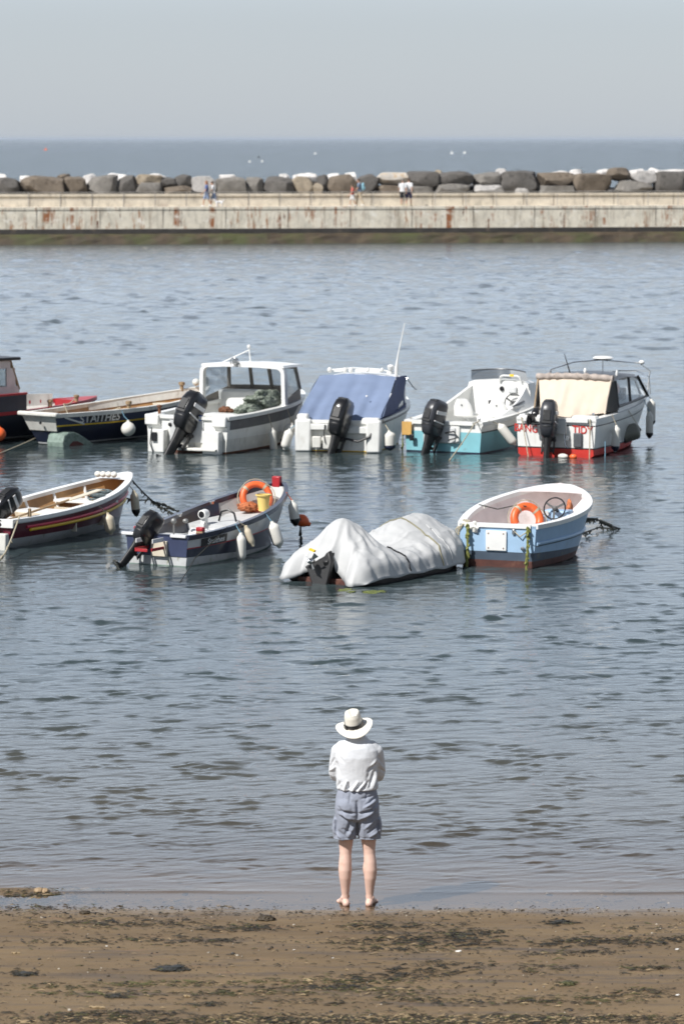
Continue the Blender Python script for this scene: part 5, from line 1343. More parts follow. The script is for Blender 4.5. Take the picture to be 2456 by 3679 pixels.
b.loft([rr, [(x * .9, y, .68) for x, y, z in rr], [(x * .6, y, .71) for x, y, z in rr]]); 
deck_part(h, 4.05, M['white_clean'], Hb, camber=.01, dz=.03)
outboard(Hb, (.30, .0, .45), .84, tilt=60, yaw=-6, roll=12, decal='decal')
b = MB()
for x in (.32, .40): b.tube([(x, -.06, .36), (x + .01, -.10, .22), (x + .02, -.12, .10)], .014, 6)
b.build('red_cable', M['red'], Hb)
t = thing('oar', 'pale wooden oar lying across the thwarts of the maroon boat', 'oar', W(Hb, (.25, 1.5, .56)), -R(33)); t.rotation_euler = (R(10), 0, -R(33) - R(12))
MB().tube([(0, -.9, 0), (0, .6, 0)], .02, 8).build('shaft', M['wood'], t)
MB().box((0, .95, 0), (.15, .75, .022)).build('blade', M['cream'], t, bevel=.01)
t = thing('rope_coil', 'blue grey coil of rope on the forward thwart of the maroon boat', 'rope', W(Hb, (.26, 3.28, .56)), 0)
b = MB(); rr_ = random.Random(4)
for i in range(7):
    b.torus((rr_.uniform(-.05, .05), rr_.uniform(-.05, .05), .02 + .018 * i), rr_.uniform(.12, .24), .014, rot=(rr_.uniform(-.15, .15), rr_.uniform(-.15, .15), 0), seg=26, sm=6)
b.build('coil', M['rope_coil'], t)
t = thing('bow_floats', 'row of small off white floats on the bow of the maroon boat', 'float', W(Hb, (-.12, 3.95, .93)), -R(33))
for k in range(4): MB().ell((-.12 + .10 * k, .03 * k, 0), (.065, .055, .055)).build('float_ball', M['fender'], t)
b = MB(); b.lathe([(.035, .85), (.03, .93), (.028, .98), (.01, .99)], 8, c=(h.at(.55, 1).x - .07, .5, -.32)); b.build('mooring_post', M['wood'], Hb)
fender(W(Hb, h.at(2.55, 1, -.20, .10)), 'stained bottle shaped fender at the middle of the maroon boat side', .40, .10, tilt=(0, -10), mk='fender_dirty', rope_to=W(Hb, h.at(2.35, 1, .05, -.1)))
fender(W(Hb, h.at(3.95, 1, -.12, .10)), 'slim cream fender under the bow of the maroon boat', .48, .078, tilt=(0, -6), mk='fender_dirty', tip='black', rope_to=W(Hb, h.at(3.9, 1, .03, -.03)))
s_ = W(Hb, (.60, .25, .55)); rope([s_, at(20, 1985, .12), at(-40, 2045)], .014, 'rope_pale', 'pale stern rope from the maroon boat slanting down to the left edge', sag=.03, weed=4)
bow = W(Hb, h.P(.995, .95, 1))
rope([bow, at(545, 1797, .33), at(590, 1813, .19), at(668, 1846, .0)], .014, 'rope_dark', 'upper dark weedy mooring line running right from the maroon boat bow', sag=.02, weed=16)
bow2 = W(Hb, h.P(.985, .60, 1))
rope([bow2, at(540, 1795, .27), at(600, 1832, .10), at(642, 1857, -.01)], .014, 'rope_dark', 'lower dark weedy mooring line running right from the maroon boat bow', sag=.02, weed=18)

# ---- navy and white boat with lifebuoy
I_ = moor('motor_coble', 'small navy and white open boat with an orange lifebuoy at its high bow', (566, 2030), 28.5)
h = Hull(4.12, 1.52, wt=.78, um=.48, pw=.60, s0=.49, s1=1.00, sp=1.8, kz=-.16, rake=.50, e0=.22, e1=.75, chine=(.15, .90, .5))
hull_part(h, [(zrow(.012), 1), (lambda h_, u: h_.vz(u, .155 * (1 - u * .9)), 0), (lambda h_, u: h_.vz(u, .155 + .40 * (h_.sheer(u) - .155) - .0), 2), (lambda h_, u: h_.vz(u, .17 + .41 * (h_.sheer(u) - .155)), 3), (1.0, 4)],
          [M['boot_grey'], M['green_patina'], M['navy'], M['red'], M['grey_white']], I_)
b = MB(); pt = [h.P(0, h.vz(0, z), 1) for z in (.16, .30, .485)]
b.add([(q.x, q.y - .012, q.z) for q in pt] + [(-q.x, q.y - .012, q.z) for q in reversed(pt)], [(0, 1, 2, 3, 4, 5)]); b.build('transom_panel', M['navy_light'], I_, smooth=False)
inside_part(h, .16, [M['grey_floor'], M['grey_white']], I_, th=.045)
gunwale_part(h, M['navy'], I_, w=.065, t=.03, hgt=.05, o=.02)
band_part(h, .60, .985, M['navy'], I_, u0=.05, u1=.72, off=-.058, name='inner_panel')
b = MB(); b.loft([[(.95 * s_ * .62, y, z) for s_ in (-1, -.5, 0, .5, 1)] for y, z in ((2.0, .34), (2.1, .44), (3.0, .50))], close=False)
b.build('bow_deck_step', M['grey_white'], I_, ang=30)
b = MB(); rr = []
for i in range(10):
    y = 2.05 + 1.7 * i / 9; x = h.xin(y, .46, .05); rr.append([(-x, y, .46 + .12 * i / 9), (0, y, .47 + .12 * i / 9), (x, y, .46 + .12 * i / 9)])
b.loft(rr, close=False); b.loft([rr[0], [(q[0], q[1], .16) for q in rr[0]]], close=False); b.build('fore_platform', M['grey_white'], I_, ang=30)
thwart(h, 1.15, .26, .36, .04, M['grey_white'], I_)
outboard(I_, (-.26, -.06, .26), .80, tilt=36, yaw=-14, roll=16, decal=None)
om = I_.children[-1]
b = MB()
for sd in (-1, 1): b.box((sd * .156, -.23, .30), (.02, .42, .05))
b.box((0, -.505, .30), (.24, .02, .05)); b.build('red_cowling_band', M['red'], om, bevel=.004)
b = MB(); b.box((.157, -.24, .44), (.02, .34, .07)); b.box((-.157, -.24, .44), (.02, .34, .07)); b.build('cowling_decal', M['decal'], om, bevel=.004)
b = MB(); b.box((-.52, -.02, .50), (.30, .06, .05)); b.build('port_plate', M['decal'], I_, bevel=.01)
b = MB(); b.box((.42, -.02, .50), (.30, .06, .05)); b.build('starboard_plate', M['decal'], I_, bevel=.01)
for x, y in ((-.44, .12), (.56, .45)):
    e = empty_part('nav_lamp', I_, (x, y, .52)); MB().box((0, 0, 0), (.13, .10, .05)).build('lamp_base', M['wood'], e, bevel=.01, smooth=False); MB().box((0, 0, .06), (.13, .10, .07)).build('lamp_lens', M['red'], e, bevel=.015)
b = MB(); b.box((.06, -.03, .28), (.30, .06, .26)); b.build('motor_pad', M['cream'], I_, bevel=.01)
b = MB(); y0_ = .36
pl = [h.P(.085, .70, 1, .012), h.P(.255, .70, 1, .012), h.P(.255, .90, 1, .012), h.P(.085, .90, 1, .012)]
b.slab(pl, (.008, 0, 0)); b.build('name_plate', M['black'], I_, smooth=False)
text_on('Staithes', .125, lambda x, y: h.P((.74 + x) / h.L, .80 + y / .66, 1, .026), 'lettering', M['decal'], I_, sx=1.22)
# gear inside
b = MB(); b.lathe([(.02, -.10), (.075, -.09), (.085, .03), (.075, .06), (.055, .05), (.02, .045)], 18, axis='y', c=(-.30, 2.02, .64)); b.box((-.30, 2.02, .52), (.08, .10, .10)); b.build('echo_sounder', M['white_clean'], I_)
b = MB(); b.lathe([(.02, -.102), (.055, -.10), (.01, -.095)], 16, axis='y', c=(-.30, 2.02, .64)); b.build('sounder_face', M['black'], I_)
b = MB(); b.tube([(-.18, 2.3, .50), (-.14, 2.32, .66), (-.02, 2.34, .70), (.10, 2.34, .64), (.14, 2.34, .50)], .018, 8); b.build('grab_hoop', M['black'], I_)
b = MB(); b.tube([(-.24, .92, .16), (-.24, .92, .60), (-.20, .95, .63)], .014, 6); b.ell((-.24, .92, .63), (.05, .05, .05)); b.ell((-.12, 1.1, .62), (.05, .05, .04)); b.build('deck_fitting', M['prop'], I_)
b = MB(); b.tube([(.05, 1.3, .2), (.10, 1.35, .5), (.02, 1.5, .56)], .012, 6); b.build('bent_rail', M['prop'], I_)
lumpy('white_rags', 'decal', 'crumpled white bags on the floor of the navy and white boat', W(I_, (.02, 1.35, .36)), (.22, .20, .10), 9, 'bag', amp=1.0, freq=4)
b = MB(); b.box((0, 0, 0), (.01, .01, .01))
stem = h.P(1, 1, 1)
b = MB(); b.box((-.02, 4.03, 1.03), (.16, .10, .20)); b.build('stem_head', M['red'], I_, bevel=.02)
cleat(I_, (-.60, 1.7, h.sheer(.4) + .02)); cleat(I_, (-.55, 2.7, h.sheer(.62) + .03))
lb = at(928, 1845, 0); 
c_ = W(I_, (-.13, 3.50, .80))
lifebuoy(c_, .235, .058, (R(70), R(-4), R(10)), 'orange ring lifebuoy propped upright in the bow of the navy and white boat')
lumpy('orange_rope', 'orange_rope', 'tangle of orange rope below the ring lifebuoy', W(I_, (-.12, 3.2, .66)), (.16, .12, .08), 12, 'rope', sub=4, amp=1.1, freq=4.5)
t = thing('bucket', 'pale yellow bucket beside the ring lifebuoy', 'bucket', W(I_, (.24, 3.1, .62)), 0)
MB().lathe([(.01, .01), (.085, .0), (.115, .26), (.14, .265), (.14, .285), (.112, .285), (.08, .02), (.01, .03)], 20).build('pail', M['yellow_plastic'], t, ang=50)
MB().tube([(.125 * math.cos(a), .05 * math.sin(a) + .06, .27 + .10 * math.sin(a) * .3) for a in np.linspace(0, math.pi, 10)], .006, 6).build('bail_handle', M['steel'], t)
fender(W(I_, h.at(1.30, 1, -.10, .10)), 'white fender nearest the stern of the navy and white boat, touching the water', .50, .083, tilt=(0, 0), rope_to=W(I_, h.at(1.28, 1, .05)), rope='rope_blue')
fender(W(I_, h.at(1.50, 1, -.02, .06)), 'slim stained fender slanting behind the stern fender of the navy and white boat', .38, .060, tilt=(0, -20), mk='fender_dirty', rope_to=W(I_, h.at(1.40, 1, .05)))
fender(W(I_, h.at(2.30, 1, -.12, .11)), 'plump white fender slanting at mid side of the navy and white boat', .48, .10, tilt=(0, -17), rope_to=W(I_, h.at(2.25, 1, .04)), rope='rope_blue')
fender(W(I_, h.at(3.55, 1, -.10, .11)), 'white fender below the yellow bucket near the bow of the navy and white boat', .46, .085, tilt=(0, -8), tip='black', rope_to=W(I_, h.at(3.52, 1, .04)), rope='orange')
oc = W(I_, (.42, 4.14, .36))
t = thing('mooring_buoy', 'orange mooring buoy hanging off the bow of the navy and white boat', 'buoy', oc, 0); t.rotation_euler = (0, R(-62), 0)
t.scale = (.8,) * 3
MB().lathe([(.015, -.21), (.045, -.20), (.05, -.16), (.10, -.11), (.135, -.04), (.14, .02), (.11, .10), (.05, .15), (.012, .16)], 18).build('body', M['orange'], t)
MB().tube([(-.05, 0, -.12), (.02, -.14, .05), (.14, -.02, .20)], .014, 6).build('strap', M['black'], t)
rope([oc + Vector((-.03, 0, -.05)), oc + Vector((-.02, -.03, -.40))], .016, 'rope_dark', 'dark weedy line below the orange mooring buoy', weed=10, n=6)
s_ = W(I_, h.at(1.05, 1, .03)); rope([s_, at(700, 2006, .16), at(645, 2095)], .009, 'rope_dark', 'thin dark line slanting into the water from the navy and white boat side', sag=.01, n=8)
s_ = W(I_, (-.45, -.62, .12)); rope([s_, at(430, 2048)], .013, 'rope_dark', 'short weedy rope end below the outboard of the navy and white boat', weed=6, n=6)

# ---- inflatable under white tarpaulin
J = moor('covered_inflatable', 'inflatable boat wrapped in a white tarpaulin with black outboard leg showing', (1184, 2093), 34)
b = MB()
for sd in (-1, 1):
    pts = [(sd * .62, -.16, .06), (sd * .62, -.06, .08), (sd * .66, .35, .08), (sd * .67, 2.2, .10), (sd * .50, 2.85, .20), (sd * .26, 3.12, .24), (0, 3.2, .26)]
    b.tube(pts, [.06, .11, .165, .17, .17, .17, .17], 14)
b.build('tube_hull', M['tube_grey'], J)
b = MB(); b.box((0, 1.4, .02), (1.1, 3.0, .12)); b.box((0, .12, .25), (1.0, .06, .44)); b.build('transom_floor', M['antifoul_brown'], J, bevel=.01)
NU, NV = 110, 96
T, Sx = np.meshgrid(np.linspace(0, 1, NU), np.linspace(-1, 1, NV), indexing='ij')
aS = np.abs(Sx)
hw_ = 0.87 * np.where(T < .62, 1.0, np.sqrt(np.clip(1 - ((T - .62) / .385) ** 2.6, 0.0, 1))) * (0.96 + .04 * np.minimum(1, T / .15))
y_front = 3.36
ya_ = -.38 * np.exp(-((aS - .76) / .30) ** 2) - .10 * np.exp(-((Sx - .02) / .40) ** 2)      # trailing edge: long over the tube ends, short at the motor
Yc = ya_ + (y_front - ya_) * T
side = np.clip((aS - .55) / .45, 0, 1)
tube = 0.36 * np.sqrt(np.clip(1 - side ** 2.3, 0, 1))
def bump2(cy, cx, wy, wx, hh, p=1.0): return hh * np.exp(-(np.abs(Yc - cy) / wy) ** 2.2 - (np.abs(Sx * hw_ - cx) / wx) ** (2.0 * p))
Zc = 0.08 + tube * (1 - .25 * np.clip((0.12 - T) / .12, 0, 1) * (aS > .5)) + bump2(.46, -.02, .52, .48, .50) + bump2(.30, -.02, .24, .20, .06) + bump2(2.20, -.05, .62, .55, .36, 1.0) + bump2(2.85, .0, .45, .50, .24)
Zc -= .05 * np.exp(-((Yc - 1.25) / .35) ** 2) * (1 - side)
hem = np.clip((aS - .93) / .07, 0, 1)
Zc = Zc * (1 - hem) + (0.085 - .012 * np.sin(Yc * 9 + Sx * 2)) * hem
zed = np.interp(Sx, [-1, -.85, -.6, -.32, -.12, .02, .10, .22, .40, .62, .85, 1], [.05, .05, .08, .20, .38, .50, .50, .22, .08, .03, .03, .05])
dr = np.clip(T / .085, 0, 1); Zc = zed + (Zc - zed) * np.sin(dr * math.pi / 2) ** .8
# hanging folds: fan from the motor hump, upright pleats along the sides
ang = np.arctan2(Sx * hw_ * 1.0, -(Yc - .5) + .001); rad = np.hypot(Sx * hw_, Yc - .46)
wob = fbm(T * 9, Sx * 4 + 9, 3, 40) - .5
Zc += .022 * np.sin(ang * 13 + 5 * wob) * np.exp(-((rad - .45) / .24) ** 2) * (Zc > .2)
pl_ = np.sin(Yc * 15 + 6 * wob + 1.5 * Sx) + .6 * np.sin(Yc * 31 + 9 * wob)
mid = np.exp(-((aS - .72) / .20) ** 2)
Zc += .020 * pl_ * mid * np.exp(-((Yc - 1.9) / 1.1) ** 2)
Xc = Sx * hw_ + np.sign(Sx) * (.016 * pl_) * np.exp(-((aS - .88) / .10) ** 2)
Zc += .018 * (fbm(T * 14, Sx * 7, 4, 51) - .5) * (1 - hem)
def crease(u, v, sd): return (1 - np.abs(2 * fbm(u, v, 2, sd) - 1)) ** 9
Zc += .026 * (crease(Yc * 2.2 + Xc * 1.2, Xc * 2.6 - Yc * .6, 71) - .25) * (1 - hem) + .018 * (crease(Yc * 4.5 - Xc, Xc * 3.2, 83) - .25) * (1 - hem)
Zc -= .03 * np.exp(-(((Xc - .62) / .10) ** 2 + ((Yc - .35) / .16) ** 2))
tarp = grid_obj('tarpaulin', Xc, Yc, Zc, M['tarp']); tarp.parent = J
sl = tarp.modifiers.new('solid', 'SOLIDIFY'); sl.thickness = .006; sl.offset = -1
def on_tarp(y, sx0, sx1, r, mk, name, n=40):
    pts = []
    for k in range(n + 1):
        s_ = sx0 + (sx1 - sx0) * k / n
        j = int(round((s_ + 1) / 2 * (NV - 1))); col_y = Yc[:, j]; i = int(np.argmin(np.abs(col_y - (y(s_) if callable(y) else y))))
        pts.append((float(Xc[i, j]), float(Yc[i, j]), float(Zc[i, j]) + r * .8))
    b = MB(); b.tube(pts, r, 6); return b.build(name, M[mk], J)
on_tarp(lambda s_: 2.15 - .12 * s_, -.97, .98, .013, 'rope_olive', 'tie_rope'); on_tarp(lambda s_: 1.05, .45, .98, .014, 'black', 'tie_rope'); on_tarp(lambda s_: 2.42 - .1 * s_, .35, .98, .010, 'tarp', 'tarp_seam')
e = empty_part('outboard_motor', J, (0, .02, .02))
b = MB(); b.slab([(.02, -.12, .06), (.02, -.26, .34), (.02, -.16, .44), (.02, .05, .52), (.02, .10, -.1)], (.10, 0, 0)); b.slab([(-.14, -.30, -.06), (.12, -.30, -.06), (.18, -.24, .34), (.08, -.18, .50), (.02, -.20, .42), (-.20, -.30, .28), (-.26, -.36, .25), (-.22, -.34, .20)], (0, .10, .02)); b.build('drive_leg', M['engine_matt'], e, bevel=.02)
b = MB(); b.ell((-.08, -.42, .36), (.05, .09, .05), seg=10)
for k in range(3):
    a = 2 * math.pi * k / 3 + .9
    b.slab([(-.08 + .03 * math.cos(a - .4), -.42, .36 + .03 * math.sin(a - .4)), (-.08 + .14 * math.cos(a - .35), -.40, .36 + .14 * math.sin(a - .35)), (-.08 + .15 * math.cos(a + .2), -.44, .36 + .15 * math.sin(a + .2)), (-.08 + .03 * math.cos(a + .4), -.44, .36 + .03 * math.sin(a + .4))], (0, .008, 0))
b.build('propeller', M['steel'], e)
b = MB(); b.box((-.12, -.33, .52), (.10, .05, .03), rot=(0, .3, 0)); b.build('leg_plate', M['yellow'], e)
lumpy('floating_weed', 'weed_green', 'yellow green weed floating under the motor of the covered inflatable, left clump', at(1245, 2122, -.005), (.15, .22, .012), 21, 'seaweed', amp=1.5, freq=3)
lumpy('floating_weed', 'weed_green', 'yellow green weed trailing right below the covered inflatable', at(1345, 2128, -.005), (.18, .26, .010), 27, 'seaweed', amp=1.5, freq=3)

# ---- pale blue dinghy with steering wheel
K = moor('blue_dinghy', 'pale blue dinghy with black steering wheel and rust brown bottom', (1786, 2036), 21)
h = Hull(3.45, 1.92, wt=.69, um=.50, pw=.56, s0=.69, s1=1.03, sp=1.9, kz=-.20, rake=.42, e0=.20, e1=.62, chine=(.14, .90, .55))
hull_part(h, [(zrow(.11), 0), (lambda h_, u: h_.vz(u, .25 - .12 * u), 1), (1.0, 2)], [M['antifoul_brown'], M['slate_blue'], M['sky_blue']], K)
strake_part(h, lambda h_, u: h_.vz(u, .395 + .06 * u), M['sky_blue'], K, r=.03, off=.006, u0=.01)
strake_part(h, lambda h_, u: h_.vz(u, .365 + .06 * u), M['slate_blue'], K, r=.014, off=.012, u0=.01, name='painted_strake_shade')  # dark tube imitates the line of shade under the strake
inside_part(h, .20, [M['pink_white'], M['pink_white']], K, th=.05)
gunwale_part(h, M['white_clean'], K, w=.10, t=.025, hgt=.045, o=.03)
deck_part(h, 2.85, M['pink_white'], K, camber=.02, dz=.02)
b = MB(); b.box((-.02, -.018, .43), (.36, .03, .33)); b.build('motor_pad', M['white_clean'], K, bevel=.01)
b = MB()
for x in (-.15, .11):
    for z in (.31, .55): b.ell((x, -.036, z), (.012, .008, .012), seg=8, rings=5)
b.build('pad_bolt', M['rust'], K)
b = MB(); b.lathe([(.02, -.025), (.035, -.02), (.035, .0)], 12, axis='y', c=(.44, -.012, .32)); b.build('drain', M['steel'], K)
b = MB()
for x in (-.36, .28): b.box((x, -.02, .59), (.05, .03, .09))
b.build('strap_hook', M['steel'], K, bevel=.008)
thwart(h, .30, .30, .48, .04, M['pink_white'], K, name='stern_thwart')
con = empty_part('console', K, (.50, 1.60, .34))
b = MB(); b.box((0, .12, .22), (.50, .36, .46), taper=(.92, .75)); b.build('console_box', M['sky_blue'], con, bevel=.03)
wheel(con, (.02, -.16, .50), .185, (R(70), 0, 0))
b = MB(); b.lathe([(.045, 0), (.045, .02), (.02, .02)], 14, axis='y', c=(-.16, -.05, .40)); b.build('dial', M['grey_white'], con)
lumpy('orange_cloth', 'orange_rope', 'faded orange cloth tucked by the wheel in the pale blue dinghy', W(K, (.62, 1.95, .74)), (.06, .10, .20), 17, 'cloth', amp=.8)
lifebuoy(W(K, (.10, 1.25, .66)), .225, .070, (R(68), R(6), R(14)), 'faded orange horseshoe lifebuoy leaning inside the pale blue dinghy', a0=-.30, a1=math.pi + .45)
b = MB(); b.tube([(-.80, 1.40, .86), (-.45, 1.34, .80), (-.05, 1.28, .90), (.10, 1.2, .88)], .010, 6); b.build('hanging_line', M['rope_dark'], K)
lumpy('yellow_bag', 'yellow_plastic', 'flat yellow cloth on the floor of the pale blue dinghy', W(K, (.36, .95, .58)), (.16, .10, .04), 33, 'cloth', amp=.8)
b = MB(); b.lathe([(.035, .5), (.05, .58), (.045, .66), (.02, .68)], 10, c=(-.40, .0, .06)); b.tube([(-.48, -.02, .62), (-.40, -.03, .66), (-.33, -.02, .62)], .03, 8); b.build('rope_cleat', M['fender'], K)
b = MB()
for k in range(4): b.tube([(-.50 - .05 * k, .05 + .05 * k, .74), (-.60 - .04 * k, -.02, .68 - .03 * k), (-.72 + .02 * k, .02, .46 - .04 * k), (-.70 + .02 * k, -.03, .30)], .012, 6)
b.build('quarter_rope', M['rope_pale'], K)
cleat(K, (-.72, 1.5, h.sheer(.45) + .02), 1.2, 'fender')
s_ = W(K, (-.50, -.05, .68)); rope([s_, Vector((s_.x - .01, s_.y - .08, .22)), Vector((s_.x - .03, s_.y - .12, -.10))], .020, 'rope_green', 'yellow green weedy rope at the left corner of the pale blue dinghy', weed=26, n=10)
s_ = W(K, (.54, -.05, .68)); rope([s_, Vector((s_.x - .02, s_.y - .08, .22)), Vector((s_.x - .04, s_.y - .12, -.10))], .018, 'rope_green', 'yellow green weedy rope at the right corner of the pale blue dinghy', weed=22, n=10)
s_ = W(K, (.60, .02, .66)); rope([s_, W(K, (.40, -.06, .52)), W(K, (.30, -.04, .60))], .009, 'rope_pale', 'pale lashing across the transom corner of the pale blue dinghy', n=6)
bw = W(K, h.P(.93, .62, 1)); e_ = at(2225, 1900)
rope([bw, bw.lerp(e_, .45) + Vector((0, 0, .06)), e_], .016, 'rope_dark', 'upper dark weedy bow line running right from the pale blue dinghy', sag=.01, weed=26)
bw = W(K, h.P(.92, .30, 1)); rope([bw + Vector((0, 0, .02)), at(2150, 1895, .06), at(2215, 1902)], .013, 'rope_dark', 'lower dark weedy bow line running right from the pale blue dinghy', weed=18)

# ================================================================== people
def skin_mat(name, c): return mat(name, c, 0.5, var=0.08, vs_=8, dirt=(c[0] * .92, c[1] * .80, c[2] * .76), ds=7, dthr=.56, dsoft=.2)
M['skin'] = skin_mat('fair_skin', (0.72, 0.49, 0.40)); M['skin_tan'] = skin_mat('tanned_skin', (0.50, 0.29, 0.20))
def cloth(name, c, var=.08, fine=90): return mat(name, c, 0.85, var=var, vs_=6, bump=.12, bs=fine, sheen=.1)
M['shirt'] = cloth('off_white_shirt_cloth', (0.67, 0.69, 0.72), .05)
M['shorts'] = cloth('grey_blue_shorts_cloth', (0.275, 0.30, 0.365), .10)
M['hat'] = mat('cream_straw', (0.80, 0.77, 0.69), 0.75, var=.05, vs_=12, bump=.15, bs=140)
M['grey_hair'] = mat('grey_hair', (0.24, 0.21, 0.19), .8, var=.4, vs_=40)
M['eye'] = mat('eye', (0.05, 0.04, 0.04), .3)

def segdist(P2, a, b):
    a = np.array(a, float); b = np.array(b, float); ab = b - a
    t = np.clip(((P2 - a) @ ab) / (ab @ ab), 0, 1)
    return np.linalg.norm(P2 - (a + t[:, None] * ab), axis=1), t
def apply_folds(me, folds, back=True, axes=(0, 2), noise=.004, nf=14, seed=3, top=99):
    co, no = get_co(me), get_no(me)
    P2 = co[:, list(axes)].astype(float); d = np.zeros(len(co))
    side = (co[:, 1] < .03) if back else (co[:, 1] > -.03)
    for a, b, w, amp in folds:
        q, t = segdist(P2, a, b)
        d += 1.35 * amp * np.exp(-(q / w) ** 2) * (0.35 + 0.65 * np.sin(np.pi * np.clip(t * .9 + .05, 0, 1))) * side
    d += noise * (fbm(co[:, 0] * nf + co[:, 1] * nf * .7, co[:, 2] * nf + co[:, 1] * nf * .5, 4, seed) - .5) * 2 * (co[:, 2] < top)
    set_co(me, co + no * d[:, None])
def chain(b, pts, rr, seg=16):
    b.tube(pts, rr, seg)
    for p, r in zip(pts, rr): b.ell(p, (r, r, r), seg=14, rings=8)
def ering(z, rx, ry, cy=0.0, cx=0.0, n=36, p=2.3):
    o = []
    for k in range(n):
        a = 2 * math.pi * k / n; c, s_ = math.cos(a), math.sin(a)
        o.append((cx + rx * math.copysign(abs(c) ** (2 / p), c), cy + ry * math.copysign(abs(s_) ** (2 / p), s_), z))
    return o
def hand(b, wrist, direction, up, s=1.0, curl=.5, thumb=1):
    """palm, four unequal bent fingers and a thumb leaving the side of the palm"""
    d = Vector(direction).normalized(); u = (Vector(up) - d * Vector(up).dot(d)).normalized(); sd = d.cross(u)
    w = Vector(wrist)
    def pt(f, a, h): return w + (d * f + sd * a + u * h) * s
    b.loft([[pt(f, a * wd, h * th) for a, h in ((-1, -1), (-1, 1), (0, 1.15), (1, 1), (1, -1), (0, -1.15))] for f, wd, th in ((-.01, .024, .018), (.03, .036, .016), (.06, .042, .014), (.092, .040, .011), (.098, .036, .008))])
    for i, (a, L) in enumerate(((-.031, .060), (-.0105, .074), (.0105, .070), (.031, .052))):
        p0 = pt(.085, a, 0); p1 = pt(.095 + L * .42, a * 1.05, -L * .10 * curl); p2 = pt(.095 + L * (.42 + .33 * (1 - .4 * curl)), a * 1.05, -L * (.10 + .45 * curl) * 1.0 * curl - .002); p3 = pt(.095 + L * (.42 + .30 * (1 - .9 * curl) + .2), a, -L * (.95 * curl))
        chain(b, [p0, p1, p2, p3], [.0098 * s, .0092 * s, .0085 * s, .0072 * s], 8)
    chain(b, [pt(.025, -thumb * .03, 0), pt(.055, -thumb * .055, -.012), pt(.082, -thumb * .060, -.026)], [.012 * s, .0105 * s, .0085 * s], 8)
def head_shape(b, c, s=1.0):
    x, y, z = c
    b.ell((x, y - .008 * s, z + .02 * s), (.076 * s, .096 * s, .100 * s), seg=24, rings=16)
    b.ell((x, y + .030 * s, z - .055 * s), (.056 * s, .062 * s, .070 * s), seg=20, rings=12)
    b.tube([(x, y + .086 * s, z + .012 * s), (x, y + .108 * s, z - .022 * s), (x, y + .088 * s, z - .034 * s)], [.009 * s, .015 * s, .011 * s], 8)
    b.ell((x, y + .086 * s, z - .062 * s), (.025 * s, .009 * s, .006 * s)); b.ell((x, y + .083 * s, z - .076 * s), (.021 * s, .010 * s, .007 * s))
    b.ell((x, y + .078 * s, z - .105 * s), (.025 * s, .020 * s, .018 * s))
    for sd in (-1, 1):
        b.ell((x + sd * .078 * s, y - .008 * s, z - .015 * s), (.011 * s, .022 * s, .034 * s), rot=(0, sd * .15, 0)); b.ell((x + sd * .032 * s, y + .082 * s, z + .030 * s), (.024 * s, .010 * s, .008 * s))
        b.ell((x + sd * .040 * s, y + .07 * s, z - .03 * s), (.026 * s, .024 * s, .024 * s))

# ---- the man at the water edge
MP = at(1282, 3249, 0.0)
mp_z = float(sand_z(np.array([MP.x]), np.array([MP.y]))[0])
man = thing('person', 'barefoot man seen from behind, white straw hat, blue shorts, at the water edge', 'person', (MP.x, MP.y, mp_z - .004), 0)
b = MB()
for sd in (-1, 1):
    hx = .100; ax = .108 if sd < 0 else .118
    zs = [.86, .74, .62, .53, .48, .41, .34, .27, .19, .12, .085, .05]
    rs = [.088, .082, .071, .058, .054, .059, .062, .056, .044, .036, .034, .034]
    ys = [0, .01, .012, .008, .0, -.012, -.018, -.018, -.010, -.004, -.004, .0]
    pts = [(sd * (hx + (ax - hx) * (1 - z / .86) + .012 * math.exp(-((z - .36) / .14) ** 2) * (1 if sd > 0 else .4)), y, z) for z, y in zip(zs, ys)]
    b.tube(pts, rs, 20)
    b.ell((sd * .112 + (sd * .012), -.012, .345), (.040, .050, .095)); b.ell((sd * .088, -.014, .355), (.036, .046, .085))
    b.tube([(sd * (ax - .013), -.030, .52), (sd * (ax - .014), -.034, .57)], .012, 6)
    # foot: heel, arch, ball and five toes
    f = R(-14) * sd; c_, s_ = math.cos(f), math.sin(f)
    def fp(a, l, z): return (sd * ax + a * c_ - l * s_ * 1, a * s_ + l * c_, z)
    b.ell(fp(0, -.035, .036), (.036, .045, .036)); b.tube([fp(0, -.03, .05), fp(0, .03, .055), fp(0, .09, .038), fp(sd * .005, .145, .024)], [.034, .038, .036, .026], 14)
    b.ell(fp(sd * .004, .135, .022), (.046, .04, .022)); b.ell(fp(sd * .030, -.005, .085), (.016, .018, .018)); b.ell(fp(-sd * .030, .003, .092), (.015, .018, .018))
    for k, (a, l, r) in enumerate(((-.036, .20, .014), (-.014, .205, .0105), (.004, .198, .0095), (.020, .188, .009), (.035, .174, .0085))):
        b.tube([fp(sd * a, .14, .02), fp(sd * a, l - .02, .017), fp(sd * a, l, .012)], [r, r, r * .85], 8)
b.loft([ering(.80, .15, .10), ering(.92, .17, .115), ering(1.05, .155, .10), ering(1.25, .165, .105), ering(1.40, .16, .09), ering(1.47, .09, .07), ering(1.50, .06, .06, .0), ering(1.58, .056, .062, .02)])
head_shape(b, (-.022, .045, 1.635))
for sd in (-1, 1):
    chain(b, [(sd * .165, 0, 1.42), (sd * .19, .04, 1.30), (sd * .195, .085, 1.19), (sd * .10, .205, 1.195), (-sd * .04, .235, 1.215)], [.05, .045, .038, .036, .028], 14)
    hand(b, (-sd * .045, .236, 1.216), (-sd, -.12, .12), (0, 1, .1), 1.0, .35, thumb=-sd)
bm_ = remesh_obj(b, .0062, 5)
body = mesh_obj('body', bm_, M['skin'], man)
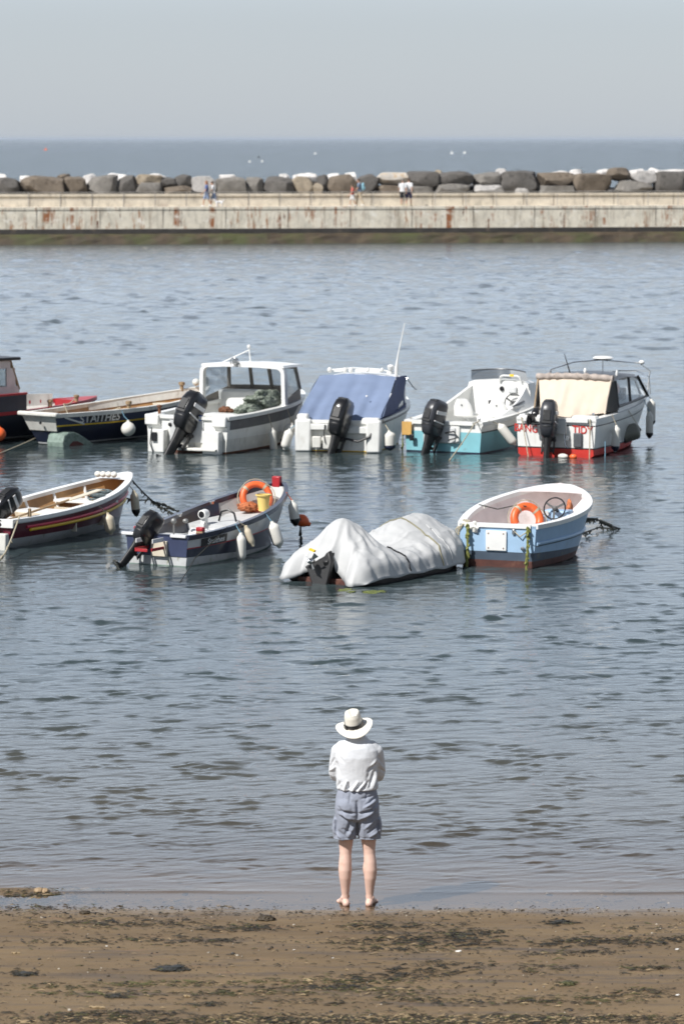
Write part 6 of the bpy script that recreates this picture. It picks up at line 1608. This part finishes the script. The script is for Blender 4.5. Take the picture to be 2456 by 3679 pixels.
# hair, eyes
b = MB(); b.ell((-.022, .022, 1.648), (.084, .098, .094), seg=24, rings=14); b.loft([ering(1.57, .070, .05, -.018, -.022), ering(1.62, .083, .085, .010, -.022), ering(1.68, .084, .09, .02, -.022)])
me = remesh_obj(b, .010, 3); set_co(me, get_co(me) + get_no(me) * (.004 * (fbm(get_co(me)[:, 0] * 60, get_co(me)[:, 2] * 60, 2, 8) - .5))[:, None])
mesh_obj('hair', me, M['grey_hair'], man)
b = MB()
for sd in (-1, 1): b.ell((-.022 + sd * .031, .045 + .083, 1.648), (.014, .008, .009))
b.build('eyes', M['eye'], man)
# shirt
b = MB()
b.loft([ering(1.075, .184, .140), ering(1.10, .197, .149, -.004), ering(1.14, .192, .146, -.008), ering(1.22, .190, .142, -.010), ering(1.30, .197, .140, -.014), ering(1.38, .204, .136, -.020), ering(1.44, .196, .120, -.022), ering(1.49, .160, .100, -.016), ering(1.53, .105, .084, -.004), ering(1.56, .074, .074, .006)])
for sd in (-1, 1):
    chain(b, [(sd * .135, -.012, 1.462), (sd * .172, -.004, 1.420), (sd * .192, .022, 1.31), (sd * .200, .055, 1.22), (sd * .195, .090, 1.185)], [.060, .068, .064, .061, .057], 18)
    chain(b, [(sd * .195, .090, 1.185), (sd * .10, .205, 1.19), (-sd * .02, .235, 1.21)], [.058, .050, .046], 16)
me = remesh_obj(b, .0068, 7)
F = [((-0.115, 1.09), (-0.095, 1.17), 0.011, 0.016), ((-0.075, 1.085), (-0.08, 1.155), 0.01, -0.02), ((-0.045, 1.09), (0.005, 1.165), 0.01, 0.014), ((-0.03, 1.085), (0.05, 1.155), 0.009, -0.015), ((0, 1.085), (0.075, 1.16), 0.01, 0.013),
     ((0.03, 1.085), (0.105, 1.17), 0.01, -0.012), ((0.145, 1.11), (0.17, 1.241), 0.013, 0.016), ((0.115, 1.12), (0.15, 1.256), 0.011, -0.016), ((0.165, 1.1), (0.185, 1.19), 0.01, -0.014), ((0.1, 1.263), (0.165, 1.32), 0.013, -0.014),
     ((0.12, 1.3), (0.175, 1.36), 0.011, 0.01), ((0.09, 1.18), (0.13, 1.3), 0.016, -0.007), ((-0.165, 1.205), (-0.185, 1.33), 0.01, -0.016), ((-0.145, 1.14), (-0.165, 1.241), 0.013, 0.01), ((-0.19, 1.1), (-0.15, 1.16), 0.01, -0.012),
     ((-0.12, 1.34), (-0.17, 1.4), 0.012, -0.006), ((0.2, 1.38), (0.235, 1.3), 0.01, -0.01), ((0.195, 1.34), (0.24, 1.263), 0.01, 0.009), ((0.205, 1.271), (0.255, 1.227), 0.01, -0.01), ((-0.21, 1.36), (-0.245, 1.285), 0.01, -0.009),
     ((-0.2, 1.285), (-0.25, 1.241), 0.01, 0.009), ((-0.1, 1.46), (0.09, 1.465), 0.016, 0.004), ((-0.14, 1.09), (0.16, 1.09), 0.01, 0.008), ((-0.16, 1.074), (0.17, 1.074), 0.008, -0.01)]
apply_folds(me, F, noise=.0045, nf=11, seed=5)
shirt = mesh_obj('shirt', me, M['shirt'], man)
# shorts
b = MB()
b.loft([ering(1.095, .170, .128, -.004), ering(1.04, .186, .138, -.010), ering(.95, .200, .150, -.020), ering(.88, .205, .150, -.022), ering(.82, .200, .135, -.012), ering(.79, .17, .10, 0)])
for sd in (-1, 1):
    b.ell((sd * .088, -.078, .925), (.098, .098, .110), seg=24, rings=14)
    b.loft([ering(.86, .105, .130, -.006, sd * .098), ering(.76, .108, .126, -.004, sd * .108), ering(.70, .109, .124, -.002, sd * .111), ering(.632, .108, .120, .0, sd * .114)])
    b.ell((sd * .205, -.01, .735), (.022, .085, .085)); b.box((sd * .206, -.01, .80), (.018, .15, .035))
me = remesh_obj(b, .0068, 6)
F = [((0, 0.985), (.005, 0.835), .014, -.022), ((-.165, 0.897), (-.02, 0.880), .013, -.020), ((.02, 0.880), (.16, 0.910), .013, -.020), ((-.15, 0.870), (-.03, 0.825), .012, .014), ((.03, 0.835), (.15, 0.895), .012, .014),
     ((-.17, 0.935), (-.12, 0.855), .011, -.012), ((-.15, 0.855), (-.07, 0.795), .011, -.014), ((-.05, 0.815), (-.10, 0.695), .014, -.014), ((-.02, 0.775), (-.08, 0.665), .012, .012), ((-.17, 0.715), (-.10, 0.655), .011, -.010), ((-.20, 0.695), (-.13, 0.635), .010, .012),
     ((.04, 1.015), (.14, 1.035), .010, -.010), ((.08, 0.965), (.17, 1.020), .010, -.013), ((.06, 0.935), (.16, 0.985), .010, .010), ((.12, 0.895), (.185, 0.965), .010, -.013), ((.10, 0.835), (.18, 0.895), .012, -.012), ((.07, 0.735), (.16, 0.815), .012, .010), ((.10, 0.695), (.19, 0.765), .010, -.012), ((.12, 0.665), (.20, 0.715), .010, .011), ((.05, 0.795), (.06, 0.655), .014, .008),
     ((-.12, 1.065), (-.12, 0.995), .010, -.006), ((-.06, 1.065), (-.07, 0.985), .010, -.007), ((.09, 1.065), (.08, 1.005), .010, -.006), ((-.19, 0.835), (-.19, 0.665), .010, -.012), ((.19, 0.835), (.20, 0.665), .010, -.012), ((-.22, 0.647), (.22, 0.647), .008, -.005), ((-.03, 0.695), (-.13, 0.735), .010, -.008)]
apply_folds(me, F, noise=.0055, nf=16, seed=15)
shorts = mesh_obj('shorts', me, M['shorts'], man)
b = MB(); b.loft([ering(1.080, .178, .134, -.006), ering(1.102, .176, .132, -.006)], cap=False); b.loft([ering(1.102, .176, .132, -.006), ering(1.080, .170, .126, -.006)], cap=False); b.build('waistband', M['shorts'], shorts)
man.scale = (1.0, 1.0, 1.018)
# hat
hat = empty_part('hat', man, (-.026, .020, 1.650), (R(17), R(-11), R(4)))
rings = []
for r, z in ((.083, .0), (.088, .003), (.12, -.004), (.155, -.012), (.172, -.012), (.1735, -.008), (.171, -.005), (.155, -.004), (.12, .002), (.084, .004)):
    ring = []
    for k in range(56):
        a = 2 * math.pi * k / 56; c, s_ = math.cos(a), math.sin(a); t = max(0, (r - .09) / .085)
        ring.append((r * c * .985, r * s_ * 1.06, z - .030 * t * t * s_ * s_ + .022 * t * t * c * c * (1.1 if c < 0 else .9)))
    rings.append(ring)
b = MB(); b.loft(rings, cap=False); b.build('brim', M['hat'], hat, ang=70)
rings = []
for i in range(15):
    t = i / 14; z = .005 + .130 * t; sx, sy = .084 - .012 * t - .012 * max(0, t - .75) * 4 * .5, .096 - .010 * t - .02 * max(0, t - .75) * 2
    rings.append([(sx * math.cos(2 * math.pi * k / 48) * (1 - .10 * t * (math.sin(2 * math.pi * k / 48) > .5)), sy * math.sin(2 * math.pi * k / 48), z) for k in range(48)])
for f, dz in ((.90, .009), (.72, .012), (.5, .010), (.25, .006), (.03, .003)):
    base = rings[14]; rings.append([(p[0] * f, p[1] * f, .135 + dz - .026 * math.exp(-(p[0] * f / .024) ** 2) * (1 if abs(p[1] * f) < .075 else .6)) for p in base])
b = MB(); b.loft(rings)
me_o = b.build('crown', M['hat'], hat, ang=80)
b = MB(); b.loft([[(p[0] * 1.045 - 0 * z, p[1] * 1.045, z) for p in rings[1]] for z in (.010, .014, .038, .044)] , cap=False)
bo = MB(); b.box((-.083, -.035, .022), (.012, .045, .036), rot=(0, 0, R(20))); b.box((-.078, -.058, .012), (.010, .022, .03), rot=(R(20), 0, R(35)))
b.build('hat_band', M['black'], hat)

# ---- walkers on the pier
def figure(label, px, dep, face, H, hair, skin, top, bottom, shoe, stride=.30, bottoms='shorts', hair_long=False, lean=0.0, arm=.25):
    p, s0 = pier_pt(px, 2.445, dep)
    t = thing('person', label, 'person', p, PROT + R(face)); k = H / 1.68; t.scale = (k,) * 3
    b = MB(); legs = []
    for sd in (-1, 1):
        st = stride * sd
        hip, kn, an = (sd * .09, 0, .90), (sd * .085, st * .55 + .03, .49), (sd * .085, st - .03, .095 + (.04 if st < 0 else 0))
        legs.append((hip, kn, an)); chain(b, [hip, kn, an], [.085, .056, .036], 12)
        b.tube([(an[0], an[1] - .04, an[2] - .055), (an[0], an[1] + .06, an[2] - .05), (an[0], an[1] + .17, an[2] - .06)], [.036, .038, .026], 10)
    b.loft([ering(.84, .14, .10), ering(.95, .16, .11), ering(1.08, .14, .095), ering(1.28, .165, .10, lean * .4), ering(1.40, .165, .09, lean * .7), ering(1.46, .09, .07, lean * .8), ering(1.50, .055, .055, lean), ering(1.57, .052, .055, lean + .01)])
    head_shape(b, (0, lean + .03, 1.625), 1.0)
    arms = []
    for sd in (-1, 1):
        st = -arm * sd; sh, el, wr = (sd * .185, lean * .7, 1.40), (sd * .235, st * .4 + lean * .6, 1.13), (sd * .235, st + .08 + lean * .5, .90)
        arms.append((sh, el, wr)); chain(b, [sh, el, wr], [.05, .041, .029], 12); hand(b, wr, Vector(wr) - Vector(el), (sd, 0, 0), 1.0, .5, thumb=sd)
    mesh_obj('body', remesh_obj(b, .0125, 2), M[skin], t)
    b = MB(); b.ell((0, lean + .012, 1.665), (.088, .106, .092))
    if hair_long: b.loft([ering(1.66, .088, .09, lean), ering(1.56, .085, .07, lean - .04), ering(1.44, .06, .04, lean - .07)])
    mesh_obj('hair', remesh_obj(b, .016, 2), M[hair], t)
    b = MB(); b.loft([ering(.93, .185, .135), ering(1.08, .175, .125, lean * .2), ering(1.28, .19, .13, lean * .4), ering(1.40, .185, .115, lean * .7), ering(1.46, .12, .09, lean * .8), ering(1.49, .07, .07, lean)])
    for sh, el, wr in arms: chain(b, [sh, tuple(Vector(sh).lerp(Vector(el), .62))], [.068, .062], 12)
    me = remesh_obj(b, .014, 3); apply_folds(me, [], noise=.010, nf=9, seed=int(px)); mesh_obj('shirt', me, M[top], t)
    b = MB(); b.loft([ering(1.0, .165, .12), ering(.92, .18, .14), ering(.82, .18, .125), ering(.78, .15, .09)])
    for hip, kn, an in legs:
        e_ = tuple(Vector(hip).lerp(Vector(kn), .80)) if bottoms == 'shorts' else None
        chain(b, [hip, e_] if e_ else [hip, kn, (an[0], an[1], an[2] + .02)], [.10, .098] if e_ else [.10, .078, .066], 14)
    me = remesh_obj(b, .014, 3); apply_folds(me, [], noise=.010, nf=9, seed=int(px) + 3); mesh_obj('shorts' if bottoms == 'shorts' else 'trousers', me, M[bottom], t)
    for hip, kn, an in legs:
        b = MB(); b.tube([(an[0], an[1] - .05, an[2] - .05), (an[0], an[1] + .05, an[2] - .045), (an[0], an[1] + .17, an[2] - .058)], [.044, .047, .036], 10); b.build('shoe', M[shoe], t)
    return t
M['c_blue'] = cloth('blue_top_cloth', (0.09, 0.13, 0.30)); M['c_denim'] = cloth('pale_denim_cloth', (0.22, 0.28, 0.42)); M['c_white'] = cloth('white_top_cloth', (0.76, 0.76, 0.77))
M['c_red'] = cloth('coral_red_cloth', (0.58, 0.14, 0.11)); M['c_greyblue'] = cloth('grey_blue_cloth', (0.19, 0.24, 0.33)); M['c_beige'] = cloth('beige_cloth', (0.55, 0.46, 0.34))
M['c_black'] = cloth('black_cloth', (0.015, 0.015, 0.018)); M['c_navy'] = cloth('navy_cloth', (0.035, 0.04, 0.13)); M['hair_red'] = mat('auburn_hair', (0.26, 0.11, 0.05), .7, var=.3); M['hair_brown'] = mat('brown_hair', (0.08, 0.05, 0.035), .7, var=.3)
M['shoe_pale'] = mat('pale_shoe', (0.66, 0.62, 0.40), .6); M['shoe_white'] = mat('white_shoe', (0.75, 0.75, 0.73), .6); M['ruck'] = cloth('light_blue_rucksack_cloth', (0.28, 0.55, 0.66))
figure('auburn haired woman in a blue top and denim shorts walking left on the pier', 742, 2.0, 90, 1.66, 'hair_red', 'skin_tan', 'c_blue', 'c_denim', 'shoe_white', hair_long=True, stride=.26)
figure('person in a white top and pale shorts following just behind the woman in blue', 768, 2.3, 85, 1.62, 'hair_brown', 'skin_tan', 'c_white', 'c_denim', 'shoe_white', stride=.24, lean=.10)
figure('child sized walker in a coral red top and white shorts on the pier', 1266, 1.9, 90, 1.40, 'hair_brown', 'skin_tan', 'c_red', 'c_white', 'shoe_white', stride=.22)
pm = figure('man in grey blue shirt and beige trousers carrying a light blue rucksack', 1291, 2.1, 80, 1.78, 'hair_brown', 'skin_tan', 'c_greyblue', 'c_beige', 'shoe_white', bottoms='trousers', stride=.22, lean=.04)
figure('walker in white shirt and black shorts, left one of the pair on the pier', 1446, 2.0, -10, 1.76, 'grey_hair', 'skin_tan', 'c_white', 'c_black', 'shoe_pale', stride=.16)
figure('walker in white shirt and navy shorts, right one of the pair on the pier', 1468, 2.3, -25, 1.80, 'hair_brown', 'skin_tan', 'c_white', 'c_navy', 'shoe_pale', stride=.28)
t = thing('rucksack', 'light blue rucksack on the back of the man in beige trousers', 'rucksack', W(pm, (0, -.22, 1.24)), PROT + R(80))
rr = [[(x, y * (.8 + .2 * math.cos(q * 2)), z) for x, y, z in ering(-.26 + .52 * q / 8, .16 * (1 - .35 * abs(q / 4 - 1) ** 3), .11 * (1 - .4 * abs(q / 4 - 1) ** 3))] for q in range(9)]
b = MB(); b.loft(rr); b.build('bag', M['ruck'], t, ang=70)
b = MB(); b.box((0, -.11, -.09), (.20, .06, .20)); b.build('pocket', M['ruck'], t, bevel=.03)
b = MB()
for sd in (-1, 1): b.tube([(sd * .10, .06, .22), (sd * .11, .20, .24), (sd * .12, .30, .10), (sd * .11, .12, -.16)], .018, 6)
b.build('shoulder_strap', M['c_greyblue'], t)
# dog
p, _ = pier_pt(787, 2.445, 1.9)
dog = thing('dog', 'small fluffy white dog trotting behind the walkers on the pier', 'dog', p, PROT + R(90))
b = MB(); b.loft([[(x * 1, -.24 + .48 * q / 8, z) for x, z in [( (.085 - .02 * abs(q / 8 - .62) * 2) * math.cos(a), .30 + (.095 - .03 * max(0, .5 - q / 8)) * math.sin(a)) for a in np.linspace(0, 2 * math.pi, 16, endpoint=False)]] for q in range(9)])
b.tube([(0, .20, .33), (0, .29, .42), (0, .32, .46)], [.075, .06, .055], 12); b.ell((0, .34, .47), (.062, .07, .06)); b.tube([(0, .38, .46), (0, .45, .44)], [.038, .026], 10)
for sd in (-1, 1):
    b.tube([(sd * .055, .17, .28), (sd * .055, .18, .15), (sd * .055, .16 + sd * .05, .03)], [.04, .028, .022], 8); b.ell((sd * .055, .18 + sd * .05, .02), (.022, .034, .018))
    b.tube([(sd * .06, -.20, .28), (sd * .06, -.15 - sd * .03, .19), (sd * .06, -.24 - sd * .04, .12), (sd * .06, -.21 - sd * .05, .03)], [.055, .036, .024, .02], 8); b.ell((sd * .06, -.19 - sd * .05, .02), (.022, .032, .018))
    b.tube([(sd * .04, .33, .52), (sd * .065, .32, .50), (sd * .07, .33, .44)], [.016, .022, .012], 8)
b.tube([(0, -.23, .34), (0, -.32, .44), (0, -.30, .53)], [.03, .028, .018], 8)
me = remesh_obj(b, .012, 2); apply_folds(me, [], noise=.012, nf=22, seed=2); mesh_obj('body', me, M['c_white'], dog)
b = MB(); b.ell((0, .475, .445), (.014, .012, .012)); b.ell((-.03, .395, .49), (.009, .009, .009)); b.ell((.03, .395, .49), (.009, .009, .009)); b.build('nose_eyes', M['black'], dog)

# ================================================================== beach litter
M['weed_black'] = mat('black_weed', (0.022, 0.020, 0.015), 0.6, var=.5, vs_=3)
M['weed_brown'] = mat('brown_weed', (0.050, 0.036, 0.020), 0.65, var=.5, vs_=3)
M['weed_olive'] = mat('olive_green_weed', (0.070, 0.068, 0.022), 0.65, var=.5, vs_=3)
M['straw'] = mat('dry_straw_litter', (0.34, 0.25, 0.14), 0.8, var=.4, vs_=4)
M['stone_dark'] = mat('dark_pebble', (0.045, 0.040, 0.036), 0.6, var=.5, vs_=3)
M['stone_pale'] = mat('pale_pebble', (0.42, 0.37, 0.30), 0.7, var=.4, vs_=3)
M['shell'] = mat('white_shell', (0.74, 0.72, 0.68), 0.5)
def sand_at(px, py):
    p = at(px, py)
    for _ in range(4): p = at(px, py, float(sand_z(np.array([p.x]), np.array([p.y]))[0]))
    return p
SPOTS = []      # cx, cy, rx, ry (photo pixels), count, material weights (black, brown, olive, straw), length scale
def spot(cx, cy, rx, ry, n, w, ls=1.0): SPOTS.append((cx, cy, rx, ry, n, w, ls))
DK, MX, GR, ST = (8, 3, 1, .2), (4, 4, 2, 1), (2, 2, 6, 1.5), (4, 4, 1.5, 3)
spot(1560, 3380, 240, 22, 520, DK, 1.3); spot(1690, 3356, 110, 10, 260, DK); spot(1500, 3410, 170, 14, 200, MX)
spot(2130, 3385, 210, 12, 330, DK, 1.2); spot(2380, 3380, 90, 12, 170, DK); spot(2080, 3424, 200, 8, 150, DK); spot(2240, 3345, 170, 12, 120, MX)
spot(1440, 3330, 190, 12, 230, DK); spot(1310, 3325, 90, 14, 120, MX); spot(1300, 3395, 120, 16, 150, MX); spot(2010, 3316, 60, 7, 120, DK)
spot(600, 3380, 250, 14, 260, DK); spot(260, 3386, 140, 8, 140, DK); spot(330, 3320, 230, 18, 300, MX); spot(560, 3320, 220, 10, 200, DK); spot(870, 3336, 190, 9, 220, DK); spot(800, 3380, 90, 6, 90, DK)
spot(1480, 3500, 220, 12, 260, DK, 1.2); spot(1620, 3470, 200, 10, 130, DK); spot(1950, 3480, 130, 16, 130, MX); spot(1320, 3520, 150, 9, 120, DK)
spot(1200, 3528, 330, 9, 330, GR); spot(1180, 3548, 300, 6, 240, DK); spot(1300, 3558, 220, 6, 180, GR); spot(560, 3538, 280, 8, 250, GR); spot(210, 3545, 170, 7, 130, GR); spot(380, 3574, 330, 8, 200, GR); spot(900, 3570, 260, 10, 230, GR); spot(1150, 3600, 160, 8, 110, MX)
spot(1750, 3600, 260, 10, 220, DK); spot(2050, 3595, 250, 14, 230, GR); spot(1450, 3580, 170, 14, 160, GR); spot(2300, 3570, 150, 16, 170, MX); spot(2330, 3480, 130, 10, 110, MX)
spot(620, 3480, 60, 8, 130, DK, .8); spot(90, 3500, 50, 6, 110, DK); spot(420, 3582, 40, 5, 70, DK); spot(740, 3610, 60, 5, 70, DK); spot(2030, 3538, 35, 6, 70, GR)
spot(500, 3262, 500, 16, 260, MX, .8); spot(1250, 3288, 1300, 7, 420, DK, .6); spot(1900, 3244, 500, 5, 260, ST, .6); spot(700, 3238, 620, 5, 300, ST, .6); spot(1250, 3262, 1250, 18, 330, DK, .5)
spot(150, 3226, 170, 24, 900, MX, .8); spot(70, 3250, 140, 26, 500, MX, .8); spot(330, 3196, 160, 4, 90, ST, .6)
spot(1100, 3664, 700, 13, 1700, ST, 1.0); spot(1900, 3662, 620, 11, 1500, ST, 1.0); spot(300, 3658, 330, 16, 500, MX, 1.1); spot(1228, 3680, 1300, 12, 1500, ST, 1.0); spot(500, 3640, 240, 8, 160, DK)
spot(1228, 3430, 1300, 150, 900, MX, .7); spot(1228, 3580, 1300, 70, 700, MX, .8)
for ox in (-520, 2980):                          # the same litter goes on past the frame
    for cy, ry, n, w in ((3290, 10, 220, DK), (3340, 16, 220, MX), (3390, 16, 260, DK), (3470, 16, 200, MX), (3550, 16, 280, GR), (3600, 14, 200, MX), (3665, 12, 700, ST)): spot(ox, cy, 430, ry, n, w)
P_, L_, Mi_ = [], [], []
for cx, cy, rx, ry, n, w, ls in SPOTS:
    n = int(n * 1.25); u = rng.normal(size=(n, 2)) * np.array([.55, .75])
    # keep clumpy: drop a part by noise
    for k in range(n):
        px, py = cx + u[k, 0] * rx, cy + u[k, 1] * ry + (u[k, 0] * rx) * (-.03 if cx > 1300 and cy < 3450 else .0)
        if not (-900 < px < 3400) or py > 3720: continue
        P_.append((px, py)); L_.append(ls * .62 * math.exp(rng.normal() * .5)); Mi_.append(rng.choice(4, p=np.array(w) / sum(w)))
P_ = np.array(P_); L_ = np.array(L_); Mi_ = np.array(Mi_)
cl = vnoise(P_[:, 0] / 22, P_[:, 1] / 7, 61); keep = rng.random(len(P_)) < np.clip(cl * 1.9 - .25, .08, 1); P_, L_, Mi_ = P_[keep], L_[keep], Mi_[keep]
def at_np(P):
    xc = (P[:, 0] - CX) / FPX; yc = -(P[:, 1] - CY) / FPX; c, s_ = math.cos(PITCH), math.sin(PITCH)
    dx, dy_, dz = xc, c + yc * s_, -s_ + yc * c; z = np.zeros(len(P))
    for _ in range(5):
        t = (z - CAMH) / dz; x, y = dx * t, dy_ * t; z = sand_z(x, y)
    return x, y, z
def shreds(P, L, Mi, name, mats, label, cat, wid=.0048):
    x, y, z = at_np(P); n = len(P); a = rng.normal(size=n) * R(24); ln = .032 * L; w = wid * rng.uniform(.6, 1.6, n) * np.sqrt(L); hgt = rng.uniform(.002, .012, n)
    V = np.zeros((n, 9, 3)); curve = rng.normal(size=n) * .25
    for i, f in enumerate((-1, 0, 1)):
        cxp = x + np.cos(a) * ln * f - np.sin(a) * ln * curve * (1 - abs(f)); cyp = y + np.sin(a) * ln * f * 1.0 + np.cos(a) * ln * curve * (1 - abs(f)); zz = z + .002 + hgt * (1 - .7 * abs(f)); k = 1 - .6 * abs(f)
        for j, (o, dz) in enumerate(((-1, -.004), (1, -.004), (0, .9))):
            V[:, i * 3 + j, 0] = cxp - np.sin(a) * w * o * k; V[:, i * 3 + j, 1] = cyp + np.cos(a) * w * o * k; V[:, i * 3 + j, 2] = zz + dz * w * k
    fq = []
    for i in (0, 1):
        for j in range(3): fq.append((i * 3 + j, i * 3 + (j + 1) % 3, i * 3 + 3 + (j + 1) % 3, i * 3 + 3 + j))
    F_ = (np.array(fq)[None] + (np.arange(n) * 9)[:, None, None]).reshape(-1, 4)
    me = bpy.data.meshes.new(name); me.vertices.add(n * 9); me.loops.add(F_.size); me.polygons.add(len(F_))
    me.vertices.foreach_set('co', V.astype(np.float32).ravel()); me.loops.foreach_set('vertex_index', F_.astype(np.int32).ravel()); me.polygons.foreach_set('loop_start', (np.arange(len(F_)) * 4).astype(np.int32))
    for m in mats: me.materials.append(m)
    me.polygons.foreach_set('material_index', np.repeat(Mi, 6).astype(np.int32)); me.update(calc_edges=True); me.validate()
    o = bpy.data.objects.new(name, me); col.objects.link(o); return tag(o, label, cat, kind='stuff')
shreds(P_, L_, Mi_, 'seaweed_litter', [M['weed_black'], M['weed_brown'], M['weed_olive'], M['straw']], 'shreds of dark and olive seaweed strewn in streaks over the sand', 'seaweed')
# grit and pebbles
n = 3600; PP = np.stack([rng.uniform(-20, 2480, n), 3200 + 480 * rng.random(n) ** 1.15], 1); PP[:900, 1] = rng.normal(3275, 22, 900); PP[900:1150] = np.stack([rng.normal(120, 110, 250), rng.normal(3232, 20, 250)], 1)
q = vnoise(PP[:, 0] / 60, PP[:, 1] / 16, 71); PP = PP[rng.random(n) < np.clip(q * 2 - .4, .1, 1)]; n = len(PP); x, y, z = at_np(PP)
ic = bmesh.new(); bmesh.ops.create_icosphere(ic, subdivisions=1, radius=1); iv = np.array([v.co[:] for v in ic.verts]); if_ = np.array([[v.index for v in f.verts] for f in ic.faces]); ic.free()
r = np.exp(rng.normal(math.log(.0050), .45, n)); sc = np.stack([r * rng.uniform(.9, 1.7, n), r * rng.uniform(.9, 1.4, n), r * rng.uniform(.5, .9, n)], 1)
V = iv[None] * sc[:, None, :] * (1 + .18 * rng.normal(size=(n, len(iv), 1))); V += np.stack([x, y, z + r * .25], 1)[:, None, :]
F_ = (if_[None] + (np.arange(n) * len(iv))[:, None, None]).reshape(-1, 3)
me = bpy.data.meshes.new('pebbles'); me.from_pydata(V.reshape(-1, 3).tolist(), [], F_.tolist()); me.materials.append(M['stone_dark']); me.materials.append(M['stone_pale']); me.materials.append(M['weed_brown'])
me.polygons.foreach_set('material_index', np.repeat(rng.choice(3, n, p=[.66, .10, .24]), len(if_)).astype(np.int32)); me.shade_smooth(); me.update()
o = bpy.data.objects.new('pebbles', me); col.objects.link(o); tag(o, 'dark and pale grit and pebbles scattered over the wet sand', 'pebbles', kind='stuff')
# single pieces one can point to
def clump(px, py, d, seed, mk, name, lab, cat, amp=1.1, group=None):
    p = sand_at(px, py); return lumpy(name, mk, lab, (p.x, p.y, p.z + d[2] * .35), d, seed, cat, sub=4, amp=amp, freq=4.0, group=group)
clump(612, 3482, (.13, .10, .012), 41, 'weed_black', 'weed_clump', 'largest black weed clump on open sand, left half of the beach', 'seaweed', 1.5)
clump(88, 3500, (.09, .07, .010), 43, 'weed_black', 'weed_clump', 'small black weed clump near the left edge of the beach', 'seaweed', 1.5)
clump(420, 3581, (.055, .05, .014), 45, 'weed_black', 'weed_clump', 'compact dark weed clump low on the left beach', 'seaweed', 1.2)
clump(2035, 3537, (.06, .06, .018), 47, 'weed_olive', 'weed_clump', 'olive green weed clump on the right half of the beach', 'seaweed', 1.3)
clump(955, 3306, (.075, .07, .034), 49, 'weed_brown', 'weed_clump', 'rounded brown weed mound just above the wet edge, left of the man', 'seaweed', .9)
clump(2010, 3315, (.10, .06, .014), 51, 'weed_black', 'weed_clump', 'flat dark weed clump near the wet edge on the right', 'seaweed', 1.4)
clump(140, 3204, (.045, .05, .030), 53, 'wood', 'stone', 'left one of two brown stones on the weedy heap at far left', 'stone', .5)
clump(163, 3205, (.040, .05, .028), 55, 'wood', 'stone', 'right one of two brown stones on the weedy heap at far left', 'stone', .5)
clump(305, 3281, (.05, .05, .018), 57, 'weed_brown', 'stone', 'flat brown stone lower right of the weedy heap', 'stone', .7)
def piece(px, py, d, rot, mk, name, lab, cat):
    p = sand_at(px, py); b = MB(); n_ = 7
    b.tube([(-d[0] / 2 + d[0] * k / n_, .006 * math.sin(k * 1.7), .003 * math.sin(k * 2.3)) for k in range(n_ + 1)], [d[1] / 2 * (.5 + .5 * math.sin(math.pi * (k + .6) / (n_ + 1.2))) for k in range(n_ + 1)], 7)
    o = b.build(name, M[mk]); o.location = (p.x, p.y, p.z + d[1] * .35); o.rotation_euler = (0, 0, R(rot)); return tag(o, lab, cat)
piece(350, 3622, (.13, .022, 0), -8, 'straw', 'driftwood_stick', 'pale driftwood stick low on the left beach', 'stick')
piece(58, 3426, (.075, .018, 0), 4, 'straw', 'driftwood_stick', 'short pale stick near the left edge of the sand', 'stick')
piece(672, 3582, (.060, .022, 0), -20, 'straw', 'driftwood_stick', 'stubby pale stick left of the middle low on the beach', 'stick')
piece(95, 3673, (.15, .02, 0), 2, 'straw', 'driftwood_stick', 'pale stick in the bottom left corner', 'stick')
piece(1972, 3218, (.07, .022, 0), -28, 'weed_black', 'floating_twig', 'dark twig afloat in the shallows right of the man', 'twig')
def chip(px, py, s_, lab):
    p = sand_at(px, py); b = MB(); b.slab([(-s_, -.3 * s_, 0), (.2 * s_, -.7 * s_, 0), (s_, -.1 * s_, .2 * s_), (.5 * s_, .7 * s_, .1 * s_), (-.7 * s_, .6 * s_, 0)], (0, 0, .35 * s_)); o = b.build('shell', M['shell'], bevel=.003, smooth=False); o.location = p; return tag(o, lab, 'shell')
chip(1646, 3420, .028, 'large white shell fragment on the sand right of the man'); chip(2430, 3412, .020, 'white shell fragment near the right edge of the beach'); chip(2432, 3576, .018, 'whitish shell fragment low near the right edge')
chip(384, 3400, .013, 'tiny white shell on the left part of the sand'); chip(1056, 3413, .012, 'tiny white shell left of the middle of the sand'); chip(1195, 3443, .012, 'tiny white shell just below the middle of the beach')

# ------------------------------------------------------------------ thin sea haze
hm = bpy.data.materials.new('sea_haze'); hm.use_nodes = True
for q in list(hm.node_tree.nodes):
    if q.type == 'BSDF_PRINCIPLED': hm.node_tree.nodes.remove(q)
pv = hm.node_tree.nodes.new('ShaderNodeVolumePrincipled'); pv.inputs['Color'].default_value = (0.72, 0.80, 0.92, 1); pv.inputs['Density'].default_value = 0.00004
hm.node_tree.links.new(pv.outputs[0], hm.node_tree.nodes['Material Output'].inputs['Volume'])
b = MB(); b.box((0, 35000, 3.5), (230000, 74000, 18)); tag(b.build('haze', hm, smooth=False), 'thin pale sea haze', 'haze', kind='stuff')
